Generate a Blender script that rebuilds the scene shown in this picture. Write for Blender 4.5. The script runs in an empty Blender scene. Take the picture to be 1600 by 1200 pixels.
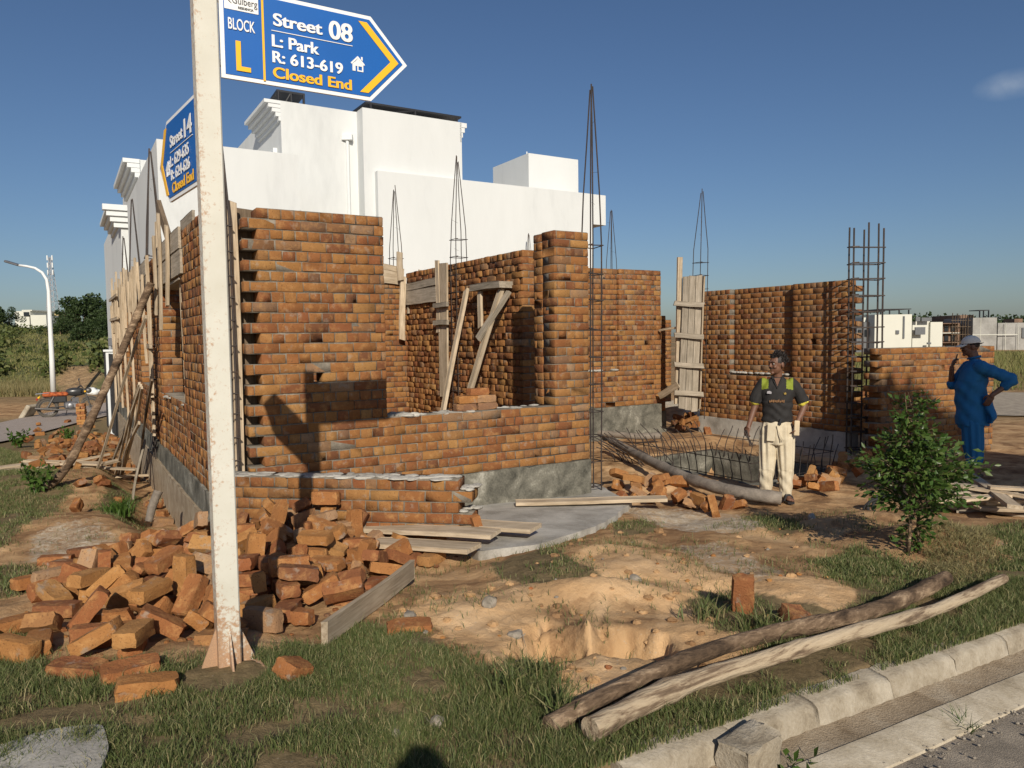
import bpy, bmesh, math, random
import numpy as np
from mathutils import Vector, Matrix
from math import pi, sin, cos, tan, radians, sqrt
random.seed(11)
RNG = np.random.default_rng(5)
SC = bpy.context.scene
COL = SC.collection
# ------------------------------------------------------------------ camera, sky, sun, exposure
FPX = 1165.0
PITCH, ROLL, CAMZ = radians(3.55), radians(0.77), 1.80
FW = Vector((0, cos(PITCH), -sin(PITCH)))
_r0 = Vector((1, 0, 0)); _u0 = _r0.cross(FW)
RT = cos(ROLL)*_r0 - sin(ROLL)*_u0
UP = cos(ROLL)*_u0 + sin(ROLL)*_r0
cam_data = bpy.data.cameras.new('camera')
cam = bpy.data.objects.new('camera', cam_data); COL.objects.link(cam)
m = Matrix((RT, UP, -FW)).transposed().to_4x4(); m.translation = (0, 0, CAMZ)
cam.matrix_world = m
cam_data.sensor_width = 36; cam_data.lens = 36*FPX/1600
cam_data.clip_start = 0.05; cam_data.clip_end = 6000
SC.camera = cam
SUN_EL, SUN_DRIFT = radians(28.0), radians(8.7)       # light travels forward, drifting to the left
world = bpy.data.worlds.new('World'); SC.world = world; world.use_nodes = True
wn, wl = world.node_tree.nodes, world.node_tree.links
for n in list(wn): wn.remove(n)
wo = wn.new('ShaderNodeOutputWorld'); wb = wn.new('ShaderNodeBackground')
sky = wn.new('ShaderNodeTexSky'); sky.sky_type = 'NISHITA'; sky.sun_disc = False
sky.sun_elevation = SUN_EL; sky.sun_rotation = pi - SUN_DRIFT
sky.air_density = 1.0; sky.dust_density = 0.9; sky.ozone_density = 3.0
wb.inputs['Strength'].default_value = 0.063
# one faint wisp of cloud high on the right
tc = wn.new('ShaderNodeTexCoord')
cd = (FW + (1580-800)/FPX*RT - (132-600)/FPX*UP).normalized()
sub = wn.new('ShaderNodeVectorMath'); sub.operation = 'SUBTRACT'; sub.inputs[1].default_value = cd
scl = wn.new('ShaderNodeVectorMath'); scl.operation = 'MULTIPLY'; scl.inputs[1].default_value = (30, 18, 62)
ln = wn.new('ShaderNodeVectorMath'); ln.operation = 'LENGTH'
cr = wn.new('ShaderNodeMapRange'); cr.inputs['From Min'].default_value = 1.0; cr.inputs['From Max'].default_value = 0.1
cn = wn.new('ShaderNodeTexNoise'); cn.inputs['Scale'].default_value = 60; cn.inputs['Detail'].default_value = 6
cm = wn.new('ShaderNodeMath'); cm.operation = 'MULTIPLY'
c2 = wn.new('ShaderNodeMath'); c2.operation = 'MULTIPLY'; c2.inputs[1].default_value = 0.45
mx = wn.new('ShaderNodeMix'); mx.data_type = 'RGBA'; mx.inputs[7].default_value = (9, 9.8, 10.6, 1)
wl.new(tc.outputs['Generated'], sub.inputs[0]); wl.new(sub.outputs[0], scl.inputs[0]); wl.new(scl.outputs[0], ln.inputs[0])
wl.new(ln.outputs['Value'], cr.inputs['Value']); wl.new(tc.outputs['Generated'], cn.inputs['Vector'])
wl.new(cr.outputs[0], cm.inputs[0]); wl.new(cn.outputs['Fac'], cm.inputs[1]); wl.new(cm.outputs[0], c2.inputs[0])
hz = wn.new('ShaderNodeHueSaturation'); hz.inputs['Saturation'].default_value = 1.03
tint = wn.new('ShaderNodeMix'); tint.data_type = 'RGBA'; tint.blend_type = 'MULTIPLY'; tint.inputs[0].default_value = 1.0; tint.inputs[7].default_value = (0.90, 0.965, 1.09, 1)
wl.new(sky.outputs[0], tint.inputs[6]); wl.new(tint.outputs[2], hz.inputs['Color'])
wl.new(c2.outputs[0], mx.inputs[0]); wl.new(hz.outputs[0], mx.inputs[6]); wl.new(mx.outputs[2], wb.inputs['Color'])
wl.new(wb.outputs[0], wo.inputs['Surface'])
sd = bpy.data.lights.new('sun', 'SUN'); sd.energy = 4.6; sd.angle = radians(0.5); sd.color = (1.0, 0.92, 0.79)
sun = bpy.data.objects.new('sun', sd); COL.objects.link(sun)
SUNV = Vector((-sin(SUN_DRIFT)*cos(SUN_EL), cos(SUN_DRIFT)*cos(SUN_EL), -sin(SUN_EL)))
sun.rotation_euler = SUNV.to_track_quat('-Z', 'Y').to_euler()
SC.view_settings.view_transform = 'Standard'; SC.view_settings.look = 'None'
SC.view_settings.exposure = 0.0; SC.view_settings.gamma = 1.0
# ------------------------------------------------------------------ geometry of the place
AZ = radians(58.98)
U2 = np.array([sin(AZ), cos(AZ)]); V2 = np.array([-U2[1], U2[0]])
A2 = np.array([-2.20, 6.34])                            # front left corner of the house
def uv(u, v, z=0.0):
    p = A2 + u*U2 + v*V2
    return Vector((p[0], p[1], z))
def ray(px, py):
    px = float(px); py = float(py)
    return FW + (px-800)/FPX*RT - (py-600)/FPX*UP
def sstep(a, b, x):
    t = np.clip((x-a)/(b-a), 0, 1); return t*t*(3-2*t)
def base_z(X, Y):
    X = np.asarray(X, float); Y = np.asarray(Y, float)
    z = np.where(Y < 2.4, 0.42, np.maximum(0, 0.60-0.075*Y))
    z = z - 0.55*sstep(9.5, 19, Y)*sstep(-3.5, -6.5, X)
    z = z - 1.6*sstep(22, 125, Y)
    return z
def gp(px, py, dz=0.0):                                 # the ground point seen at a pixel of the photograph
    d = ray(px, py); Y = 4.0
    for i in range(80):
        s = (float(base_z(d.x*Y/d.y, Y))+dz-CAMZ)/d.z
        Y = 0.6*Y + 0.4*min(max(s*d.y, 1), 900)
    s = Y/d.y
    return Vector((0, 0, CAMZ)) + d*s
def at(px, py, Y):
    d = ray(px, py); return Vector((0, 0, CAMZ)) + d*(float(Y)/d.y)
def u_at(px, v, py=600):                                # position along u where the plane v=const is seen in column px
    d = ray(px, py); o = A2 + v*V2
    n = np.array([-U2[1], U2[0]]); s = (o@n)/(d.x*n[0]+d.y*n[1])
    p = np.array([d.x*s, d.y*s]); return float((p-o)@U2)
def v_at(px, u, py=600):
    d = ray(px, py); o = A2 + u*U2
    n = U2; s = (o@n)/(d.x*n[0]+d.y*n[1])
    p = np.array([d.x*s, d.y*s]); return float((p-o)@V2)
def z_at(px, py, u, v):
    p = uv(u, v); d = ray(px, py); return CAMZ + d.z*(p.y/d.y)
# ------------------------------------------------------------------ noise
def _hash(ix, iy, seed):
    h = (ix.astype(np.int64)*374761393 + iy.astype(np.int64)*668265263 + seed*982451653) & 0xffffffff
    h = ((h ^ (h >> 13))*1274126177) & 0xffffffff
    return ((h ^ (h >> 16)) & 0xffff)/65535.0
def vnoise(x, y, seed=0):
    x = np.asarray(x, float); y = np.asarray(y, float)
    ix = np.floor(x); iy = np.floor(y); fx = x-ix; fy = y-iy
    fx = fx*fx*(3-2*fx); fy = fy*fy*(3-2*fy)
    a = _hash(ix, iy, seed); b = _hash(ix+1, iy, seed); c = _hash(ix, iy+1, seed); d = _hash(ix+1, iy+1, seed)
    return (a*(1-fx)+b*fx)*(1-fy)+(c*(1-fx)+d*fx)*fy
def fbm(x, y, seed=0, octv=4):
    s = 0; a = 0.5
    for i in range(octv):
        s = s + a*(vnoise(x*2**i, y*2**i, seed+i)-0.5)*2; a *= 0.5
    return s
# ------------------------------------------------------------------ object helpers
def tag(o, label=None, cat=None, group=None, kind=None):
    if label: o['label'] = label
    if cat: o['category'] = cat
    if group: o['group'] = group
    if kind: o['kind'] = kind
    return o
def empty(name, loc=(0, 0, 0), rz=0.0):
    o = bpy.data.objects.new(name, None); COL.objects.link(o)
    o.location = loc; o.rotation_euler = (0, 0, rz); o.empty_display_size = 0.1
    return o
def mesh_np(name, V, Fc, mats, parent=None, smooth=False, midx=None):
    me = bpy.data.meshes.new(name)
    me.from_pydata([tuple(v) for v in V] if not isinstance(V, np.ndarray) else V.tolist(), [], Fc if isinstance(Fc, list) else Fc.tolist())
    for mt in (mats if isinstance(mats, (list, tuple)) else [mats]): me.materials.append(mt)
    if midx is not None: me.polygons.foreach_set('material_index', np.asarray(midx, np.int32))
    if smooth: me.polygons.foreach_set('use_smooth', np.ones(len(me.polygons), bool))
    me.update()
    o = bpy.data.objects.new(name, me); COL.objects.link(o)
    if parent: o.parent = parent
    return o
def big_mesh(name, V, quads, tris, mats, parent=None, smooth=False):
    # fast path: numpy quads and triangles
    me = bpy.data.meshes.new(name)
    nq, nt = len(quads), len(tris)
    me.vertices.add(len(V)); me.vertices.foreach_set('co', np.asarray(V, np.float32).ravel())
    loops = np.concatenate([np.asarray(quads, np.int32).ravel(), np.asarray(tris, np.int32).ravel()]) if nt else np.asarray(quads, np.int32).ravel()
    if nq == 0: loops = np.asarray(tris, np.int32).ravel()
    me.loops.add(len(loops)); me.loops.foreach_set('vertex_index', loops)
    me.polygons.add(nq+nt)
    st = np.concatenate([np.arange(nq)*4, nq*4+np.arange(nt)*3]).astype(np.int32)
    me.polygons.foreach_set('loop_start', st)
    for mt in (mats if isinstance(mats, (list, tuple)) else [mats]): me.materials.append(mt)
    if smooth: me.polygons.foreach_set('use_smooth', np.ones(nq+nt, bool))
    me.update(calc_edges=True); me.validate()
    o = bpy.data.objects.new(name, me); COL.objects.link(o)
    if parent: o.parent = parent
    return o
class MB:
    """collects simple shapes and links them as one mesh object"""
    def __init__(s): s.V = []; s.F = []; s.M = []
    def add(s, V, F, m=0):
        b = len(s.V); s.V += [tuple(v) for v in V]; s.F += [tuple(i+b for i in f) for f in F]; s.M += [m]*len(F); return s
    def box(s, c, d, m=0, R=None, bev=0.0):
        hx, hy, hz = d[0]/2, d[1]/2, d[2]/2
        if bev <= 0:
            V = [(x, y, z) for x in (-hx, hx) for y in (-hy, hy) for z in (-hz, hz)]
            F = [(0, 1, 3, 2), (4, 6, 7, 5), (0, 4, 5, 1), (2, 3, 7, 6), (0, 2, 6, 4), (1, 5, 7, 3)]
        else:
            bb = min(bev, hx*.9, hy*.9, hz*.9)
            V, F = CH_V*np.array([hx, hy, hz]) - CH_S*bb, CH_F
            V = [tuple(v) for v in V]
        V = [Vector(v) for v in V]
        if R is not None: V = [R @ v for v in V]
        c = Vector(c)
        return s.add([v+c for v in V], F, m)
    def box2(s, a, b, m=0, bev=0.0):
        a = Vector(a); b = Vector(b)
        return s.box((a+b)/2, (abs(b.x-a.x), abs(b.y-a.y), abs(b.z-a.z)), m, None, bev)
    def tube(s, P, r, n=8, m=0, cap=True, closed=False):
        P = [Vector(p) for p in P]; k = len(P)
        rr = r if isinstance(r, (list, tuple)) else [r]*k
        V = []; prev = None
        for i, p in enumerate(P):
            if closed: t = P[(i+1) % k]-P[i-1]
            else: t = (P[min(i+1, k-1)]-P[max(i-1, 0)])
            t.normalize()
            if prev is None:
                a = Vector((0, 0, 1)) if abs(t.z) < .9 else Vector((1, 0, 0))
                x = a.cross(t).normalized()
            else:
                x = (prev - t*prev.dot(t)).normalized()
            prev = x; y = t.cross(x)
            for j in range(n):
                an = 2*pi*j/n; V.append(p + (x*cos(an)+y*sin(an))*rr[i])
        F = []
        for i in range(k if closed else k-1):
            for j in range(n):
                a = i*n+j; b = i*n+(j+1) % n; c = ((i+1) % k)*n+(j+1) % n; d = ((i+1) % k)*n+j
                F.append((a, b, c, d))
        if cap and not closed:
            F.append(tuple(range(n-1, -1, -1))); F.append(tuple((k-1)*n+j for j in range(n)))
        return s.add(V, F, m)
    def loft(s, rings, n=20, m=0, cap=True, power=2.0):
        """rings: (cx, cy, cz, rx, ry[, tilt about x, tilt about y])"""
        V = []
        for r in rings:
            cx, cy, cz, rx, ry = r[:5]; tx = r[5] if len(r) > 5 else 0; ty = r[6] if len(r) > 6 else 0
            for j in range(n):
                a = 2*pi*j/n; ca, sa = cos(a), sin(a)
                x = math.copysign(abs(ca)**(2/power), ca)*rx; y = math.copysign(abs(sa)**(2/power), sa)*ry
                V.append((cx+x, cy+y, cz + y*tx + x*ty))
        F = []
        for i in range(len(rings)-1):
            for j in range(n):
                F.append((i*n+j, i*n+(j+1) % n, (i+1)*n+(j+1) % n, (i+1)*n+j))
        if cap:
            F.append(tuple(range(n-1, -1, -1))); F.append(tuple((len(rings)-1)*n+j for j in range(n)))
        return s.add(V, F, m)
    def ball(s, c, r, n=12, k=8, m=0, R=None):
        r = r if isinstance(r, (tuple, list)) else (r, r, r)
        V = []; c = Vector(c)
        for i in range(k+1):
            t = pi*i/k
            for j in range(n):
                a = 2*pi*j/n
                v = Vector((sin(t)*cos(a)*r[0], sin(t)*sin(a)*r[1], cos(t)*r[2]))
                if R is not None: v = R @ v
                V.append(c+v)
        F = [(i*n+j, (i+1)*n+j, (i+1)*n+(j+1) % n, i*n+(j+1) % n) for i in range(k) for j in range(n)]
        return s.add(V, F, m)
    def prism(s, poly, t0, t1, m=0, M=None):
        n = len(poly); V = [Vector((p[0], p[1], t0)) for p in poly]+[Vector((p[0], p[1], t1)) for p in poly]
        if M is not None: V = [M @ v for v in V]
        F = [tuple(range(n-1, -1, -1)), tuple(range(n, 2*n))]+[(i, (i+1) % n, n+(i+1) % n, n+i) for i in range(n)]
        return s.add(V, F, m)
    def build(s, name, mats, parent=None, smooth=False, loc=None, weld=False):
        V = s.V
        if loc is not None:
            L = Vector(loc); V = [tuple(Vector(v)-L) for v in V]
        me = bpy.data.meshes.new(name); me.from_pydata(V, [], s.F)
        for mt in (mats if isinstance(mats, (list, tuple)) else [mats]): me.materials.append(mt)
        me.polygons.foreach_set('material_index', np.array(s.M, np.int32))
        if smooth: me.polygons.foreach_set('use_smooth', np.ones(len(me.polygons), bool))
        if weld or smooth:
            bm = bmesh.new(); bm.from_mesh(me); bmesh.ops.remove_doubles(bm, verts=bm.verts, dist=1e-5)
            bmesh.ops.recalc_face_normals(bm, faces=bm.faces); bm.to_mesh(me); bm.free()
        me.update()
        o = bpy.data.objects.new(name, me); COL.objects.link(o)
        if loc is not None: o.location = loc
        if parent: o.parent = parent
        return o
def smooth_by_angle(o, deg=35):
    me = o.data
    me.polygons.foreach_set('use_smooth', np.ones(len(me.polygons), bool))
    try: me.set_sharp_from_angle(angle=radians(deg))
    except Exception: pass
    return o
def modified(o, *mods):
    """apply modifiers to an object's mesh"""
    for kind, kw in mods:
        md = o.modifiers.new(kind.lower(), kind)
        for k, v in kw.items(): setattr(md, k, v)
    dg = bpy.context.evaluated_depsgraph_get(); dg.update()
    me = bpy.data.meshes.new_from_object(o.evaluated_get(dg))
    for md in list(o.modifiers): o.modifiers.remove(md)
    old = o.data; mats = list(old.materials); o.data = me
    if len(me.materials) == 0:
        for mt in mats: me.materials.append(mt)
    bpy.data.meshes.remove(old)
    return o
# chamfered box template: CH_V corners in -1..1, CH_S how each vertex moves in by the bevel
def _chamfer():
    V, S, idx = [], [], {}
    for sx in (-1, 1):
        for sy in (-1, 1):
            for sz in (-1, 1):
                for ax in range(3):                     # the vertex that lies on face of axis ax
                    idx[(sx, sy, sz, ax)] = len(V); V.append((sx, sy, sz))
                    S.append(tuple(0 if k == ax else (sx, sy, sz)[k] for k in range(3)))
    F = []
    for ax in range(3):
        a, b = (ax+1) % 3, (ax+2) % 3
        for sg in (-1, 1):
            q = []
            for (p, r) in ((-1, -1), (1, -1), (1, 1), (-1, 1)):
                c = [0, 0, 0]; c[ax] = sg; c[a] = p; c[b] = r; q.append(idx[(*c, ax)])
            F.append(tuple(q if sg > 0 else q[::-1]))
    for ax in range(3):                                 # edges along ax
        a, b = (ax+1) % 3, (ax+2) % 3
        for p in (-1, 1):
            for r in (-1, 1):
                c0 = [0, 0, 0]; c0[ax] = -1; c0[a] = p; c0[b] = r; c1 = list(c0); c1[ax] = 1
                q = [idx[(*c0, a)], idx[(*c1, a)], idx[(*c1, b)], idx[(*c0, b)]]
                F.append(tuple(q if p*r < 0 else q[::-1]))
    for sx in (-1, 1):
        for sy in (-1, 1):
            for sz in (-1, 1):
                t = [idx[(sx, sy, sz, k)] for k in range(3)]
                F.append(tuple(t if sx*sy*sz > 0 else t[::-1]))
    return np.array(V, float), np.array(S, float), F
CH_V, CH_S, CH_F = _chamfer()
CH_Q = np.array([f for f in CH_F if len(f) == 4]); CH_T = np.array([f for f in CH_F if len(f) == 3])
# ------------------------------------------------------------------ materials
def newmat(name):
    mt = bpy.data.materials.new(name); mt.use_nodes = True
    nt = mt.node_tree; b = nt.nodes['Principled BSDF']
    return mt, nt, nt.nodes, nt.links, b
def ramp(nt, stops, fac=None):
    r = nt.nodes.new('ShaderNodeValToRGB'); e = r.color_ramp.elements
    while len(e) > 1: e.remove(e[-1])
    e[0].position = stops[0][0]; e[0].color = (*stops[0][1], 1)
    for p, c in stops[1:]:
        q = e.new(p); q.color = (*c, 1)
    if fac is not None: nt.links.new(fac, r.inputs['Fac'])
    return r
def noise(nt, scale, detail=4, vec=None, rough=0.55, dist=0.0):
    n = nt.nodes.new('ShaderNodeTexNoise'); n.inputs['Scale'].default_value = scale
    n.inputs['Detail'].default_value = detail; n.inputs['Roughness'].default_value = rough; n.inputs['Distortion'].default_value = dist
    if vec is not None: nt.links.new(vec, n.inputs['Vector'])
    return n
def coords(nt, rnd=False, scale=None, space='Object', turn=0.0):
    t = nt.nodes.new('ShaderNodeTexCoord'); out = t.outputs[space]
    if turn:
        vr = nt.nodes.new('ShaderNodeVectorRotate'); vr.rotation_type = 'Z_AXIS'; vr.inputs['Angle'].default_value = turn; nt.links.new(out, vr.inputs['Vector']); out = vr.outputs[0]
    if rnd:
        oi = nt.nodes.new('ShaderNodeObjectInfo'); c = nt.nodes.new('ShaderNodeCombineXYZ')
        mm = nt.nodes.new('ShaderNodeMath'); mm.operation = 'MULTIPLY'; mm.inputs[1].default_value = 37.0
        nt.links.new(oi.outputs['Random'], mm.inputs[0])
        for k in range(3): nt.links.new(mm.outputs[0], c.inputs[k])
        ad = nt.nodes.new('ShaderNodeVectorMath'); ad.operation = 'ADD'
        nt.links.new(out, ad.inputs[0]); nt.links.new(c.outputs[0], ad.inputs[1]); out = ad.outputs[0]
    if scale:
        s = nt.nodes.new('ShaderNodeVectorMath'); s.operation = 'MULTIPLY'; s.inputs[1].default_value = scale
        nt.links.new(out, s.inputs[0]); out = s.outputs[0]
    return out
def mixc(nt, fac, a, b, mode='MIX'):
    x = nt.nodes.new('ShaderNodeMix'); x.data_type = 'RGBA'; x.blend_type = mode
    for s, v in ((0, fac), (6, a), (7, b)):
        if hasattr(v, 'links') or isinstance(v, bpy.types.NodeSocket): nt.links.new(v, x.inputs[s])
        elif s == 0: x.inputs[0].default_value = v
        else: x.inputs[s].default_value = (*v, 1)
    return x.outputs[2]
def bump(nt, b, h, strength=0.4, dist=0.01):
    n = nt.nodes.new('ShaderNodeBump'); n.inputs['Strength'].default_value = strength; n.inputs['Distance'].default_value = dist
    nt.links.new(h, n.inputs['Height']); nt.links.new(n.outputs[0], b.inputs['Normal'])
def mth(nt, op, a, b=None, clamp=False):
    n = nt.nodes.new('ShaderNodeMath'); n.operation = op; n.use_clamp = clamp
    for i, v in enumerate((a, b)):
        if v is None: continue
        if isinstance(v, bpy.types.NodeSocket): nt.links.new(v, n.inputs[i])
        else: n.inputs[i].default_value = v
    return n.outputs[0]
def simple(name, col, rough=0.6, metal=0.0, var=0.15, scale=6.0, bmp=0.0, bs=60, rnd=False, spec=0.5):
    mt, nt, N, L, b = newmat(name); v = coords(nt, rnd)
    n = noise(nt, scale, 5, v)
    lo = tuple(c*(1-var) for c in col); hi = tuple(min(1, c*(1+var)) for c in col)
    r = ramp(nt, [(0.3, lo), (0.7, hi)], n.outputs['Fac']); L.new(r.outputs[0], b.inputs['Base Color'])
    b.inputs['Roughness'].default_value = rough; b.inputs['Metallic'].default_value = metal
    b.inputs['Specular IOR Level'].default_value = spec
    if bmp:
        n2 = noise(nt, bs, 4, v); bump(nt, b, n2.outputs['Fac'], bmp, 0.006)
    return mt
def mat_brick(name, rnd_object=False, dim=1.0, soil=0.25, rough_b=.75):
    mt, nt, N, L, b = newmat(name); v = coords(nt, rnd_object)
    if rnd_object:
        oi = N.new('ShaderNodeObjectInfo'); rd = oi.outputs['Random']
    else:
        ge = N.new('ShaderNodeNewGeometry'); rd = ge.outputs['Random Per Island']
    k = dim
    r = ramp(nt, [(0.0, (0.115*k, 0.050*k, 0.026*k)), (.08, (0.178*k, 0.067*k, 0.028*k)), (.22, (0.240*k, 0.096*k, 0.033*k)), (.36, (0.288*k, 0.131*k, 0.039*k)), (.48, (0.216*k, 0.074*k, 0.030*k)),
                  (.58, (0.322*k, 0.161*k, 0.049*k)), (.70, (0.259*k, 0.108*k, 0.035*k)), (.82, (0.365*k, 0.199*k, 0.065*k)), (.90, (0.192*k, 0.096*k, 0.042*k)), (.96, (0.317*k, 0.212*k, 0.123*k)), (1.0, (0.144*k, 0.081*k, 0.049*k))], rd)
    n1 = noise(nt, 14, 6, v, .65); n2 = noise(nt, 90, 5, v, .7); n3 = noise(nt, 10.5, 5, v, .6)
    c = mixc(nt, mth(nt, 'MULTIPLY', n1.outputs['Fac'], .55), r.outputs[0], (.22*k, .090*k, .038*k))
    c = mixc(nt, mth(nt, 'MULTIPLY', ramp(nt, [(.50, (0, 0, 0)), (.76, (1, 1, 1))], n1.outputs['Fac']).outputs[0], .6), c, (.50*k, .28*k, .105*k))
    c = mixc(nt, mth(nt, 'MULTIPLY', ramp(nt, [(.60, (0, 0, 0)), (.68, (1, 1, 1))], n3.outputs['Fac']).outputs[0], soil), c, (.33, .285, .23))
    c = mixc(nt, ramp(nt, [(.33, (.75, .75, .75)), (.43, (0, 0, 0))], n2.outputs['Fac']).outputs[0], c, (.075*k, .034*k, .018*k))
    L.new(c, b.inputs['Base Color']); b.inputs['Roughness'].default_value = .92; b.inputs['Specular IOR Level'].default_value = .2
    h = mth(nt, 'ADD', n1.outputs['Fac'], mth(nt, 'MULTIPLY', n2.outputs['Fac'], .6)); bump(nt, b, h, rough_b, .010)
    return mt
def mat_blotch(name, stops, scale=2.5, rough=.9, fine=60, bmp=.4, rnd=False, bd=.006, warp=.4, anis=None, turn=0.0):
    mt, nt, N, L, b = newmat(name); v = coords(nt, rnd, anis, 'Object', turn)
    n1 = noise(nt, scale, 8, v, .62, warp); n2 = noise(nt, fine, 5, v, .65)
    f = mth(nt, 'ADD', mth(nt, 'MULTIPLY', n1.outputs['Fac'], .75), mth(nt, 'MULTIPLY', n2.outputs['Fac'], .25))
    r = ramp(nt, stops, f); L.new(r.outputs[0], b.inputs['Base Color'])
    b.inputs['Roughness'].default_value = rough; b.inputs['Specular IOR Level'].default_value = .25
    if bmp: bump(nt, b, mth(nt, 'ADD', n1.outputs['Fac'], n2.outputs['Fac']), bmp, bd)
    return mt
def mat_wood(name, a, c, d, gl=26.0, rnd=True, dirt=.35):
    mt, nt, N, L, b = newmat(name)
    v = coords(nt, rnd, (1.6, gl, gl)); v2 = coords(nt, rnd)
    n1 = noise(nt, 1.6, 8, v, .7, .6); n2 = noise(nt, 5, 4, v2)
    r = ramp(nt, [(.28, d), (.42, c), (.6, a), (.8, tuple(min(1, q*1.12) for q in a))], n1.outputs['Fac'])
    cc = mixc(nt, mth(nt, 'MULTIPLY', ramp(nt, [(.45, (0, 0, 0)), (.7, (1, 1, 1))], n2.outputs['Fac']).outputs[0], dirt), r.outputs[0], tuple(q*.55 for q in c))
    oi = N.new('ShaderNodeObjectInfo'); val = mth(nt, 'ADD', mth(nt, 'MULTIPLY', oi.outputs['Random'], .4), .78)
    hs = N.new('ShaderNodeHueSaturation'); L.new(cc, hs.inputs['Color']); L.new(val, hs.inputs['Value'])
    L.new(hs.outputs[0], b.inputs['Base Color']); b.inputs['Roughness'].default_value = .85; b.inputs['Specular IOR Level'].default_value = .25
    bump(nt, b, n1.outputs['Fac'], .5, .004)
    return mt
def mat_leaf(name, cols, rough=.55, trans=.25):
    mt, nt, N, L, b = newmat(name); ge = N.new('ShaderNodeNewGeometry')
    k = len(cols)
    r = ramp(nt, [(i/(k-1), c) for i, c in enumerate(cols)], ge.outputs['Random Per Island'])
    L.new(r.outputs[0], b.inputs['Base Color']); b.inputs['Roughness'].default_value = rough; b.inputs['Specular IOR Level'].default_value = .3
    if trans:
        tr = N.new('ShaderNodeBsdfTranslucent'); ms = N.new('ShaderNodeMixShader'); ms.inputs[0].default_value = trans
        L.new(r.outputs[0], tr.inputs['Color']); L.new(b.outputs[0], ms.inputs[1]); L.new(tr.outputs[0], ms.inputs[2])
        L.new(ms.outputs[0], N['Material Output'].inputs['Surface'])
    return mt
M = {}
M['brick'] = mat_brick('brick_masonry', False, .97, .36)
M['loose'] = mat_brick('brick_loose', True, 1.30, .6, 1.0)
M['mortar'] = mat_blotch('mortar', [(.3, (.095, .08, .062)), (.5, (.175, .15, .117)), (.72, (.31, .27, .215))], 9, .95, 80, .6)
M['plaster'] = mat_blotch('cement_plaster', [(.36, (.055, .053, .042)), (.46, (.115, .108, .086)), (.56, (.19, .178, .142)), (.66, (.38, .36, .30))], 3.6, .9, 50, .5)
M['cement'] = mat_blotch('cement_slab', [(.36, (.24, .22, .185)), (.48, (.37, .345, .30)), (.62, (.52, .49, .43))], 2.8, .95, 70, .5)
M['kerb'] = mat_blotch('kerb_concrete', [(.34, (.17, .135, .092)), (.46, (.31, .26, .19)), (.62, (.44, .385, .30))], 5, .95, 70, .8, True, .008)
M['white'] = mat_blotch('white_render', [(.3, (.53, .545, .54)), (.46, (.635, .65, .64)), (.75, (.69, .705, .695))], .5, .8, 5, .1, False, .01, .8, (1, 1, .25))
M['white_trim'] = simple('white_trim', (.68, .70, .695), .7, 0, .03)
M['wood'] = mat_wood('pale_timber', (.52, .42, .30), (.37, .285, .19), (.18, .13, .085))
M['greywood'] = mat_wood('weathered_timber', (.40, .34, .265), (.28, .235, .175), (.13, .105, .08))
M['darkwood'] = mat_wood('dark_timber', (.26, .19, .125), (.16, .115, .075), (.06, .045, .03), 18)
M['rebar'] = mat_blotch('steel_rebar', [(.3, (.045, .04, .04)), (.55, (.075, .06, .052)), (.75, (.15, .085, .05))], 6, .6, 90, .3)
M['rebar'].node_tree.nodes['Principled BSDF'].inputs['Metallic'].default_value = .45
M['steel_black'] = simple('black_paint', (.02, .02, .022), .45)
M['rubber'] = simple('black_rubber', (.02, .02, .02), .8)
M['chrome'] = simple('chrome', (.6, .6, .6), .25, 1.0, .05)
M['grey_metal'] = simple('grey_metal', (.25, .25, .26), .45, .8, .2)
M['skin'] = simple('skin', (.155, .072, .042), .55, 0, .18, 20, .15, 300)
M['hair'] = simple('hair', (.016, .011, .009), .6, 0, .3, 60, .6, 120)
M['glass'] = simple('dark_glass', (.02, .025, .03), .15)
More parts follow.
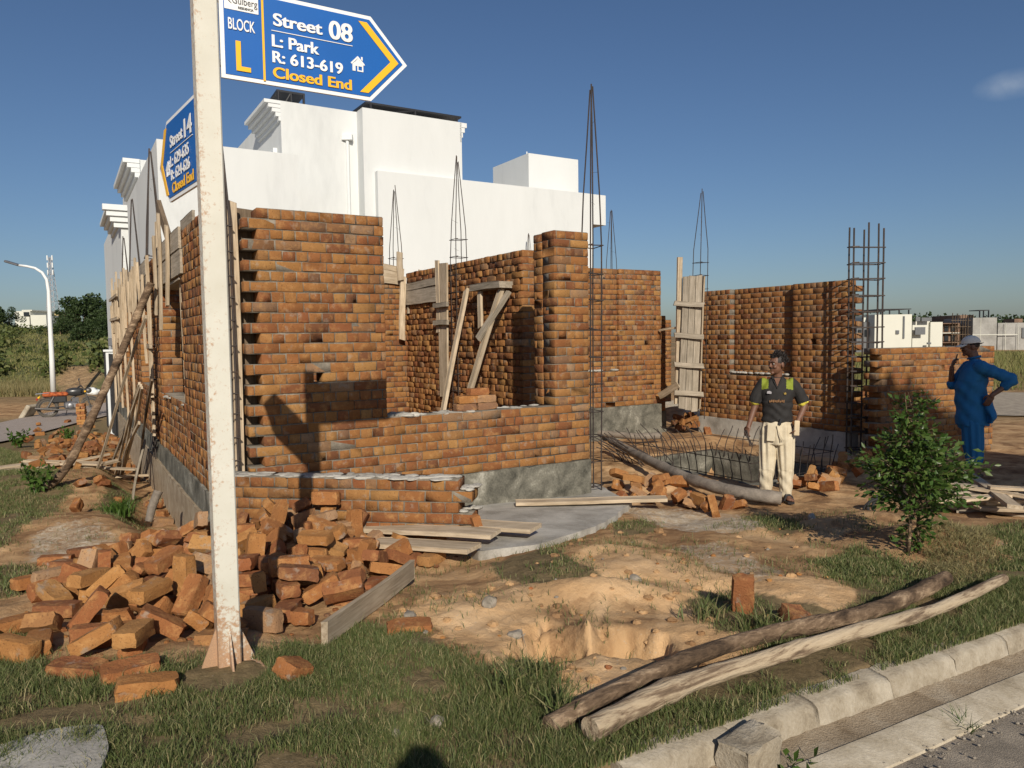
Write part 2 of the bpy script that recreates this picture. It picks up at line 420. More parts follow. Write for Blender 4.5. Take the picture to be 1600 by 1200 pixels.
# ------------------------------------------------------------------ ground
def project(X, Y, Z):
    X = np.asarray(X, float); Y = np.asarray(Y, float); Z = np.asarray(Z, float)-CAMZ
    d = X*FW.x+Y*FW.y+Z*FW.z; d = np.where(d < .05, np.nan, d)
    return 800+FPX*(X*RT.x+Y*RT.y+Z*RT.z)/d, 600-FPX*(X*UP.x+Y*UP.y+Z*UP.z)/d
def inpoly(px, py, poly):
    c = np.zeros(np.shape(px), bool); j = len(poly)-1
    for i in range(len(poly)):
        xi, yi = poly[i]; xj, yj = poly[j]
        if yi != yj:
            with np.errstate(invalid='ignore'):
                c ^= ((yi > py) != (yj > py)) & (px < (xj-xi)*(py-yi)/(yj-yi)+xi)
        j = i
    return c
def ground_poly(pts): return [(p.x, p.y) for p in (gp(*q) for q in pts)]
GRASS = [ground_poly(p) for p in (
    [(0, 990), (60, 1045), (200, 1062), (330, 1040), (440, 1015), (500, 1000), (560, 968), (640, 990), (700, 1030), (770, 1070), (800, 1035), (860, 1050), (850, 1130), (900, 1180), (900, 1330), (-300, 1330), (-300, 990)],
    [(850, 1130), (905, 1180), (1010, 1110), (1150, 1040), (1320, 965), (1480, 925), (1560, 895), (1640, 840), (1720, 835), (1720, 960), (1620, 1015), (1420, 1095), (1270, 1150), (1120, 1210), (1020, 1280), (840, 1320)],
    [(1285, 880), (1340, 858), (1420, 880), (1450, 905), (1400, 938), (1330, 935)],
    [(1065, 945), (1150, 925), (1290, 955), (1310, 990), (1200, 1005), (1110, 985)],
    [(-300, 700), (0, 700), (40, 712), (70, 745), (110, 775), (80, 805), (30, 840), (0, 862), (-300, 930)],
    [(158, 752), (212, 752), (208, 818), (165, 822)],
    [(-300, 880), (0, 885), (70, 892), (50, 920), (0, 930), (-300, 960)],
    [(765, 885), (860, 868), (930, 925), (840, 932), (790, 915)],
    [(1175, 806), (1255, 816), (1240, 838), (1190, 832)],
    [(955, 820), (1025, 812), (1015, 832), (955, 840)],
    [(1490, 832), (1660, 812), (1660, 865), (1570, 858)],
    [(1330, 935), (1420, 930), (1500, 900), (1560, 892), (1480, 925), (1320, 968), (1150, 1042)])]
def bumps():
    B = []
    for px, py, h, rx, ry in ((925, 905, .10, .50, .38), (900, 872, .07, .6, .3), (1120, 900, .05, .5, .4), (868, 1000, -.24, .15, .18), (978, 1003, -.30, .17, .19),
                              (1026, 1012, -.26, .045, .17), (922, 1000, .11, .03, .20), (925, 945, .05, .40, .10), (930, 935, .10, .42, .12), (1440, 852, .16, .42, .40), (1380, 820, .08, .5, .4), (1250, 925, .04, .3, .3), (760, 960, .05, .35, .3),
                              (130, 830, .14, .8, .6), (1020, 760, .10, .5, .5), (1100, 690, .1, .5, .5), (60, 760, .15, 1.0, .9), (1060, 650, .22, .6, .6)):
        p = gp(px, py); B.append((p.x, p.y, h, rx, ry))
    return B
BUMPS = bumps()
PIT = (5.71, 7.25, -.38, 1.75)                          # u0, u1, v0, v1 of the open tank pit
def ground_z(X, Y, fine=True):
    X = np.asarray(X, float); Y = np.asarray(Y, float)
    z = base_z(X, Y)
    for bx, by, h, rx, ry in BUMPS:
        q = ((X-bx)/rx)**2+((Y-by)/ry)**2
        if h < -.05: q = np.maximum(0, q*(1+.9*fbm(X*6, Y*6, 71, 3)+.5*fbm(X*19, Y*19, 72, 3)))**2.0
        z = z + h*np.exp(-q)
    u = (X-A2[0])*U2[0]+(Y-A2[1])*U2[1]; v = (X-A2[0])*V2[0]+(Y-A2[1])*V2[1]
    z = z - .30*sstep(-1.1, -.55, u)*sstep(-.05, -.32, u)*sstep(.2, 1.2, v)*sstep(11, 8, v)      # trench along the left wall
    near = sstep(16, 9, Y)
    rough = near*sstep(1.8, 2.6, .857*Y-.515*X)
    z = z + rough*(.048*fbm(X*1.9, Y*1.9, 3, 4) + .022*fbm(X*6, Y*6, 9, 4)) + .25*(1-near)*sstep(10, 30, Y)*fbm(X*.12, Y*.12, 5, 3)*sstep(3, 14, abs(X))
    if fine: z = z + rough*(.016*np.abs(fbm(X*13, Y*13, 21, 4))+.012*np.clip(fbm(X*4, Y*4, 28, 4), 0, 1))
    w = .857*Y-.515*X
    z = z - .22*sstep(1.91, 1.85, w)                    # dropped below the road
    z = z - .75*sstep(PIT[0]-.06, PIT[0]+.02, u)*sstep(PIT[1]+.06, PIT[1]-.02, u)*sstep(PIT[2]-.06, PIT[2]+.02, v)*sstep(PIT[3]+.06, PIT[3]-.02, v)
    return z
def gz(x, y): return float(ground_z(np.array([x]), np.array([y]))[0])
def axis(lo, hi, d0, d1, step, grow):
    a = list(np.arange(d0, d1, step)); s = step
    while a[-1] < hi: s *= grow; a.append(a[-1]+s)
    s = step; b = []
    x = d0
    while x > lo: s *= grow; x -= s; b.append(x)
    return np.array(b[::-1]+a)
def mat_ground():
    mt, nt, N, L, b = newmat('bare_earth'); v = coords(nt)
    at_ = N.new('ShaderNodeVertexColor'); at_.layer_name = 'mix'
    sp = N.new('ShaderNodeSeparateColor'); L.new(at_.outputs['Color'], sp.inputs[0])
    n0 = noise(nt, .55, 6, v, .6, .5); n1 = noise(nt, 2.6, 8, v, .65, .8); n2 = noise(nt, 26, 6, v, .7); n3 = noise(nt, 120, 4, v, .7)
    earth = ramp(nt, [(.30, (.17, .09, .044)), (.43, (.32, .185, .09)), (.55, (.50, .31, .155)), (.75, (.68, .46, .25))], n1.outputs['Fac'])
    sand = ramp(nt, [(.28, (.42, .25, .12)), (.44, (.64, .40, .20)), (.66, (.77, .52, .29))], n1.outputs['Fac'])
    cem = ramp(nt, [(.3, (.42, .33, .22)), (.6, (.60, .52, .40)), (.8, (.72, .66, .55))], n2.outputs['Fac'])
    soil = ramp(nt, [(.3, (.13, .10, .05)), (.7, (.27, .20, .105))], n2.outputs['Fac'])
    def soft(ch, k=.5):
        return mth(nt, 'MULTIPLY', mth(nt, 'SUBTRACT', mth(nt, 'ADD', ch, mth(nt, 'MULTIPLY', mth(nt, 'SUBTRACT', n2.outputs['Fac'], .5), k*2)), .3), 2.5, True)
    c = mixc(nt, soft(sp.outputs[1]), earth.outputs[0], sand.outputs[0])
    c = mixc(nt, soft(sp.outputs[2]), c, cem.outputs[0])
    c = mixc(nt, soft(sp.outputs[0]), c, soil.outputs[0])
    # scattered pale crumbs and dark damp marks
    vo = N.new('ShaderNodeTexVoronoi'); vo.inputs['Scale'].default_value = 34; L.new(v, vo.inputs['Vector'])
    crumb = ramp(nt, [(.10, (1, 1, 1)), (.2, (0, 0, 0))], vo.outputs['Distance'])
    c = mixc(nt, mth(nt, 'MULTIPLY', crumb.outputs[0], mth(nt, 'MULTIPLY', ramp(nt, [(.5, (0, 0, 0)), (.65, (1, 1, 1))], n1.outputs['Fac']).outputs[0], .6)), c, (.5, .42, .33))
    c = mixc(nt, ramp(nt, [(.3, (.5, .5, .5)), (.44, (0, 0, 0))], n0.outputs['Fac']).outputs[0], c, (.20, .12, .068))
    c = mixc(nt, mth(nt, 'MULTIPLY', n3.outputs['Fac'], .16), c, (.15, .09, .05))
    L.new(c, b.inputs['Base Color']); b.inputs['Roughness'].default_value = .97; b.inputs['Specular IOR Level'].default_value = .12
    h = mth(nt, 'ADD', mth(nt, 'MULTIPLY', n2.outputs['Fac'], 1.0), mth(nt, 'MULTIPLY', n3.outputs['Fac'], .5)); bump(nt, b, h, .55, .03)
    return mt
M['ground'] = mat_ground()
SAND = [ground_poly(p) for p in ([(600, 960), (700, 930), (850, 900), (930, 870), (1050, 880), (1180, 930), (1330, 930), (1340, 965), (1100, 1040), (900, 1130), (860, 1090), (780, 1060), (700, 1010)],
                                 [(1200, 900), (1330, 925), (1290, 985), (1160, 985)], [(940, 730), (1060, 740), (1060, 770), (980, 790)], [(1400, 890), (1500, 870), (1540, 900), (1470, 915)])]
CEM = [ground_poly(p) for p in ([(930, 790), (1100, 800), (1200, 815), (1190, 835), (1060, 835), (990, 815)], [(1040, 860), (1120, 850), (1210, 905), (1190, 930), (1090, 900)],
                                [(1545, 850), (1640, 870), (1660, 930), (1590, 900)], [(30, 850), (130, 830), (160, 850), (100, 890), (30, 880)], [(990, 620), (1200, 640), (1330, 700), (1330, 730), (1150, 690)])]
def build_ground():
    xs = axis(-1600, 1600, -5.6, 6.8, .04, 1.13); ys = axis(-60, 2600, 1.7, 10.8, .04, 1.10)
    xs = np.unique(np.round(np.concatenate([xs, np.arange(-.6, 1.2, .02)]), 4)); ys = np.unique(np.round(np.concatenate([ys, np.arange(2.6, 4.6, .02)]), 4))
    X, Y = np.meshgrid(xs, ys); Z = ground_z(X, Y)
    V = np.stack([X.ravel(), Y.ravel(), Z.ravel()], 1); nx, ny = len(xs), len(ys)
    i = (np.arange(ny-1)[:, None]*nx+np.arange(nx-1)[None, :]).ravel()
    Q = np.stack([i, i+1, i+1+nx, i+nx], 1)
    o = big_mesh('ground', V, Q, np.zeros((0, 3), int), M['ground'], smooth=True)
    wx = X + .10*fbm(X*2.2, Y*2.2, 31); wy = Y + .10*fbm(X*2.2, Y*2.2, 47)
    jx, jy = np.random.default_rng(3).normal(0, 1, (2, 8))
    def mask(polys, soft):
        k = np.zeros(X.shape)
        for p in polys:
            q = np.zeros(X.shape)
            for a_, b_ in zip(jx, jy): q += inpoly(wx+a_*soft, wy+b_*soft, p)
            k = np.maximum(k, q/len(jx))
        return k
    g = mask(GRASS, .04); s = mask(SAND, .10)*(1-.85*mask([ground_poly([(845, 955), (915, 945), (922, 1040), (865, 1050)]), ground_poly([(932, 945), (1020, 955), (1035, 1050), (940, 1060)]), ground_poly([(700, 915), (860, 885), (900, 905), (760, 940)])], .05)); c = mask(CEM, .18)*.72
    farg = sstep(12, 17, Y)*(.55+.6*fbm(X*.15, Y*.15, 8)); g = np.clip(g+farg*sstep(2, 8, abs(X)), 0, 1)
    colr = np.stack([g.ravel(), s.ravel(), c.ravel(), np.ones(X.size)], 1).astype(np.float32)
    ca = o.data.color_attributes.new('mix', 'FLOAT_COLOR', 'POINT'); ca.data.foreach_set('color', colr.ravel())
    tag(o, kind='structure')
build_ground()
# road, gutter and kerb run parallel to the front of the house
def kpt(w, s, z):                                       # w metres in front of the camera, s metres along the street
    n = np.array([-U2[1], U2[0]]); p = n*w+U2*s
    return Vector((p[0], p[1], z))
def kz(w, s, dz):
    p = kpt(w, s, 0); return float(base_z(p.x, p.y))+dz
def strip(name, ws, dzs, s0, s1, ds, mat, lab=None):
    V = []; S = np.arange(s0, s1+1e-6, ds)
    for s in S:
        for w, dz in zip(ws, dzs):
            p = kpt(w, s, 0); V.append((p.x, p.y, float(base_z(p.x, p.y))+dz + .006*float(fbm(np.array([p.x*5]), np.array([p.y*5]), 77)[0])))
    k = len(ws); Fc = []
    for i in range(len(S)-1):
        for j in range(k-1): Fc.append((i*k+j, i*k+j+1, (i+1)*k+j+1, (i+1)*k+j))
    o = mesh_np(name, V, Fc, mat, smooth=True); smooth_by_angle(o, 25); tag(o, kind='structure'); return o
M['asphalt'] = mat_blotch('asphalt', [(.3, (.22, .185, .14)), (.48, (.36, .30, .23)), (.66, (.52, .435, .33))], 6, .95, 160, 1.0, False, .012)
M['gutter'] = mat_blotch('gutter_dirt', [(.3, (.22, .16, .10)), (.5, (.36, .28, .19)), (.7, (.47, .40, .30))], 6, .97, 110, .9, False, .012)
strip('road', list(np.linspace(-6, 1.47, 40))+[1.53], [-.155]*40+[-.160], -9, 24, .2, M['asphalt'])
strip('gutter', [1.66, 1.72, 1.80], [-.120, -.118, -.100], -9, 24, .1, M['gutter'])
M['edging'] = mat_blotch('edging_concrete', [(.34, (.24, .19, .125)), (.46, (.40, .335, .24)), (.62, (.54, .47, .36))], 5, .95, 70, .6)
strip('road_edging', [1.505, 1.520, 1.60, 1.655, 1.67], [-.19, -.150, -.122, -.114, -.15], -9, 24, .1, M['edging'])
def kerb_stones():
    s = 1.50; first = True
    labs = ['pale concrete kerbstone shown whole beyond the little green weed', 'worn kerbstone with a chipped dark joint beside the gutter grass',
            'long worn concrete kerbstone under the middle of the pale log', 'kerbstone behind the tall gutter weed', 'kerbstone at the right edge of the picture beside the strip of grass']
    k = 0
    while s < 6.2:
        L = .46+.05*random.random()
        mb = MB(); n = 16
        prof = [(1.775, -.18), (1.783, -.11), (1.800, -.036), (1.822, -.016), (1.90, -.002), (1.905, -.18)]
        V = []
        for i in range(n+1):
            ss = s+.002+(L-.004)*i/n
            e = .005 if i in (0, n) else 0
            for (w, dz) in prof:
                jw = random.gauss(0, .002); p = kpt(w+jw, ss, 0)
                V.append((p.x, p.y, float(base_z(p.x, p.y))+dz-e*(dz > -.1)+random.gauss(0, .0018)))
        q = len(prof); Fc = [(i*q+j, (i+1)*q+j, (i+1)*q+(j+1) % q, i*q+(j+1) % q) for i in range(n) for j in range(q)]
        Fc += [tuple(range(q)), tuple(n*q+j for j in reversed(range(q)))]
        mb.add(V, Fc); o = mb.build('kerbstone', M['kerb'], loc=kpt(1.85, s+L/2, kz(1.85, s+L/2, -.08)), weld=True); smooth_by_angle(o, 80)
        tag(o, labs[min(k, 4)] if k < 5 else 'worn kerbstone farther along the street past the right edge', 'kerbstone', 'kerbstones along the street edge')
        s += L; k += 1
    # the broken block nearest the camera, knocked out of line
    p = gp(1172, 1150); o = chunk('kerb_block', (.20, .13, .15), (p.x, p.y, p.z-.072), M['kerb'], (.05, -.06, pi/2-AZ+.12), .02, 1)
    tag(o, 'thick broken concrete kerb block standing out of line beside the near end of the logs', 'kerb block')
def chunk(name, dim, loc, mat, rot=(0, 0, 0), jit=.012, sub=2, parent=None):
    bm = bmesh.new(); bmesh.ops.create_cube(bm, size=1)
    for v in bm.verts: v.co = Vector((v.co.x*dim[0], v.co.y*dim[1], v.co.z*dim[2]))
    bmesh.ops.bevel(bm, geom=list(bm.edges), offset=min(dim)*.12, segments=2, affect='EDGES', profile=.6)
    bmesh.ops.subdivide_edges(bm, edges=[e for e in bm.edges if e.calc_length() > min(dim)*.3], cuts=sub, use_grid_fill=True)
    for v in bm.verts: v.co += Vector((random.gauss(0, 1), random.gauss(0, 1), random.gauss(0, 1)))*jit*.25
    me = bpy.data.meshes.new(name); bm.to_mesh(me); bm.free(); me.materials.append(mat)
    o = bpy.data.objects.new(name, me); COL.objects.link(o); o.location = loc; o.rotation_euler = rot
    smooth_by_angle(o, 40)
    if parent: o.parent = parent
    return o
kerb_stones()
# flat concrete patch at bottom left and slab beside the house
def flat_patch(name, pts, dz, mat, edge=.06, label=None, cat=None, kind=None, step=.03):
    P = ground_poly(pts); xs = [p[0] for p in P]; ys = [p[1] for p in P]
    X, Y = np.meshgrid(np.arange(min(xs)-.1, max(xs)+.1, step), np.arange(min(ys)-.1, max(ys)+.1, step))
    ins = inpoly(X+.05*fbm(X*4, Y*4, 3), Y+.05*fbm(X*4, Y*4, 13), P)
    Z = base_z(X, Y)+dz+.006*fbm(X*3, Y*3, 51)
    idx = -np.ones(X.shape, int); V = []; Fc = []
    for j in range(X.shape[0]-1):
        for i in range(X.shape[1]-1):
            if ins[j, i]:
                q = []
                for (jj, ii) in ((j, i), (j, i+1), (j+1, i+1), (j+1, i)):
                    if idx[jj, ii] < 0: idx[jj, ii] = len(V); V.append((X[jj, ii], Y[jj, ii], Z[jj, ii]))
                    q.append(idx[jj, ii])
                Fc.append(tuple(q))
    bm = bmesh.new(); me = bpy.data.meshes.new(name); me.from_pydata(V, [], Fc); bm.from_mesh(me)
    for it in range(5):
        nb_ = {}
        for v in bm.verts:
            e_ = [e for e in v.link_edges if e.is_boundary]
            if len(e_) == 2: nb_[v] = (e_[0].other_vert(v).co+e_[1].other_vert(v).co)/2
        for v, q in nb_.items(): v.co = v.co*.4+q*.6
    r = bmesh.ops.extrude_face_region(bm, geom=list(bm.faces))
    for v in [g for g in r['geom'] if isinstance(g, bmesh.types.BMVert)]: v.co.z += .0
    low = [v for v in bm.verts if v not in set(g for g in r['geom'] if isinstance(g, bmesh.types.BMVert))]
    for v in low: v.co.z -= .12
    bmesh.ops.recalc_face_normals(bm, faces=bm.faces); bm.to_mesh(me); bm.free(); me.materials.append(mat)
    o = bpy.data.objects.new(name, me); COL.objects.link(o); smooth_by_angle(o, 40)
    tag(o, label, cat, None, kind); return o
flat_patch('concrete_apron', [(690, 850), (735, 785), (930, 765), (985, 795), (965, 815), (925, 838), (840, 866), (745, 880)], .075, M['cement'], kind='structure')
flat_patch('concrete_path', [(-250, 1195), (0, 1180), (60, 1155), (150, 1150), (160, 1185), (130, 1260), (-250, 1300)], .035, M['cement'], kind='structure')
# ------------------------------------------------------------------ brick walls
CHT = .0885                                            # height of one course
def brick_wall(name, parent, O, d, L, zb, zt, thick=.225, holes=(), recess=(), tooth=(False, False), top=None, jit=.0026, back=True, mats=None, phase=0, tilt=1.0):
    """O: corner at the visible face; x along d, y into the wall. zt: top height, or top(x) gives it"""
    d = np.array(d, float); d /= np.linalg.norm(d)
    nco = int(round((zt-zb)/CHT))
    B = []; core = []
    for i in range(nco):
        z0 = zb+i*CHT; zm = z0+CHT/2; st = (i+phase) % 2 == 0
        x0, x1 = 0.0, L
        if tooth[0]: x0 = -.055 if st else .065
        if tooth[1]: x1 = L+.055 if st else L-.055
        iv = [(x0, x1, 0.0)]
        for (a, b, h0, h1) in holes:
            if h0 <= zm <= h1:
                nv = []
                for (p, q, y) in iv:
                    if b <= p or a >= q: nv.append((p, q, y)); continue
                    if a > p: nv.append((p, a, y))
                    if b < q: nv.append((b, q, y))
                iv = nv
        for (a, b, h0, h1, dep) in recess:
            if h0 <= zm <= h1:
                nv = []
                for (p, q, y) in iv:
                    if b <= p or a >= q: nv.append((p, q, y)); continue
                    if a > p: nv.append((p, a, y))
                    nv.append((max(a, p), min(b, q), dep))
                    if b < q: nv.append((b, q, y))
                iv = nv
        if top is not None:
            iv = [(p, q, y) for (p, q, y) in iv]
            nv = []
            for (p, q, y) in iv:
                # keep the stretch where the profile is above this course
                xs = np.arange(p, q+.02, .06); ok = [top(x) > zm for x in xs]; a = None
                for x, k in zip(xs, ok):
                    if k and a is None: a = x
                    if not k and a is not None: nv.append((a, x, y)); a = None
                if a is not None: nv.append((a, q, y))
            iv = nv
        for (p, q, y) in iv:
            core.append((p+.010, q-.010, z0, z0+CHT, y+.0018+jit*1.7, thick-.0018-jit*1.7))
            pitch = .221 if st else .1105
            off = (.0 if st else .055) + .004*random.random()
            cuts = [p]; k = math.ceil((p-off)/pitch+.12)
            while off+k*pitch < q-pitch*.2:
                c = off+k*pitch+random.gauss(0, .004)
                if c > cuts[-1]+.03: cuts.append(c)
                k += 1
            cuts.append(q)
            for a, b in zip(cuts[:-1], cuts[1:]):
                if b-a < .03: continue
                dep = (.107 if st else thick-y) if y+.1 < thick else thick-y
                B.append((a, b, z0, y, y+min(dep, thick-y)))
                if st and back and y == 0: B.append((a+random.uniform(0, .01), b, z0, thick-.107, thick))
    nb = len(B); R = np.random.default_rng(len(B)+int(L*100))
    B = np.array(B)
    bed = .0092
    cx = (B[:, 0]+B[:, 1])/2; hx = (B[:, 1]-B[:, 0])/2-bed/2; cy = (B[:, 3]+B[:, 4])/2; hy = (B[:, 4]-B[:, 3])/2; cz = B[:, 2]+CHT/2; hz = np.full(nb, (CHT-bed)/2)
    hz = hz+R.normal(0, .0014, nb); cy = cy+np.clip(R.normal(0, jit, nb), -1.5*jit, 1.5*jit); cz = cz+R.normal(0, .0014, nb)
    H = np.stack([hx, hy, hz], 1)
    bev = R.uniform(.0012, .0042, nb)
    V = CH_V[None]*H[:, None, :]-CH_S[None]*bev[:, None, None]
    V = V+R.normal(0, .0011*tilt, V.shape)+np.repeat(R.normal(0, .0015*tilt, (nb, 8, 3)), 3, axis=1)
    rot = R.normal(0, .005*tilt, nb)                          # a slight twist of each brick
    V[:, :, 1] += V[:, :, 0]*rot[:, None]; V[:, :, 2] += V[:, :, 0]*R.normal(0, .007, nb)[:, None]
    V += np.stack([cx, cy, cz], 1)[:, None, :]
    off = (np.arange(nb)*24)[:, None, None]
    Q = (CH_Q[None]+off).reshape(-1, 4); T = (CH_T[None]+off).reshape(-1, 3)
    V = V.reshape(-1, 3)
    # mortar: one box per interval and course
    mV, mF = [], []
    for (p, q, z0, z1, y0, y1) in core:
        b = len(mV)
        mV += [(x, y, z) for x in (p, q) for y in (y0, y1) for z in (z0, z1)]
        mF += [[b+k for k in f] for f in ((0, 1, 3, 2), (4, 6, 7, 5), (0, 4, 5, 1), (2, 3, 7, 6), (0, 2, 6, 4), (1, 5, 7, 3))]
    V = np.concatenate([V, np.array(mV)]); nq0 = len(Q); Q = np.concatenate([Q, np.array(mF)+nb*24])
    # to house space
    ux, uy = d; W = np.empty_like(V)
    W[:, 0] = O[0]+V[:, 0]*ux-V[:, 1]*uy; W[:, 1] = O[1]+V[:, 0]*uy+V[:, 1]*ux; W[:, 2] = V[:, 2]+(O[2] if len(O) > 2 else 0)
    o = big_mesh(name, W, Q, T, mats or [M['brick'], M['mortar']], parent)
    mi = np.zeros(len(o.data.polygons), np.int32); mi[nq0:nq0+len(mF)] = 1
    o.data.polygons.foreach_set('material_index', mi)
    return o
def footing(name, parent, O, d, L, z0, z1, thick, proud=.012, mat=None, ends=0.0):
    d = np.array(d, float); d /= np.linalg.norm(d); n = np.array([-d[1], d[0]])
    nx = max(2, int(L/.08)); nz = max(2, int((z1-z0)/.07)); mb = MB()
    def P(x, y, z): return (O[0]+d[0]*x+n[0]*y, O[1]+d[1]*x+n[1]*y, z)
    V = [];
    for k in range(nz+1):
        for i in range(nx+1):
            x = -ends+(L+2*ends)*i/nx; z = z0+(z1-z0)*k/nz
            y = -proud-.006*float(fbm(np.array([x*3+O[0]*7]), np.array([z*4]), 5)[0]); V.append(P(x, y, z+(random.gauss(0, .006) if k == nz else 0)))
    Fc = [(k*(nx+1)+i, k*(nx+1)+i+1, (k+1)*(nx+1)+i+1, (k+1)*(nx+1)+i) for k in range(nz) for i in range(nx)]
    # back, top and ends
    b = len(V); V += [P(-ends, thick+proud, z0), P(L+ends, thick+proud, z0), P(L+ends, thick+proud, z1), P(-ends, thick+proud, z1)]
    Fc.append((b+1, b, b+3, b+2))
    Fc.append(tuple([nz*(nx+1)+i for i in range(nx+1)]+[b+2, b+3]))
    Fc.append(tuple([k*(nx+1) for k in range(nz, -1, -1)]+[b, b+3][:2])); Fc.append(tuple([k*(nx+1)+nx for k in range(nz+1)]+[b+2, b+1]))
    mb.add(V, Fc); o = mb.build(name, mat or M['plaster'], parent); smooth_by_angle(o, 40); return o
def blob(mb, c, r, seed=0, k=7, n=10):
    """lumpy mortar dropping"""
    b = len(mb.V); mb.ball(c, r, n, k)
    rs = random.Random(seed)
    for i in range(b, len(mb.V)):
        v = Vector(mb.V[i]); d = v-Vector(c); mb.V[i] = tuple(Vector(c)+d*(1+rs.uniform(-.22, .22)))
ZB, ZT = .45, 2.93
house = empty('unfinished_house', (0, 0, 0))
tag(house, 'unfinished roofless brick house with window openings and bare column bars', 'house')
# front wall
tL = 0.0; t1 = u_at(605, 0); tc0 = u_at(867, 0); t2 = u_at(921, 0); ZS = 1.06
wf = brick_wall('brick_wall', house, A2, U2, t2, ZB, ZT, holes=[(t1, tc0, ZS, 9), (.52, .60, 2.93-16.9*CHT, 2.93-16.0*CHT)], tooth=(True, False))
footing('concrete_base', wf, A2, U2, t2, -.05, ZB, .225, .02)
mb = MB()
for k in range(46):
    x = random.uniform(t1, tc0); blob(mb, tuple(uv(x, random.uniform(.03, .2), ZS+.004)), (random.uniform(.03, .08), random.uniform(.03, .06), random.uniform(.008, .02)), k)
for k in range(14):
    x = random.uniform(t1, t1+.35); blob(mb, tuple(uv(x, random.uniform(.03, .2), ZS+.012)), (random.uniform(.03, .08), random.uniform(.03, .07), random.uniform(.01, .028)), k+50)
mb.build('mortar_bed', M['cement'], wf, smooth=True)
# the column's depth behind the front face
mbp = brick_wall('brick_pier', wf, tuple(A2+U2*tc0+V2*.40), -V2, .40-.23, ZS, ZT, .25)
# left wall; its outer face is u = -.3, seen from outside on the left
uL = -.30
vend = 12.9
op = [(v_at(288, uL), v_at(256, uL), 1.12, 2.48), (5.4, 6.8, 1.12, 2.48), (8.6, 9.8, 1.12, 2.48)]
Lw = vend-.32
def vx(v): return vend-v                                # x in the wall frame runs from the far end towards us
wl_ = brick_wall('brick_wall', house, tuple(A2+U2*uL+V2*vend), -V2, Lw, ZB, ZT-.02, thick=.225, holes=[(vx(b), vx(a), z0, z1) for a, b, z0, z1 in op], tooth=(False, True))
footing('concrete_base', wl_, tuple(A2+U2*uL+V2*vend), -V2, Lw, .20, ZB, .225, .02)
footing('brick_footing', wl_, tuple(A2+U2*uL+V2*vend), -V2, Lw, -.6, .20, .225, .05, M['gutter'])
mb = MB()
for k in range(20): blob(mb, tuple(uv(uL+random.uniform(.0, .2), random.uniform(op[0][0], op[0][1]), 1.13)), (.06, .07, .02), k)
mb.build('mortar_bed', M['cement'], wl_, smooth=True)
# pier between the first two openings stands proud
brick_wall('brick_pier', wl_, tuple(A2+U2*(uL-.02)+V2*(op[0][1]+.55)), -V2, .5, ZB, ZT-.1, thick=.46, back=False)
# inner walls
u1 = 3.72
vW = 5.42
w1 = brick_wall('brick_wall', house, tuple(A2+U2*u1+V2*vW), -V2, vW-1.63, ZB, ZT-.02, holes=[(1.28, 1.62, 2.35, 2.50), (2.35, 2.42, 1.9, 2.0)], jit=.011)
footing('concrete_base', w1, tuple(A2+U2*u1+V2*vW), -V2, vW-1.63, 0, ZB, .225)
w2 = brick_wall('brick_wall', house, tuple(A2+U2*(uL+.23)+V2*vW), U2, u1-uL-.03, ZB, ZT-.15)
# wall to the right of the front column, set back, with a blocked window
v3 = 3.60; u3a = u1+.235; u3b = u_at(1033, v3); u3r = u_at(968, v3); u3l = u_at(918, v3)
w3 = brick_wall('brick_wall', house, tuple(A2+U2*u3a+V2*v3), U2, u3b-u3a, .575, 2.99, recess=[(.35, u3r-u3a, 1.20, 9, .055)])
footing('concrete_base', w3, tuple(A2+U2*u3a+V2*v3), U2, u3b-u3a, 0, .575, .225)
mb = MB()
for k in range(18): blob(mb, tuple(uv(random.uniform(u3a+.5, u3r), v3+.03, 1.215)), (.08, .045, .022), k)
mb.build('mortar_bed', M['cement'], w3, smooth=True)
# dark return wall behind it with a stepped top
def steps(x): return 2.95 if x < .0 else 1.55+1.15*min(1, max(0, (3.0-x)/2.4))+0*x
w6 = brick_wall('brick_wall', house, tuple(A2+U2*(u3b+.12)+V2*(v3+3.4)), -V2, 3.15, .4, 2.75, top=lambda x: 2.72 if x < 1.2 else 2.72-.30*(x-1.2))
footing('concrete_base', w6, tuple(A2+U2*(u3b+.12)+V2*(v3+3.4)), -V2, 3.15, -.1, .4, .225)
# right wall
u4 = float((np.array([5.08, 11.22])-A2)@U2); v4 = float((np.array([5.08, 11.22])-A2)@V2)
v4e = v_at(1093, u4)
ra, rb = v_at(1237, u4), v_at(1141, u4)
w4 = brick_wall('brick_wall', house, tuple(A2+U2*u4+V2*v4e), -V2, v4e-v4, .30, 2.60, recess=[(v4e-rb, v4e-ra, 1.12, 9, .10)], holes=[(.10, .19, 1.62, 1.76), (v4e-v4-.68, v4e-v4-.59, 1.62, 1.76)], tooth=(False, True), jit=.0014, tilt=.45)
footing('concrete_base', w4, tuple(A2+U2*u4+V2*v4e), -V2, v4e-v4, -.1, .30, .225, .02, M['cement'])
mb = MB()
for k in range(18): blob(mb, tuple(uv(u4+.04, random.uniform(ra+.1, rb), 1.135)), (.045, .08, .022), k)
mb.build('mortar_bed', M['cement'], w4, smooth=True)
# back wall of the right hand room, dark behind
brick_wall('brick_wall', house, tuple(A2+U2*(u3b+.4)+V2*(v4e+2.6)), U2, 2.2, .3, 2.2, back=False)
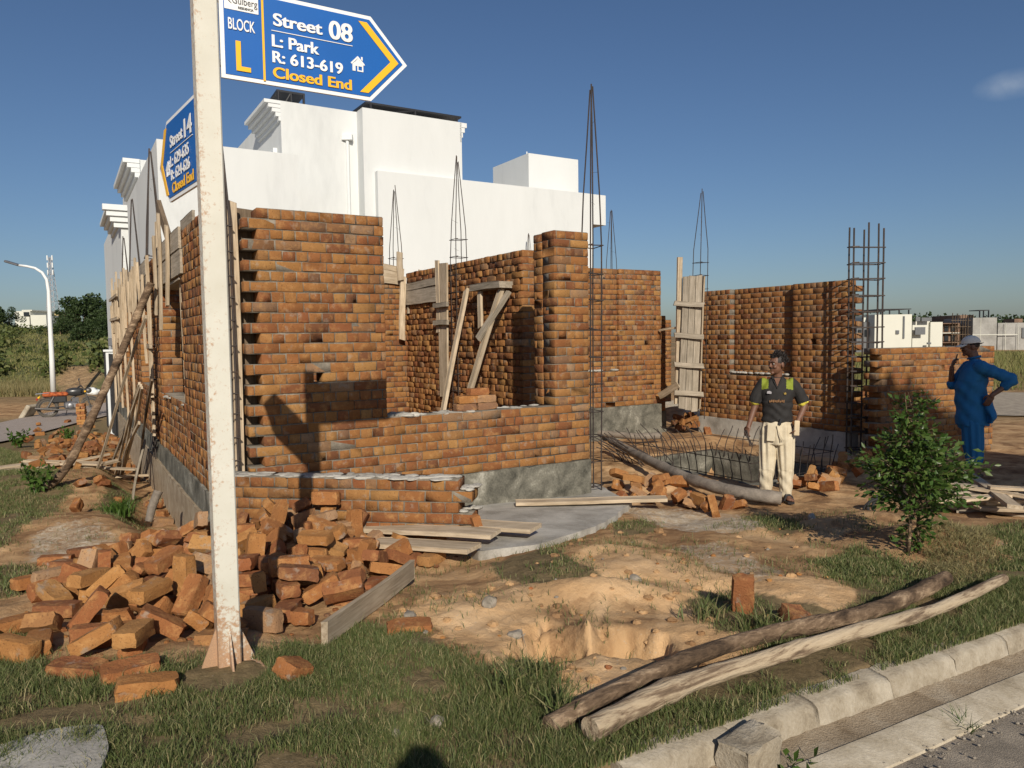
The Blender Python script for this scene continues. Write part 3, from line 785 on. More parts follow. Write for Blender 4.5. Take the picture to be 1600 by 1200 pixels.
# low wall by the street in front (a wall of its own)
LA = np.array([-2.45, 6.12]); LBp = at(728, 800, 5.78); LB = np.array([LBp.x, LBp.y]); ld = LB-LA; LL = float(np.linalg.norm(ld))
lw = brick_wall('low_wall', None, tuple(LA), ld, LL, .07, .07+7*CHT, .225, tooth=(False, True), phase=1)
mb = MB(); dn = ld/LL; nn = np.array([-dn[1], dn[0]])
for k in range(70):
    x = random.uniform(0, LL); y = random.uniform(.02, .2); p = LA+dn*x+nn*y
    blob(mb, (p[0], p[1], .07+7*CHT), (random.uniform(.03, .1), random.uniform(.03, .07), random.uniform(.006, .014)), k)
for k in range(24):
    q = random.choice([0, 2, 4]); p = LA+dn*(LL+.02+random.uniform(-.05, .04))+nn*random.uniform(.02, .2); blob(mb, (p[0], p[1], .07+(7-q-.95)*CHT+.01), (.04, .04, .014), k)
mb.build('mortar_bed', M['cement'], lw, smooth=True)
tag(lw, 'low stub of brick wall with a toothed end in front of the tall panel', 'wall')
# short garden wall on the right, behind the man in blue
G0 = at(1372, 600, 10.5); G1 = at(1553, 600, 11.3); gd = np.array([G1.x-G0.x, G1.y-G0.y]); GL = float(np.linalg.norm(gd))
gw = brick_wall('short_wall', None, (G0.x, G0.y), gd, GL, -.10, 1.58, .225, tooth=(True, False))
tag(gw, 'chest high brick wall standing behind the man in blue', 'wall')
# ------------------------------------------------------------------ reinforcement cages
def cage(cx, cy, z0, z1, w, ang, taper=1.2, n=4, r=.007, gap=.24, lean=(0, 0), wy=None, stir_to=None, open_top=False):
    mb = MB(); wy = wy or w; R = Matrix.Rotation(ang, 3, 'Z'); L_ = Vector((lean[0], lean[1], 0))
    cor = [(-1, -1), (1, -1), (1, 1), (-1, 1)] if n == 4 else [(-1, -1), (0, -1), (1, -1), (1, 1), (0, 1), (-1, 1)]
    zt_ = z1-taper
    for i, (a, b) in enumerate(cor):
        P = []; dz = random.uniform(-.10, .02)
        for t in np.linspace(0, 1, 9):
            z = z0+(z1+dz-z0)*t
            k = 1.0 if (open_top or z < zt_) else max(.10, 1-(z-zt_)/taper*.92)
            q = R @ Vector((a*w/2*k, b*wy/2*k, 0))
            P.append(Vector((cx, cy, z))+q+L_*(z-z0)+Vector((random.gauss(0, .002), random.gauss(0, .002), 0)))
        mb.tube(P, r, 6)
    z = z0+.15
    while z < (stir_to or (zt_+.05)):
        k = 1.0; q = [Vector((cx, cy, z+random.gauss(0, .006)))+L_*(z-z0)+R @ Vector((a*(w/2+r*1.6), b*(wy/2+r*1.6), random.gauss(0, .006))) for a, b in [(-1, -1), (1, -1), (1, 1), (-1, 1)]]
        mb.tube(q+[q[0]+Vector((0, 0, .006)), q[0].lerp(q[1], .2)+Vector((0, 0, .012))], r*.75, 5)
        z += gap*random.uniform(.92, 1.08)
    if not open_top:                                    # tie wire whisker
        for k in range(3):
            zz = z1-taper*random.uniform(.2, 1.2); p = Vector((cx, cy, zz))+L_*(zz-z0); q = p+Vector((random.uniform(-.1, .1), random.uniform(-.05, .05), random.uniform(-.03, .05))); mb.tube([p, q], .0015, 4)
    return mb
RA = pi/2-AZ
def add_cage(px, ptop, Y, z0=0.0, w=.17, **k):
    p = at(px, ptop, Y); c = cage(p.x, p.y, z0, p.z, w, RA, **k)
    return c.build('column_bars', M['rebar'], house)
c_front = uv(t2+.10, .10)
pt = at(924, 128, c_front.y)
cage(c_front.x, c_front.y, -.02, pt.z, .155, RA, taper=1.55, gap=.30, r=.0085, lean=((pt.x-c_front.x)/pt.z, 0)).build('column_bars', M['rebar'], house)
cc = uv(-.20, .10); cage(cc.x, cc.y, .05, 3.75, .12, RA, taper=.9, gap=.2, r=.0095).build('column_bars', M['rebar'], house)
add_cage(714, 243, 11.2, .4, .18, taper=1.2); add_cage(616, 291, 13.0, .4, .18, taper=1.2); add_cage(955, 325, 15.2, .4, .17, taper=1.3)
add_cage(1090, 295, 13.35, .3, .18, taper=1.1, lean=(.02, 0)); add_cage(826, 362, 22, 1, .17); add_cage(677, 400, 24, 1, .17)
for px, pt_, Y in ((234, 232, 10.3), (206, 312, 13.6), (193, 370, 17.0)): add_cage(px, pt_, Y, .2, .2, taper=1.5, r=.010)
ph = at(1354, 360, 10.95)
cage(ph.x, ph.y, -.05, 3.38, .42, -.06, open_top=True, n=6, r=.0125, gap=.225, wy=.17, stir_to=3.1).build('column_bars', M['rebar'], house)
# resting places of the bricks in the heap (x, y, z, turn)
HEAP = [(-1.294, 3.732, 0.381, 1.638, 0.032, 2.694), (-0.585, 5.178, 0.253, 0.035, -0.066, -2.054), (-1.233, 3.946, 0.346, -0.001, -3.067, 1.581), (-2.567, 3.771, 0.359, 3.091, 0.056, 0.834), (-2.182, 3.745, 0.441, 3.038, -0.859, 0.524), (-2.708, 4.874, 0.296, -1.645, -0.011, -0.151), (-1.863, 4.550, 0.384, 0.867, 1.496, -1.569), (-2.634, 5.130, 0.257, -0.069, -0.029, -0.398), (-2.765, 4.359, 0.343, 0.690, 0.061, 0.961), (-1.749, 3.342, 0.470, 0.008, 0.075, 1.671), (-2.411, 3.661, 0.400, 0.666, 0.053, -2.985), (-1.246, 5.841, 0.350, 1.571, 2.070, -0.175), (-2.770, 4.995, 0.336, 0.094, -0.676, 2.866), (-2.847, 5.213, 0.312, 1.495, -0.415, -0.370), (-2.899, 5.671, 0.216, 0.075, -0.004, -3.087), (-2.271, 3.473, 0.381, 3.104, -0.065, -1.043), (-2.654, 4.211, 0.363, -0.065, 0.287, -0.609), (-1.733, 3.576, 0.432, 0.086, -2.560, 0.225), (-1.001, 5.428, 0.235, -0.054, 0.052, 0.770), (-2.523, 4.028, 0.339, 0.075, -0.002, -3.122), (-3.021, 5.853, 0.242, -0.104, 2.762, -1.800), (-1.939, 3.376, 0.442, -0.084, -0.490, 0.141), (-2.635, 5.889, 0.258, 0.055, 0.540, 3.062), (-2.012, 3.503, 0.398, -1.643, 0.020, 0.277), (-3.094, 5.316, 0.243, 3.104, -0.065, -1.047), (-2.634, 3.563, 0.374, 0.047, 0.058, 2.261), (-2.156, 4.068, 0.402, 1.194, 2.823, 0.157), (-1.091, 5.523, 0.279, 0.056, 0.427, -2.294), (-1.458, 5.142, 0.393, 1.013, 0.739, 1.147), (-2.406, 5.211, 0.316, 0.714, -0.273, 1.669), (-2.290, 5.387, 0.499, 1.690, 0.300, 2.089), (-0.705, 5.266, 0.247, 0.046, -3.082, 0.916), (-1.293, 5.404, 0.372, -1.254, 0.148, 0.581), (-1.580, 3.588, 0.429, -0.589, -0.354, -1.687), (-2.641, 5.273, 0.303, 0.121, 2.584, -1.386), (-1.332, 4.930, 0.480, -0.127, 0.020, 2.875), (-2.594, 5.565, 0.244, 1.626, -0.051, -2.398), (-0.992, 4.880, 0.365, -0.239, -1.281, -0.214), (-1.975, 4.235, 0.407, -1.114, 0.528, 1.933), (-2.478, 4.271, 0.440, -0.020, 0.072, 1.294), (-0.994, 4.315, 0.376, 0.606, -0.292, -0.208), (-0.909, 5.234, 0.249, 3.135, -0.075, -1.487), (-2.515, 4.715, 0.376, -0.184, -2.951, -1.075), (-2.120, 5.725, 0.365, -1.729, 0.427, -1.502), (-1.405, 4.770, 0.486, -0.615, -1.495, 1.554), (-1.844, 4.977, 0.442, -1.985, 0.266, -2.294), (-0.866, 4.435, 0.309, 0.020, -3.070, 1.299), (-3.120, 5.112, 0.258, 3.067, 0.001, 0.011), (-1.433, 4.096, 0.453, -1.726, 0.265, 1.946), (-1.974, 4.743, 0.490, -0.772, -0.140, -2.981), (-2.701, 5.745, 0.260, -0.305, 0.287, -0.607), (-0.821, 5.080, 0.324, 1.601, -0.329, 0.693), (-0.898, 4.743, 0.399, 0.012, -0.372, -1.725), (-1.092, 3.892, 0.350, 3.122, 0.072, 1.292), (-1.687, 4.868, 0.422, 1.071, -0.182, -0.729), (-2.306, 5.835, 0.312, -0.270, -2.984, 0.666), (-2.339, 4.190, 0.433, 0.459, 2.505, 0.669), (-2.606, 4.660, 0.376, -1.067, -1.496, 1.571), (-1.446, 3.615, 0.435, 3.061, 0.671, 0.511), (-2.258, 4.177, 0.402, -0.103, -0.760, 0.124), (-1.037, 5.704, 0.214, 3.117, -0.071, -1.243), (-2.862, 5.885, 0.249, 0.448, -2.820, 1.129), (-2.727, 4.675, 0.376, -0.004, 2.214, 1.600), (-1.241, 5.720, 0.376, 0.827, -1.496, 1.567), (-1.461, 4.365, 0.473, 0.031, 3.073, -1.152), (-1.878, 3.691, 0.365, 3.077, 0.038, 0.528), (-1.936, 5.363, 0.417, -1.646, 0.005, 0.079), (-1.655, 4.686, 0.460, 0.482, -0.971, 1.638), (-1.606, 5.433, 0.412, 1.644, 0.014, 2.951), (-1.829, 5.261, 0.408, -0.106, 0.028, 0.362), (-1.440, 4.563, 0.425, 3.110, 0.028, -0.695), (-1.440, 5.492, 0.409, 1.459, -2.806, -0.213), (-2.261, 5.631, 0.397, 1.329, 2.764, -0.571), (-2.961, 4.691, 0.309, 1.610, -0.064, -2.120), (-1.942, 3.900, 0.482, 0.026, 0.046, -1.816), (-1.088, 5.157, 0.354, 1.496, 0.003, 0.038), (-1.639, 5.089, 0.493, -2.520, 0.574, 0.709), (-1.269, 4.488, 0.412, 1.249, 0.555, 0.785), (-0.812, 5.534, 0.273, 3.069, 0.457, 0.477), (-1.925, 5.020, 0.450, -2.198, -0.646, -1.739), (-0.773, 4.968, 0.318, 0.055, -0.506, -2.297), (-2.552, 4.958, 0.361, -1.185, 2.425, -0.153), (-2.746, 5.581, 0.287, -0.416, 0.346, -2.572), (-2.668, 5.391, 0.323, 2.622, -0.244, -0.439), (-1.461, 5.664, 0.442, -3.042, -0.268, -0.694), (-2.092, 4.944, 0.448, 0.051, -0.610, -2.200), (-1.674, 4.177, 0.387, -0.992, -0.183, 2.105), (-1.496, 5.876, 0.544, -1.401, 3.116, -0.175), (-1.198, 4.674, 0.378, 0.071, -0.024, -0.328), (-3.243, 5.541, 0.226, -0.054, 0.052, 0.763), (-1.034, 4.485, 0.345, 0.077, 0.369, 2.899), (-1.624, 4.459, 0.463, 0.002, 0.131, 1.636), (-1.302, 4.242, 0.501, -1.501, -0.028, -2.763), (-1.082, 4.964, 0.349, 0.031, -0.068, -2.003), (-2.340, 5.042, 0.457, 2.415, 0.228, 0.917), (-2.506, 5.712, 0.350, 0.290, 0.474, 2.870), (-1.947, 5.783, 0.418, 0.847, -0.076, 1.989), (-2.148, 5.937, 0.196, 0.073, -0.015, -2.944), (-2.001, 5.533, 0.389, 0.414, -0.270, -1.630), (-1.284, 5.155, 0.427, -2.863, -0.486, -0.199), (-2.036, 5.226, 0.415, 0.010, -2.186, -1.500), (-3.295, 5.276, 0.246, 0.072, -3.122, 0.270), (-3.005, 5.536, 0.246, 1.496, 0.005, 0.077), (-3.083, 4.679, 0.291, 0.039, -0.064, -2.121), (-2.691, 4.535, 0.362, 1.466, 0.358, -0.156), (-1.679, 4.051, 0.408, 2.171, -0.310, 2.018), (-2.144, 5.482, 0.371, -0.033, 2.499, -1.616), (-1.851, 4.110, 0.496, 0.485, 1.496, -1.572), (-1.269, 5.611, 0.359, 1.515, -0.051, -0.741), (-1.537, 3.895, 0.425, -1.907, 0.515, 0.662), (-1.709, 5.796, 0.481, -0.024, 0.597, 2.783), (-1.898, 5.863, 0.455, -0.393, -2.369, 0.887), (-2.084, 4.370, 0.510, -0.026, -0.254, 1.235), (-2.342, 4.707, 0.389, 0.006, 0.288, 1.657), (-1.813, 5.672, 0.458, -0.633, -2.479, -1.579), (-0.956, 4.084, 0.404, 2.277, -0.162, 0.175), (-1.807, 4.350, 0.474, -1.825, 0.477, 0.630), (-1.225, 4.155, 0.487, -0.110, 0.183, 0.310), (-1.080, 5.267, 0.356, 0.478, -0.315, -3.128), (-2.512, 5.397, 0.237, 0.054, 0.052, 2.368), (-2.859, 4.547, 0.301, -0.004, 0.075, 1.514), (-1.999, 3.757, 0.379, 1.501, 0.028, 0.380), (-2.848, 5.360, 0.240, -0.057, -0.049, -0.707), (-2.264, 5.311, 0.327, -0.173, 1.496, -1.571), (-0.925, 4.191, 0.327, 0.075, 0.001, 3.130), (-2.408, 4.377, 0.333, 1.640, -0.027, -2.769), (-1.284, 5.218, 0.321, 1.200, -0.320, 1.356), (-2.149, 3.858, 0.352, 0.075, -0.000, -3.138), (-2.579, 4.378, 0.333, -1.613, 0.062, 0.964), (-2.528, 5.901, 0.199, 0.005, -0.075, -1.634), (-1.969, 3.970, 0.373, 2.277, -0.023, -0.314), (-2.746, 4.782, 0.303, 1.642, 0.024, 2.816), (-1.567, 3.779, 0.358, 3.071, -0.024, -0.327), (-2.901, 5.047, 0.283, -1.492, -0.061, -2.346), (-1.252, 4.341, 0.415, 1.501, 0.028, 0.380), (-1.668, 5.424, 0.314, 0.074, 3.129, -0.167), (-2.102, 4.277, 0.400, -0.010, -0.074, -1.438), (-1.227, 4.664, 0.292, 0.055, 0.051, 2.388), (-2.311, 5.182, 0.332, -0.229, 0.727, -0.542), (-2.226, 4.420, 0.425, 2.201, 0.111, 1.450), (-1.636, 5.534, 0.312, 1.865, 0.027, -0.155), (-1.408, 3.483, 0.380, 3.067, -0.001, -0.009), (-1.491, 4.061, 0.337, 0.063, -3.102, 0.561), (-2.425, 5.014, 0.355, 0.275, 2.976, -0.388), (-2.326, 4.575, 0.318, 1.645, -0.007, -3.053), (-1.384, 3.921, 0.367, 1.539, 0.068, 1.128), (-1.759, 3.972, 0.426, 0.044, 0.873, -1.926), (-1.825, 4.346, 0.366, 3.101, 0.534, 1.066), (-1.078, 4.757, 0.315, 0.876, 0.024, 2.813), (-1.998, 4.430, 0.420, 2.224, 0.064, -0.690), (-2.064, 4.776, 0.436, 0.720, -0.341, 0.668), (-2.185, 5.200, 0.328, 0.550, 0.547, 0.664), (-1.642, 4.979, 0.433, -0.759, 0.702, 2.891), (-1.883, 5.509, 0.357, 0.075, 0.484, 2.704), (-1.564, 5.217, 0.353, -0.031, -0.216, 1.681), (-1.632, 5.737, 0.415, 1.890, 0.027, -1.926), (-1.113, 4.197, 0.383, 3.059, -0.508, 0.306), (-0.805, 4.621, 0.343, 2.580, 0.236, 0.185), (-1.802, 3.444, 0.383, -0.024, -0.071, -1.255), (-2.087, 5.546, 0.226, -0.058, -0.047, -0.683), (-1.432, 5.389, 0.237, 3.069, -0.017, -0.231), (-2.409, 4.259, 0.342, 1.641, -0.025, -2.803), (-2.384, 4.990, 0.267, -0.074, 0.014, 0.182), (-1.438, 5.291, 0.264, -1.644, -0.017, -0.231), (-0.859, 4.796, 0.282, -0.025, -0.070, -1.229), (-1.521, 5.886, 0.220, -1.498, 0.013, 2.967), (-1.486, 5.031, 0.345, 0.951, -0.365, -2.505), (-1.095, 4.975, 0.268, 0.042, -0.062, -2.166), (-2.438, 5.763, 0.229, 1.612, -0.062, -2.155), (-1.112, 5.184, 0.253, 0.039, -0.064, -2.127), (-1.336, 4.838, 0.378, 1.642, 0.024, 2.810), (-1.279, 5.582, 0.243, -1.496, 3.136, -0.073), (-2.195, 4.976, 0.346, -0.020, 2.380, 1.753), (-2.324, 5.621, 0.262, -3.056, -0.357, -0.722), (-1.991, 4.585, 0.365, 1.525, 0.395, -0.986), (-1.265, 5.043, 0.375, -0.240, -0.356, -3.134), (-2.384, 5.454, 0.253, 0.482, 3.089, -0.773), (-1.911, 4.741, 0.365, -0.004, -0.075, -1.515), (-1.447, 4.750, 0.305, -1.618, -0.058, -0.881), (-2.355, 5.514, 0.330, -1.096, 0.099, 2.279), (-1.468, 5.815, 0.370, 0.151, 1.400, -1.595), (-2.407, 4.856, 0.297, 1.496, 0.006, 0.084), (-2.202, 5.763, 0.267, -1.169, -0.187, 0.836), (-1.613, 4.884, 0.369, -0.799, 0.748, 2.830), (-1.542, 4.348, 0.395, 0.075, -0.009, -3.026), (-1.441, 5.650, 0.346, -1.441, -0.255, -0.808), (-1.775, 4.756, 0.368, 0.512, -0.720, -1.814), (-1.793, 5.324, 0.322, 0.074, 0.012, 2.982), (-1.762, 4.493, 0.386, -1.302, -2.522, 0.687), (-2.162, 4.790, 0.344, 0.664, -0.113, 1.077), (-1.660, 5.112, 0.345, -1.410, 0.591, -1.312), (-2.396, 4.723, 0.287, 0.073, 0.016, 2.921), (-1.288, 4.119, 0.412, 0.040, 3.078, -1.014), (-1.929, 5.865, 0.312, -1.067, 0.045, 2.125), (-1.171, 5.369, 0.298, -0.015, 0.485, -2.709), (-2.033, 5.787, 0.345, 1.592, 0.072, 1.859), (-2.027, 4.143, 0.331, 0.067, 0.033, 2.691), (-1.452, 4.946, 0.290, 1.502, 0.030, 0.406), (-1.501, 4.662, 0.339, -0.051, 0.373, -0.903), (-1.319, 4.865, 0.277, 0.045, -0.060, -2.211), (-1.964, 4.965, 0.289, 1.645, 0.010, 3.005), (-2.003, 5.252, 0.248, 0.008, 0.075, 1.677), (-1.644, 5.631, 0.247, -2.512, -0.008, -0.107), (-1.873, 5.130, 0.298, -0.039, -2.856, -1.800), (-1.422, 4.504, 0.323, -1.507, -0.039, -2.598), (-1.562, 4.298, 0.319, 0.065, -3.105, 0.514), (-1.866, 5.916, 0.198, 3.067, -0.005, -0.071), (-2.005, 5.720, 0.232, 1.504, -0.034, -0.472), (-2.119, 4.425, 0.310, 3.069, -0.018, -0.245), (-1.657, 4.721, 0.312, 0.478, 0.045, 0.645), (-1.300, 4.357, 0.315, 3.123, 0.073, 1.322), (-1.725, 5.329, 0.242, -0.058, 0.047, 0.679)]
# ------------------------------------------------------------------ timber
def plank(name, p0, p1, w, t, mat, parent=None, face=None, warp=.004, taper=0.0, bev=.003, split=True):
    """a sawn board from p0 to p1; face: the direction its wide side looks"""
    p0 = Vector(p0); p1 = Vector(p1); x = (p1-p0); L = x.length; x.normalize()
    f = Vector(face) if face is not None else Vector((0, -1, 0))
    z = (f-x*f.dot(x))
    if z.length < .05: z = Vector((0, 0, 1)).cross(x)
    z.normalize(); y = z.cross(x)
    n = max(4, int(L/.15)); V = []; ph = random.uniform(0, 6); jag0, jag1 = random.uniform(-.012, .012), random.uniform(-.012, .012)
    prof = [(-1, -1), (1, -1), (1, 1), (-1, 1)]
    for i in range(n+1):
        s = i/n; ww = w/2*(1-taper*s)*(1+random.gauss(0, .012)); tt = t/2
        oy = warp*sin(3.1*s*2+ph); oz = warp*cos(2.3*s*2+ph)
        for (a, b) in prof:
            for q in ((a*(ww-bev), b*tt), (a*ww, b*(tt-bev))) if a*b > 0 else ((a*ww, b*(tt-bev)), (a*(ww-bev), b*tt)):
                e = (jag0 if i == 0 else jag1 if i == n else 0)*a
                V.append(((s-.5)*L+e, q[0]+oy, q[1]+oz))
    k = 8; Fc = [(i*k+j, i*k+(j+1) % k, (i+1)*k+(j+1) % k, (i+1)*k+j) for i in range(n) for j in range(k)]
    Fc += [tuple(range(k-1, -1, -1)), tuple(n*k+j for j in range(k))]
    o = mesh_np(name, V, Fc, mat)
    bm = bmesh.new(); bm.from_mesh(o.data); bmesh.ops.recalc_face_normals(bm, faces=bm.faces); bm.to_mesh(o.data); bm.free()
    mm = Matrix((x, y, z)).transposed().to_4x4(); mm.translation = (p0+p1)/2
    o.matrix_world = mm
    if parent: o.parent = parent
    return o
NV = Vector((-V2[0], -V2[1], 0)); NU = Vector((-U2[0], -U2[1], 0))       # towards the camera from the front, towards the left
# formwork on the left wall: lintel boards along the openings and a row of upright battens
for a, b, z0, z1 in op:
    plank('formwork_board', uv(uL-.018, a-.25, 2.62), uv(uL-.018, b+.25, 2.60), .25, .03, M['greywood'], house, NU)
    plank('formwork_board', uv(uL+.11, a, 2.465), uv(uL+.11, b, 2.465), .24, .028, M['greywood'], house, (0, 0, -1))
    plank('formwork_board', uv(uL-.018, a-.2, 2.86), uv(uL-.018, b+.3, 2.86), .22, .03, M['greywood'], house, NU)
plank('formwork_board', uv(uL-.02, 6.9, 2.80), uv(uL-.02, 12.7, 2.82), .30, .03, M['greywood'], house, NU)
rs = random.Random(3)
for px, ptop, pbot in ((291, 352, 490), (282, 352, 505), (272, 372, 480), (262, 380, 475), (252, 345, 445), (244, 350, 440)):
    pass
def batten(v, z0, z1, w=.06, dv=.0, off=.045, mat='wood'):
    return plank('batten', uv(uL-off-.015, v, z1), uv(uL-off+rs.uniform(-.03, .0), v+dv, z0), w, .035, M[mat], house, NU, .006)
a0, b0 = op[0][0], op[0][1]
batten(a0+.42, 2.20, 3.06, .07, .10); batten(a0+1.15, 1.95, 3.30, .07, .16); batten(a0+1.7, 2.15, 3.1, .07, .1)
plank('batten', uv(uL+.06, a0+.30, 2.44), uv(uL+.04, a0+.10, 1.10), .085, .05, M['wood'], house, NU)
plank('formwork_board', uv(uL+.05, b0+.2, 3.55), uv(uL+.08, b0-.6, 2.92), .16, .05, M['darkwood'], house, NU)
plank('formwork_board', uv(uL+.02, b0+.3, 3.35), uv(uL+.02, b0+.35, 2.55), .12, .03, M['wood'], house, NU)
plank('formwork_board', uv(uL+.02, a0-.9, 2.96), uv(uL+.02, a0-.1, 2.97), .14, .03, M['greywood'], house, NU)
batten(b0+.62, .55, 2.95, .055, .02, .06); batten(b0+.72, .62, 2.9, .05, .0, .06)
v = b0+1.5
while v < 12.7:
    batten(v, rs.uniform(1.45, 2.35), rs.uniform(2.75, 3.25), rs.uniform(.035, .055), rs.uniform(-.06, .12), .05+rs.uniform(0, .03)); v += rs.uniform(.30, .62)
for v in (7.4, 9.0, 10.4, 11.4, 12.2, 12.75): batten(v, rs.uniform(.2, .6), rs.uniform(2.5, 3.0), .06, rs.uniform(-.05, .05), .075)
for z in (2.3, 2.75): plank('batten', uv(uL-.11, 10.2, z), uv(uL-.11, 12.95, z+.02), .06, .035, M['wood'], house, NU)
for z in (1.1, 1.75): plank('cleat', uv(uL-.09, b0+.50, z), uv(uL-.09, b0+.85, z), .06, .04, M['wood'], house, NU)
# board left against the toothed end of the front wall (formwork of the corner column)
plank('formwork_board', uv(-.105, .14, .45), uv(-.10, .12, 2.98), .075, .03, M['wood'], house, NV)
plank('formwork_board', uv(-.02, .245, .45), uv(-.02, .245, 2.95), .26, .03, M['darkwood'], house, NV)  # dark board added behind the teeth, standing in for the shade in their gaps
# formwork on the inside of the inner wall and back wall, seen through the window opening
vf = v_at(700, u1)
plank('formwork_board', uv(u1-.03, vf+.06, .9), uv(u1-.03, vf+.04, 2.96), .28, .03, M['wood'], house, NU)
plank('formwork_board', uv(u1-.035, vf+.22, 1.9), uv(u1-.035, vf+.22, 3.02), .12, .03, M['wood'], house, NU)
for z in (2.05, 2.32): plank('cleat', uv(u1-.075, vf-.18, z), uv(u1-.075, vf+.30, z), .075, .045, M['greywood'], house, NU)
plank('formwork_board', uv(u1-.03, vf+.25, 2.50), uv(u1-.03, vW-.05, 2.50), .24, .035, M['greywood'], house, NU)
plank('formwork_board', uv(u1-.032, vf+.3, 2.70), uv(u1-.032, vW-.05, 2.68), .12, .035, M['greywood'], house, NU)
ub = u_at(604, vW); 
plank('formwork_board', uv(ub-.3, vW-.03, 2.92), uv(u1-.05, vW-.03, 2.86), .28, .035, M['wood'], house, NV)
plank('formwork_board', uv(ub-.3, vW-.033, 3.08), uv(u1-.15, vW-.033, 2.98), .10, .035, M['wood'], house, NV)
for px, y0, y1, dx in ((629, 394, 438, 0), (634, 432, 531, 5), (645, 460, 490, 2), (661, 422, 505, 2)):
    uu = u_at(px, vW-.10); ub2 = u_at(px-dx, vW-.12)
    plank('batten', uv(uu, vW-.09, z_at(px, y0, uu, vW-.09)), uv(ub2, vW-.13, z_at(px-dx, y1, ub2, vW-.13)), .10 if px < 650 else .07, .04, M['wood'], house, NV)
# lintel board over the niche in the inner wall
va, vb = v_at(756, u1), v_at(803, u1)
plank('formwork_board', uv(u1-.10, va, 2.50), uv(u1-.10, vb, 2.50), .09, .22, M['greywood'], house, NU)
# formwork column at the far end of the right wall
fc = at(1078, 560, 13.05); fx = Vector((U2[0], U2[1], 0))*.35+Vector((1, 0, 0))*.65; fx.normalize(); fn = Vector((0, 0, 1)).cross(fx)*-1
if fn.y > 0: fn = -fn
form = []
for k, (dx, z1) in enumerate(((-.115, 2.82), (.005, 2.83), (.125, 2.84))):
    p = fc+fx*dx; plank('formwork_board', (p.x-.04, p.y, .52-.03*k), (p.x+.04, p.y, z1), .115, .03, M['greywood'], house, fn)
p = fc-fx*.20; plank('formwork_board', (p.x-.02, p.y+.08, .6), (p.x+.03, p.y+.08, 3.16), .09, .05, M['wood'], house, fn)
p = fc+fx*.205; plank('formwork_board', (p.x-.035, p.y+.1, .5), (p.x+.045, p.y+.1, 2.83), .20, .03, M['wood'], house, fx)
for z in (.78, 1.27, 1.78, 2.33):
    p = fc+fn*.04; plank('cleat', (p.x-.30, p.y-.04, z+.03), (p.x+.22, p.y+.0, z-.01), .085, .045, M['greywood'], house, fn)
# a single pale prop and plank wedged in the dark corner
p0 = at(1030, 516, 13.4); p1 = at(1064, 511, 13.1); tag(plank('wedge_stick', p0, p1, .04, .03, M['wood']), 'thin pale stick wedged level behind the formwork column', 'stick')
p0 = at(1030, 619, 13.3); p1 = at(1060, 601, 12.9); tag(plank('short_board', p0, p1, .12, .03, M['wood'], None, (0, -1, .3)), 'short pale board propped slanting at the foot of the formwork column', 'board')
# props inside the window opening
def thing_plank(name, p0, p1, w, t, mat, face, label, cat='plank', group=None, **k):
    return tag(plank(name, p0, p1, w, t, M[mat], None, face, **k), label, cat, group)
def op_pt(px, py, u=None, v=None):
    if u is not None: v = v_at(px, u)
    else: u = u_at(px, v)
    return uv(u, v, z_at(px, py, u, v))
thing_plank('leaning_plank', op_pt(690, 650, u=u1-.75), op_pt(731, 453, u=u1-.10), .10, .045, 'wood', NU, 'straight grey plank leaning across the upright formwork board in the window opening')
thing_plank('prop_timber', op_pt(733, 612, u=u1-.55), op_pt(785, 452, u=u1-.12), .085, .06, 'wood', NU, 'long slanting timber prop forming the stem of a Y behind the three stacked bricks', 'timber prop')
thing_plank('prop_timber', op_pt(748, 530, u=u1-.42), op_pt(797, 455, u=u1-.06), .10, .05, 'greywood', NU, 'dark grey slanting timber, right arm of the Y under the little lintel', 'timber prop', taper=.3)
thing_plank('batten', op_pt(752, 512, u=u1-.24), op_pt(753, 446, u=u1-.13), .09, .04, 'wood', NU, 'short upright pale batten under the left end of the little lintel', 'batten')
# the log prop against the left wall, and the bundle of strips
def log(name, P, r, mat, label, cat='log', n=12, knots=3, seed=0, group=None, lump=.10):
    rs_ = random.Random(seed); mb = MB(); P = [Vector(p) for p in P]
    # resample with a smooth spline
    pts = []; K = 40
    for i in range(K+1):
        t = i/K*(len(P)-1); a = min(int(t), len(P)-2); f = t-a
        p0 = P[max(a-1, 0)]; p1 = P[a]; p2 = P[a+1]; p3 = P[min(a+2, len(P)-1)]
        pts.append(.5*((2*p1)+(p2-p0)*f+(2*p0-5*p1+4*p2-p3)*f*f+(3*p1-p0-3*p2+p3)*f**3))
    kn = [(rs_.uniform(.05, .95), rs_.uniform(.1, .25)) for _ in range(knots)]
    rr = []
    for i in range(K+1):
        s = i/K; q = r[0]+(r[1]-r[0])*s
        for c, h in kn: q *= 1+h*math.exp(-((s-c)/.018)**2)
        rr.append(q*(1+rs_.uniform(-.05, .05)))
    mb.tube(pts, rr, n)
    L0 = (pts[0]+pts[-1])/2
    o = mb.build(name, mat, None, loc=L0, weld=True)
    me = o.data
    for vv in me.vertices:
        s = lump*r[0]*float(fbm(np.array([vv.co.x*9+vv.co.z*5]), np.array([vv.co.y*9+vv.co.z*6]), seed+3)[0]); vv.co += vv.normal*s
    smooth_by_angle(o, 50); tag(o, label, cat, group); return o
M['bark'] = mat_blotch('brown_bark', [(.36, (.04, .027, .018)), (.46, (.115, .075, .046)), (.54, (.20, .135, .085)), (.64, (.47, .34, .22))], 7, .92, 45, 1.0, True, .016, .8, (.45, 1.3, 1.3), -.62)
M['peeled'] = mat_blotch('peeled_log', [(.37, (.07, .048, .032)), (.44, (.20, .14, .09)), (.50, (.43, .335, .225)), (.70, (.54, .44, .31))], 6, .85, 40, .9, True, .012, .9, (.22, 1.6, 1.6), -.64)
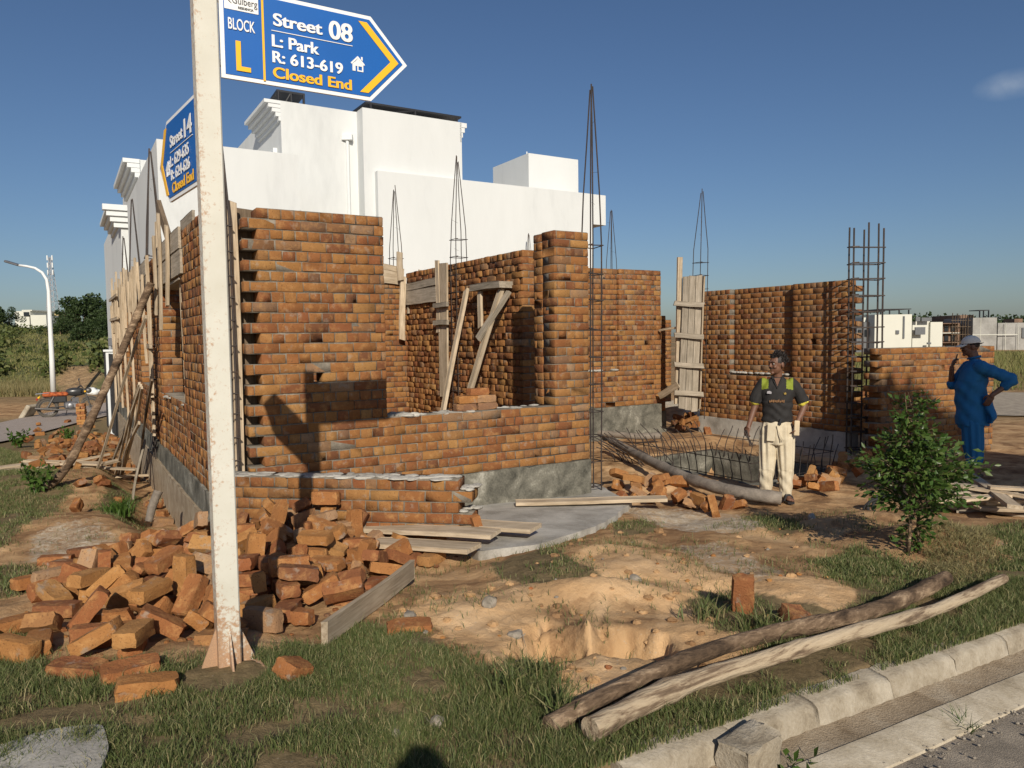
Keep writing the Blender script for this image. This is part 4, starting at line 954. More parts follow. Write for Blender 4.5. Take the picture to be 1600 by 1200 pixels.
M['driftlog'] = mat_blotch('grey_log', [(.3, (.10, .085, .07)), (.5, (.22, .185, .15)), (.7, (.34, .29, .235))], 4, .9, 40, .8, True, .01, .6)
pf = gp(82, 775); pt2 = uv(uL-.12, v_at(243, uL-.12), z_at(243, 442, uL-.12, v_at(243, uL-.12)))
log('prop_log', [pf+Vector((-.25, -.02, .02)), pf.lerp(pt2, .12)+Vector((0, 0, .0)), pf.lerp(pt2, .5)+Vector((.05, 0, .03)), pt2], (.052, .043), M['bark'], 'thick crooked bark log propped slanting against the left wall', 'log', seed=4, knots=6)
def strip_to(px0, py0, px1, py1, u_top, w, lab, t=.03, mat='wood', group='thin wooden strips leaning on the left wall'):
    a = gp(px0, py0); a.z = gz(a.x, a.y)+.01; vt = v_at(px1, u_top); b = uv(u_top, vt, z_at(px1, py1, u_top, vt))
    return thing_plank('wood_strip', a, b, w, t, mat, NU, lab, 'wood strip', group, warp=.012)
strip_to(151, 737, 233, 495, uL-.20, .05, 'longest pale strip leaning beside the bark log, standing apart from the bundle')
for i, (x0, y0, x1, y1) in enumerate(((172, 722, 216, 604), (178, 722, 220, 602), (185, 724, 219, 600), (190, 722, 222, 606), (182, 720, 214, 660))):
    strip_to(x0, y0, x1, y1, uL-.30, .045, 'pale strip in the loose bundle leaning on the left wall')
strip_to(207, 760, 221, 690, uL-.15, .05, 'short grey strip leaning low against the concrete base of the left wall', mat='greywood', group=None)
strip_to(214, 722, 237, 593, uL-.12, .05, 'dark brown strip leaning close to the left wall to the right of the bundle', mat='darkwood', group=None)
# boards lying about in front
def lay(px0, py0, px1, py1, w, t, mat, lab, z0=.02, z1=.02, cat='plank', group=None, roll=0.0, name='plank'):
    a = gp(px0, py0); b = gp(px1, py1); a.z = gz(a.x, a.y)+z0+t/2; b.z = gz(b.x, b.y)+z1+t/2
    return thing_plank(name, a, b, w, t, mat, (sin(roll), 0, cos(roll)), lab, cat, group)
lay(806, 803, 1042, 799, .16, .035, 'wood', 'long pale plank lying flat along the edge of the concrete apron', .10, .10)
lay(500, 862, 742, 884, .20, .035, 'wood', 'nearest of three pale boards sticking out under the brick heap', .09, .10)
lay(520, 845, 775, 868, .21, .035, 'wood', 'middle board of the three pale boards under the brick heap', .11, .13)
lay(560, 835, 838, 856, .22, .035, 'wood', 'farthest and longest of the three pale boards under the brick heap', .10, .125)
lay(508, 1010, 645, 915, .03, .12, 'wood', 'grey board standing on edge along the right flank of the brick heap', .0, .05)
def heap(n, cx, cy, sx, sy, lab, group, mat, L=(.5, 1.1), az0=None, hh=.16, w=(.06, .12), t=.03, az=0.4):
    for i in range(n):
        x = cx+random.gauss(0, sx); y = cy+random.gauss(0, sy); a = az+random.gauss(0, .45); l = random.uniform(*L)
        z = gz(x, y)+.03+hh*i/n; d = Vector((cos(a), sin(a), random.uniform(-.08, .08)))*l/2; c = Vector((x, y, z))
        thing_plank('scrap_plank', c-d, c+d, random.uniform(*w), t, mat, (random.uniform(-.2, .2), 0, 1), lab, 'plank', group)
pq = gp(1545, 800)
heap(12, pq.x+.1, pq.y, .20, .12, 'cement splashed offcut in the plank pile before the man in blue', 'offcuts in the plank pile', 'greywood', (.5, .9), az=-.5, hh=.20)
heap(7, pq.x+.05, pq.y-.08, .22, .12, 'paler split offcut near the top of the plank pile before the man in blue', 'pale offcuts on the plank pile', 'wood', (.5, .9), az=-.5, hh=.26, w=(.07, .13))
thing_plank('top_plank', gp(1585, 820)+Vector((0, 0, .16)), gp(1512, 778)+Vector((0, 0, .26)), .12, .04, 'wood', (0, -.3, 1), 'single pale plank lying across the top of the plank pile near the man in blue')
pq = gp(75, 735); heap(7, pq.x, pq.y, .5, .35, 'thin splintered board lying in the rubble left of the bark log', 'splintered boards in the rubble', 'wood', (.5, 1.1), az=.1, hh=.1)
pq = gp(155, 727); heap(5, pq.x, pq.y, .4, .2, 'thin splintered board lying in the rubble left of the bark log', 'splintered boards in the rubble', 'wood', (.6, 1.2), az=.15, hh=.08)
# logs along the verge
def gpt(px, py, h): 
    p = gp(px, py); p.z = gz(p.x, p.y)+h; return p
log('peeled_log', [gpt(922, 1163, .05), gpt(1060, 1098, .06), gpt(1180, 1057, .07), gpt(1320, 1018, .075), gpt(1460, 968, .06), gpt(1568, 922, .07)], (.042, .028), M['peeled'], 'long pale peeled log lying in the grass nearest the kerb', 'log', 16, 5, 1)
log('bark_log', [gpt(858, 1146, .03), gpt(960, 1103, .055), gpt(1080, 1047, .07), gpt(1200, 1008, .06), gpt(1330, 985, .06), gpt(1420, 945, .06), gpt(1478, 918, .07)], (.033, .041), M['bark'], 'darker log with patches of bark lying behind the pale peeled one', 'log', 14, 6, 2)
log('bent_log', [gpt(955, 712, .22), gpt(1010, 742, .20), gpt(1080, 772, .16), gpt(1150, 788, .13), gpt(1221, 791, .09)], (.055, .07), M['driftlog'], 'grey bent log lying by the pit with its cut end at the worker\'s feet', 'log', 14, 3, 7)
log('grey_beam', [gp(925, 694)+Vector((0, .5, .14)), gp(1000, 703)+Vector((0, .6, .14)), gp(1045, 702)+Vector((0, .6, .14))], (.05, .06), M['driftlog'], 'straight grey pole lying at the foot of the set back wall', 'pole', 10, 2, 8)
p = gp(232, 815); log('broken_branch', [p, p+Vector((.02, .05, .14)), p+Vector((.06, .10, .28))], (.035, .045), M['driftlog'], 'broken grey stump of wood sticking up behind the brick heap by the left wall', 'branch', 9, 2, 12)
# ------------------------------------------------------------------ loose bricks
def brick_mesh(seed, L=.228, W=.109, H=.073, broken=0.0):
    rs_ = np.random.default_rng(seed)
    bm = bmesh.new(); bmesh.ops.create_cube(bm, size=1)
    for v in bm.verts: v.co = Vector((v.co.x*L, v.co.y*W, v.co.z*H))
    if broken:
        bmesh.ops.bisect_plane(bm, geom=list(bm.verts)+list(bm.edges)+list(bm.faces), plane_co=(L*(.5-broken), 0, 0), plane_no=(1, rs_.uniform(-.5, .5), rs_.uniform(-.4, .4)), clear_outer=True)
        bmesh.ops.holes_fill(bm, edges=[e for e in bm.edges if e.is_boundary])
    bmesh.ops.subdivide_edges(bm, edges=list(bm.edges), cuts=3, use_grid_fill=True)
    bmesh.ops.triangulate(bm, faces=[f for f in bm.faces if len(f.verts) > 4])
    # press the frog into one broad face
    fx = rs_.random() < .6
    for v in bm.verts:
        c = v.co
        ex = max(abs(c.x)/(L/2), 0); ey = abs(c.y)/(W/2); ez = abs(c.z)/(H/2)
        k = (ex > .98)+(ey > .98)+(ez > .98)
        if k >= 2: c *= 1-rs_.uniform(.012, .085)*(1.5 if k == 3 else .8)
        if fx and c.z > H*.49 and ex < .75 and ey < .6: c.z -= .008
    for v in bm.verts: v.co += Vector(rs_.normal(0, .0024, 3))
    bmesh.ops.recalc_face_normals(bm, faces=bm.faces)
    me = bpy.data.meshes.new('brick'); bm.to_mesh(me); bm.free(); me.materials.append(M['loose'])
    me.polygons.foreach_set('use_smooth', np.ones(len(me.polygons), bool))
    try: me.set_sharp_from_angle(angle=radians(38))
    except Exception: pass
    return me
BM = [brick_mesh(100+i) for i in range(9)]; HM = [brick_mesh(200+i, broken=.3+.06*i) for i in range(6)]
def put_brick(loc, rot, label, group=None, mesh=None, sc=1.0):
    o = bpy.data.objects.new('brick', mesh or random.choice(BM)); COL.objects.link(o)
    o.location = loc; o.rotation_euler = rot; o.scale = (sc, sc, sc); tag(o, label, 'brick', group); return o
for q in HEAP:
    put_brick(q[:3], q[3:], 'weathered orange clay brick lying loose in the big heap around the sign pole', 'loose bricks in the big heap', random.choice(BM) if random.random() < .84 else random.choice(HM), .99)
def stray(px, py, rot, label, h=.036, mesh=None, sc=1, group=None):
    p = gp(px, py); return put_brick((p.x, p.y, gz(p.x, p.y)+h), rot, label, group, mesh, sc)
stray(232, 1090, (0, .05, .35), 'brick lying nearest the camera in the grass, frontmost of the heap', .03, BM[1])
stray(206, 1066, (.1, 0, .55), 'greyish brick in the grass just behind the frontmost brick', .03, BM[2])
stray(122, 1058, (0, .04, -.1), 'reddish brick lying flat in the grass at the front left of the heap', .03, BM[3])
stray(26, 1030, (1.5, .05, -.3), 'brick at the far left end of the heap showing its square end', .05, BM[4])
stray(1160, 965, (1.35, 0, .15), 'dark red brick standing on end in the grass behind the logs', .09, BM[5]).rotation_euler = (0, 1.35, 1.4)
stray(1255, 975, (.3, .2, .3), 'broken dark red brick half hidden in the grass behind the bark log', .02, HM[1])
stray(640, 985, (.1, 0, .2), 'brick half sunk in the soil right of the edge board', .0, BM[6])
stray(745, 852, (0, 1.3, .5), 'broken brick standing on the boards at the toothed end of the low wall', .17, HM[3])
stray(470, 1060, (.3, .4, 1.1), 'broken brick half hidden in grass right of the pole foot', .02, HM[2])
# bricks on the window sill of the front wall
def sill(px, u, dv, z, rz, lab): put_brick(uv(u, dv, z), (0, 0, -AZ+pi/2+rz), lab, 'bricks stacked on the window sill', random.choice(BM))
us = u_at(742, .1)
for i, (du, dz, rz) in enumerate(((-.12, .04, .02), (.12, .04, -.03), (-.10, .116, .04), (.11, .116, 0), (.03, .192, .03))):
    sill(742, us+du, .10, ZS+.008+dz, rz, ('lower', 'lower', 'second course', 'second course', 'topmost single')[i]+' brick of the little stack on the window sill')
# rubble of bricks beside the pit and below the worker
RS = random.Random(21)
CLODS = []
REST = []                                              # past 300 bricks: the small far ones become one object
def rest_brick(loc, rot, mesh):
    REST.append((Matrix.LocRotScale(Vector(loc), Matrix.Identity(3) if rot is None else __import__('mathutils').Euler(rot), None), mesh))
def scatter(pts, n, lab, group, hmax=.12, spread=(18, 8), half=.35, rest=False):
    for i in range(n):
        c = RS.choice(pts); px = c[0]+RS.gauss(0, spread[0]); py = c[1]+RS.gauss(0, spread[1]); p = gp(px, py)
        a = ((p.x, p.y, gz(p.x, p.y)+.03+RS.random()*hmax), (RS.gauss(0, .35)+(1.57 if RS.random() < .3 else 0), RS.gauss(0, .35), RS.uniform(0, 6.3))); me_ = RS.choice(HM) if RS.random() < half else RS.choice(BM)
        if rest: rest_brick(*a, me_)
        else: put_brick(*a, lab, group, me_)
scatter([(965, 770), (990, 775), (1010, 785), (1035, 770), (1030, 780)], 16, 'brick in the rubble at the corner of the front wall below the bent log', 'rubble below the bent log', .14, (16, 7))
scatter([(1075, 795), (1100, 797), (1135, 800), (1060, 790)], 10, 'brick lying along the near side of the bent log', 'bricks along the bent log', .08, (12, 4))
scatter([(1250, 770), (1280, 760), (1270, 775), (1330, 745), (1380, 750), (1310, 755)], 24, 'brick in the rubble right of the standing worker', 'rubble right of the worker', .14, (24, 8))
scatter([(1060, 668), (1085, 672), (1100, 660), (1070, 680)], 22, 'broken brick in the spoil at the foot of the formwork column', 'spoil below the formwork column', .3, (16, 7), rest=True)
scatter([(60, 690), (110, 690), (160, 695), (150, 682), (190, 700), (90, 700), (130, 715), (180, 715), (80, 725)], 130, 'broken brick in the rubble strip between the left wall and the paved street', 'rubble strip by the paved street', .10, (34, 8), .6, rest=True)
scatter([(150, 775), (130, 800), (190, 770), (250, 770)], 12, 'broken brick lying in the soil left of the house near the bark log', 'bricks near the bark log', .02, (26, 14), .5, rest=True)
# clods and chips on the worked soil
for i in range(150):
    px, py = RS.uniform(620, 1330), RS.uniform(820, 1090)
    if not inpoly(np.array([px]), np.array([py]), [(600, 960), (740, 900), (960, 830), (1200, 810), (1330, 900), (1100, 1040), (850, 1100)])[0]: continue
    p = gp(px, py); CLODS.append((p.x, p.y, gz(p.x, p.y), RS.uniform(.008, .03)*(1.6 if RS.random() < .08 else 1)))
# small square stack of bricks by the street, and a stack beyond the straight bars
def stack(cx, cy, z, nx, ny, nz, ang, lab, group, rest=False):
    for k in range(nz):
        for i in range(nx):
            for j in range(ny):
                if k % 2: dx, dy, r = (i-(nx-1)/2)*.235, (j-(ny-1)/2)*.118, 0
                else: dx, dy, r = (j-(ny-1)/2)*.118, (i-(nx-1)/2)*.235, pi/2
                c, s = cos(ang), sin(ang)
                a = ((cx+dx*c-dy*s+random.gauss(0, .006), cy+dx*s+dy*c+random.gauss(0, .006), z+.038+k*.0765), (0, 0, ang+r+random.gauss(0, .04)))
                if rest: rest_brick(*a, random.choice(BM))
                else: put_brick(*a, lab, group)
p = gp(128, 663); stack(p.x, p.y, gz(p.x, p.y), 1, 2, 8, .3, 'brick in the small square stack in front of the motorcycle', 'stack by the motorcycle')
p = at(1357, 690, 13.2)
for i in range(3):
    stack(p.x-.25+.27*i, p.y+.1*i, .0, 1, 2, 10, .5+.1*i, '', '', rest=True)
def build_rest():
    V, Q, T = [], [], []; b = 0
    for mat_, me_ in REST:
        V += [mat_ @ v.co for v in me_.vertices]
        for pl in me_.polygons: (Q if len(pl.vertices) == 4 else T).append([b+i for i in pl.vertices])
        b += len(me_.vertices)
    o = mesh_np('brick_rubble', [tuple(v) for v in V], Q+T, M['brick'])
    tag(o, 'far brick rubble beside the street, under the formwork column and behind the bars', 'bricks', kind='stuff')
build_rest()
mb = MB()
for i, (x, y, z, r) in enumerate(CLODS): blob(mb, (x, y, z+r*.15), (r*1.2, r, r*.7), i, 5, 7)
o = mb.build('soil_clods', M['ground'], None); tag(o, 'dry clods of earth scattered over the bare soil', 'clods', kind='stuff')
mb = MB()
for i in range(420):
    q_ = RS.choice(HEAP); x, y = q_[0]+RS.gauss(0, .16), q_[1]+RS.gauss(0, .16); r = RS.uniform(.006, .022); blob(mb, (x, y, gz(x, y)+r*.3), (r*1.2, r, r*.7), i, 4, 6)
o = mb.build('brick_chips', M['brick'], None); tag(o, 'small brick chips and crumbs on the ground around the big heap', 'brick chips', kind='stuff')
# stones
M['stone'] = mat_blotch('grey_stone', [(.3, (.16, .135, .105)), (.5, (.26, .225, .18)), (.7, (.38, .33, .27))], 12, .9, 80, .5, True)
def rock(name, r, seed, mat):
    rs_ = random.Random(seed); bm = bmesh.new()
    for i in range(22):
        v = Vector((rs_.gauss(0, 1), rs_.gauss(0, 1), rs_.gauss(0, 1))).normalized()*rs_.uniform(.8, 1.1); bm.verts.new((v.x*r[0], v.y*r[1], v.z*r[2]))
    h = bmesh.ops.convex_hull(bm, input=bm.verts); bmesh.ops.delete(bm, geom=[g for g in h['geom_interior'] if isinstance(g, bmesh.types.BMVert)], context='VERTS')
    bmesh.ops.bevel(bm, geom=list(bm.edges), offset=min(r)*.12, segments=1, affect='EDGES')
    me = bpy.data.meshes.new(name); bm.to_mesh(me); bm.free(); me.materials.append(mat); o = bpy.data.objects.new(name, me); COL.objects.link(o); return o
def stone(px, py, r, lab, mat='stone'):
    p = gp(px, py); o = rock('stone', r, int(px), M[mat]); o.location = (p.x, p.y, gz(p.x, p.y)+r[2]*.35); o.rotation_euler = (0, 0, px)
    tag(o, lab, 'stone')
stone(765, 960, (.06, .05, .045), 'grey stone on the bare soil between the brick heap and the two hollows'); stone(805, 990, (.05, .04, .035), 'smaller rounded grey stone below the larger one left of the hollows')
stone(640, 970, (.07, .04, .03), 'flat grey stone at the edge of the grass right of the edge board'); stone(683, 1133, (.035, .03, .03), 'pale pebble in the grass near the bottom of the picture')
stone(620, 1152, (.025, .022, .02), 'small pale pebble in the grass left of the other'); stone(992, 928, (.05, .035, .03), 'dark stone above the right hollow', 'stone')
stone(1268, 815, (.05, .04, .05), 'white lump of mortar on the soil in front of the worker', 'cement'); stone(1490, 1160, (.035, .03, .02), 'dark stone lying on the asphalt at the bottom right')
for i in range(70):
    px, py = RS.uniform(600, 1330), RS.uniform(800, 1090); p = gp(px, py)
    if not inpoly(np.array([px]), np.array([py]), [(600, 960), (740, 900), (960, 840), (1200, 810), (1330, 900), (1100, 1040), (850, 1090)])[0]: continue
    r = RS.uniform(.008, .022); o = rock('pebble', (r, r*.8, r*.6), i, M['stone'] if RS.random() < .6 else M['loose'])
    o.location = (p.x, p.y, gz(p.x, p.y)+r*.2); tag(o, 'tiny crumb of stone or brick on the bare soil', 'pebble', 'crumbs on the bare soil')
mb = MB()
for i in range(520):
    w_, s_ = RS.uniform(.9, 1.8) if i % 2 else RS.gauss(1.5, .06), RS.uniform(.6, 4.2); p = kpt(w_, s_, kz(w_, s_, -.148)); r = RS.uniform(.002, .009)*(2.2 if RS.random() < .04 else 1)
    b_ = len(mb.V); blob(mb, (p.x, p.y, p.z), (r, r*.8, r*.6), i, 4, 6)
o = mb.build('gravel', M['stone'], None, smooth=True); tag(o, 'loose gravel scattered over the road edge and gutter', 'gravel', kind='stuff')
# ------------------------------------------------------------------ rods around the pit
pit = empty('pit_reinforcement', uv((PIT[0]+PIT[1])/2, (PIT[2]+PIT[3])/2, 0)); tag(pit, 'square cage of bent upright rods around the open pit behind the worker', 'reinforcement')
def pit_part(name, mb, mat='rebar'):
    o = mb.build(name, M[mat], None); o.parent = pit; o.matrix_parent_inverse = Matrix.Translation(pit.location).inverted(); return o
def rod(u, v, du, dv, h, bend):
    mb = MB(); P = []
    for t in np.linspace(0, 1, 7):
        b = bend*t*t; p = uv(u+du*b, v+dv*b, -.06+h*t); P.append(p+Vector((random.gauss(0, .004), random.gauss(0, .004), 0)))
    mb.tube(P, .0065, 5); pit_part('rod', mb)
u0, u1p, v0, v1 = PIT
for v in np.arange(v0, v1+.01, .15): rod(u0, v, -1, .1, random.uniform(.38, .52), random.uniform(.0, .12))
for u in np.arange(u0+.13, u1p, .15): rod(u, v0, .1, -1, random.uniform(.40, .55), random.uniform(-.03, .06))
for u in np.arange(u0, u1p, .12): rod(u, v1, random.uniform(-.6, .3), 1, random.uniform(.4, .55), random.uniform(.1, .45))
for v in np.arange(v0, v1+.01, .17): rod(u1p, v, 1, .1, random.uniform(.35, .5), random.uniform(.05, .25))
for k in range(16): rod(u0-.1+random.uniform(-.35, .1), v1-random.uniform(0, .9), -1, .6, random.uniform(.35, .55), random.uniform(.2, .6))
for z in (.02, .24):
    mb = MB(); mb.tube([uv(u0-.01, v0-.01, z), uv(u1p+.01, v0-.01, z+.01), uv(u1p+.01, v1, z), uv(u0-.01, v1, z)], .006, 5, closed=True); pit_part('ring_bar', mb)
mb = MB()
for (a, b, c, d) in ((u0-.13, v0-.13, u1p+.13, v0-.01), (u0-.13, v1+.01, u1p+.13, v1+.13), (u0-.13, v0-.01, u0-.01, v1+.01), (u1p+.01, v0-.01, u1p+.13, v1+.01)):
    P = [uv(a, b), uv(c, b), uv(c, d), uv(a, d)]; mb.add([(p.x, p.y, -.75) for p in P]+[(p.x, p.y, .0+random.uniform(-.006, .006)) for p in P], [(0, 1, 2, 3), (4, 7, 6, 5), (0, 4, 5, 1), (1, 5, 6, 2), (2, 6, 7, 3), (3, 7, 4, 0)])
pit_part('concrete_rim', mb, 'plaster')
# ------------------------------------------------------------------ street sign
M['pole'] = None
def mat_pole():
    mt, nt, N, L, b = newmat('rusting_white_paint'); v = coords(nt)
    n1 = noise(nt, 55, 8, v, .75); n2 = noise(nt, 4, 5, v); n3 = noise(nt, 220, 4, v, .7)
    sx = N.new('ShaderNodeSeparateXYZ'); L.new(v, sx.inputs[0])
    low = mth(nt, 'MULTIPLY', mth(nt, 'SUBTRACT', .42, sx.outputs['Z']), 1.6, True)           # splash zone at the foot
    edge = mth(nt, 'MULTIPLY', mth(nt, 'SUBTRACT', mth(nt, 'MULTIPLY', sx.outputs['X'], -1), .012), 5.0, True)
    f = mth(nt, 'ADD', mth(nt, 'ADD', n1.outputs['Fac'], mth(nt, 'MULTIPLY', n2.outputs['Fac'], .25)), mth(nt, 'ADD', mth(nt, 'MULTIPLY', low, .42), mth(nt, 'MULTIPLY', edge, .55)))
    msk = ramp(nt, [(.71, (0, 0, 0)), (.85, (1, 1, 1))], f)
    rust = ramp(nt, [(.3, (.20, .075, .025)), (.6, (.42, .20, .07)), (.8, (.55, .33, .15))], n3.outputs['Fac'])
    paint = ramp(nt, [(.3, (.56, .535, .45)), (.7, (.66, .64, .56))], n2.outputs['Fac'])
    c = mixc(nt, mth(nt, 'MULTIPLY', msk.outputs[0], .8), paint.outputs[0], rust.outputs[0]); L.new(c, b.inputs['Base Color'])
    b.inputs['Roughness'].default_value = .6; bump(nt, b, n1.outputs['Fac'], .15, .002); return mt
M['pole'] = mat_pole()
M['blue'] = simple('sign_blue', (.004, .105, .40), .45, 0, .05, 3)
M['signwhite'] = simple('sign_white', (.80, .80, .78), .5, 0, .04, 3)
M['yellow'] = simple('sign_yellow', (.86, .46, .012), .5, 0, .04, 3)
M['ink'] = simple('sign_ink', (.03, .035, .04), .5)
PB = Vector((-1.255, 3.18, 0)); PB.z = gz(PB.x, PB.y)-.02
sign = empty('street_sign', PB); tag(sign, 'rusting white square post carrying two blue arrow shaped street signs', 'street sign')
def to(o, root):
    o.parent = root; o.matrix_parent_inverse = root.matrix_basis.inverted() if root.parent is None else Matrix.Identity(4); return o
PH = CAMZ+ray(344, -34).z*3.18-PB.z; mb = MB(); mb.box((0, 0, PH/2), (.094, .094, PH), bev=.006); pole = mb.build('post', M['pole']); pole.parent = sign; pole.rotation_euler = (0, 0, RA); smooth_by_angle(pole, 30)
mb = MB(); mb.box((0, 0, .012), (.26, .22, .016), bev=.003); o = mb.build('base_plate', M['pole']); o.parent = sign; o.rotation_euler = (0, 0, RA)
for k in range(4):
    mb = MB(); T = Matrix.Rotation(k*pi/2, 4, 'Z') @ Matrix.Translation((.047, 0, .018)) @ Matrix.Rotation(pi/2, 4, 'X')
    mb.prism([(0, 0), (.065, 0), (.058, .025), (.0, .17)], -.004, .004, M=T)
    o = mb.build('gusset', M['pole']); o.parent = sign; o.rotation_euler = (0, 0, RA)
class Board:
    def __init__(s, origin, xdir, root):
        s.o = Vector(origin); s.x = Vector(xdir).normalized(); s.z = Vector((0, 0, 1)); s.y = s.z.cross(s.x); s.n = -s.y
        s.M = Matrix((s.x, s.y, s.z)).transposed().to_4x4(); s.M.translation = s.o; s.root = root
    def st(s, px, py):
        d = ray(px, py); C = Vector((0, 0, CAMZ)); k = (s.o-C).dot(s.y)/d.dot(s.y); p = C+d*k-s.o
        return p.dot(s.x), p.z
    def place(s, o, parent=None):
        o.matrix_world = s.M
        par = parent or s.root
        o.parent = par; o.matrix_parent_inverse = par.matrix_world.inverted(); return o
    def poly(s, name, pts, y0, y1, mat, parent):
        mb = MB(); T = Matrix.Rotation(pi/2, 4, 'X')        # (x,y,z)->(x,-z,y): thickness towards the viewer
        mb.prism(pts, y0, y1, M=T); o = mb.build(name, mat, weld=True); return s.place(o, parent)
    def text(s, body, box, mat, parent, y=.006, bold=.0, name='lettering'):
        """box: s0, s1, z0, z1 of the capitals"""
        cu = bpy.data.curves.new('t', 'FONT'); cu.body = body; cu.size = 1; cu.offset = min(bold, .012); cu.extrude = .012
        t = bpy.data.objects.new('t', cu); COL.objects.link(t); dg = bpy.context.evaluated_depsgraph_get(); dg.update()
        me = bpy.data.meshes.new_from_object(t.evaluated_get(dg)); bpy.data.objects.remove(t); bpy.data.curves.remove(cu)
        co = np.zeros(len(me.vertices)*3, np.float32); me.vertices.foreach_get('co', co); co = co.reshape(-1, 3)
        x0, x1 = co[:, 0].min(), co[:, 0].max(); cap = .70
        if bold >= .02:                                  # heavier strokes: the same letters again, a hair to either side
            nv = len(me.vertices); base = me.copy(); fs = [tuple(p_.vertices) for p_ in me.polygons]; me.clear_geometry()
            me.from_pydata(np.concatenate([co+np.array([e_, .0, .001*k_]) for k_, e_ in enumerate((-.022, 0, .022))]).tolist(), [], [tuple(i_+nv*k_ for i_ in f_) for k_ in range(3) for f_ in fs]); bpy.data.meshes.remove(base)
            co = np.zeros(len(me.vertices)*3, np.float32); me.vertices.foreach_get('co', co); co = co.reshape(-1, 3); x0 -= .022; x1 += .022
        sx = (box[1]-box[0])/(x1-x0); sz = (box[3]-box[2])/cap
        out = np.stack([box[0]+(co[:, 0]-x0)*sx, -y-(co[:, 2])*.06, box[2]+co[:, 1]*sz], 1)
        me.vertices.foreach_set('co', out.astype(np.float32).ravel()); me.materials.clear(); me.materials.append(mat); me.update()
        me.name = name; o = bpy.data.objects.new(name, me); COL.objects.link(o); return s.place(o, parent)
bpy.context.view_layer.update()
# right-hand board, parallel to the front of the house
b8 = Board((PB.x+.046*U2[0]-.032*V2[0], PB.y+.046*U2[1]-.032*V2[1], 0), (U2[0], U2[1], 0), sign)
q = lambda b, l: [b.st(*p) for p in l]
tip = b8.st(636, 106); ar0 = b8.st(579, 26); ar1 = b8.st(580, 160); bl = b8.st(346, 118)
zt8 = (ar0[1]); zb8 = (ar1[1]+bl[1])/2
out = [(bl[0], zb8), (ar1[0], zb8), (tip[0], (zb8+zt8)/2), (ar0[0], zt8), (bl[0], zt8)]
def inset(P, d):
    c = [sum(p[k] for p in P)/len(P) for k in (0, 1)]; n = len(P); R = []
    for i in range(n):
        a, b, e = Vector(P[i-1]), Vector(P[i]), Vector(P[(i+1) % n])
        n1 = Vector((-(b-a).y, (b-a).x)).normalized(); n2 = Vector((-(e-b).y, (e-b).x)).normalized(); bi = (n1+n2)
        R.append(tuple(b+bi*(d/max(.3, bi.dot(n1)))))
    return R
brd = b8.poly('sign_board', out, -.012, .0, M['signwhite'], sign)
face8 = b8.poly('blue_face', inset(out, .017), .0005, .0025, M['blue'], brd)
def line(b, s0, z0, s1, z1, w, mat, name, parent, y=.0055):
    d = Vector((s1-s0, z1-z0)).normalized(); n = Vector((-d.y, d.x))*w/2
    return b.poly(name, [(s0-n.x, z0-n.y), (s1-n.x, z1-n.y), (s1+n.x, z1+n.y), (s0+n.x, z0+n.y)], .003, y, mat, parent)
dv = b8.st(411, 60)[0]; line(b8, dv, zb8+.012, dv, zt8-.012, .009, M['yellow'], 'divider', brd)
H8 = zt8-zb8
def tb(b, zb, H, pl, pr, f0, f1): return (b.st(*pl)[0], b.st(*pr)[0], zb+f0*H, zb+f1*H)
b8.text('Street', tb(b8, zb8, H8, (426, 30), (503, 40), .665, .80), M['signwhite'], brd, bold=.02)
b8.text('08', tb(b8, zb8, H8, (513, 45), (550, 45), .645, .85), M['signwhite'], brd, bold=.02)
sl = b8.st(424, 60)[0]; sr = b8.st(550, 60)[0]; line(b8, sl, zb8+.605*H8, sr, zb8+.605*H8, .003, M['signwhite'], 'rule', brd)
b8.text('L: Park', tb(b8, zb8, H8, (424, 60), (498, 70), .43, .56), M['signwhite'], brd, bold=.02)
b8.text('R: 613-619', tb(b8, zb8, H8, (425, 90), (535, 100), .255, .38), M['signwhite'], brd, bold=.02)
b8.text('Closed End', tb(b8, zb8, H8, (426, 115), (549, 130), .085, .205), M['yellow'], brd, bold=.02)
b8.text('BLOCK', tb(b8, zb8, H8, (356, 40), (398, 45), .535, .655), M['signwhite'], brd, bold=.012)
b8.text('L', tb(b8, zb8, H8, (368, 80), (391, 90), .10, .42), M['yellow'], brd, bold=.03)
def house_icon(b, s0, s1, z0, z1, parent):
    w, h = s1-s0, z1-z0; P = lambda x, y: (s0+x*w, z0+y*h)
    mbp = MB(); T = Matrix.Rotation(pi/2, 4, 'X')
    for poly in ([P(-.08, .50), P(.5, 1.0), P(1.08, .50), P(1.0, .42), P(.5, .84), P(.0, .42)], [P(.06, .0), P(.30, .0), P(.30, .62), P(.06, .46)], [P(.30, .34), P(.94, .34), P(.94, .46), P(.5, .82), P(.30, .62)],
                 [P(.45, .0), P(.94, .0), P(.94, .08), P(.45, .08)], [P(.84, .08), P(.94, .08), P(.94, .34), P(.84, .34)], [P(.45, .08), P(.54, .08), P(.54, .34), P(.45, .34)], [P(.78, .80), P(.9, .72), P(.9, .98), P(.78, .98)]):
        mbp.prism(poly, .003, .0055, M=T)
    return b.place(mbp.build('house_symbol', M['signwhite']), parent)
h0, h1 = b8.st(549, 100)[0], b8.st(568, 100)[0]; house_icon(b8, h0, h1, zb8+.32*H8, zb8+.50*H8, brd)
def chevron(b, sa, sb, zb, zt, w, parent, mat):
    zm = (zb+zt)/2
    return b.poly('chevron', [(sa, zb), (sa+w, zb), (sb, zm), (sa+w, zt), (sa, zt), (sb-w, zm)] if sb > sa else [(sa, zt), (sa-w, zt), (sb, zm), (sa-w, zb), (sa, zb), (sb+w, zm)], .003, .0055, mat, parent)
chevron(b8, b8.st(561, 100)[0], b8.st(622, 106)[0], zb8+.085*H8, zb8+.915*H8, .040, brd, M['yellow'])
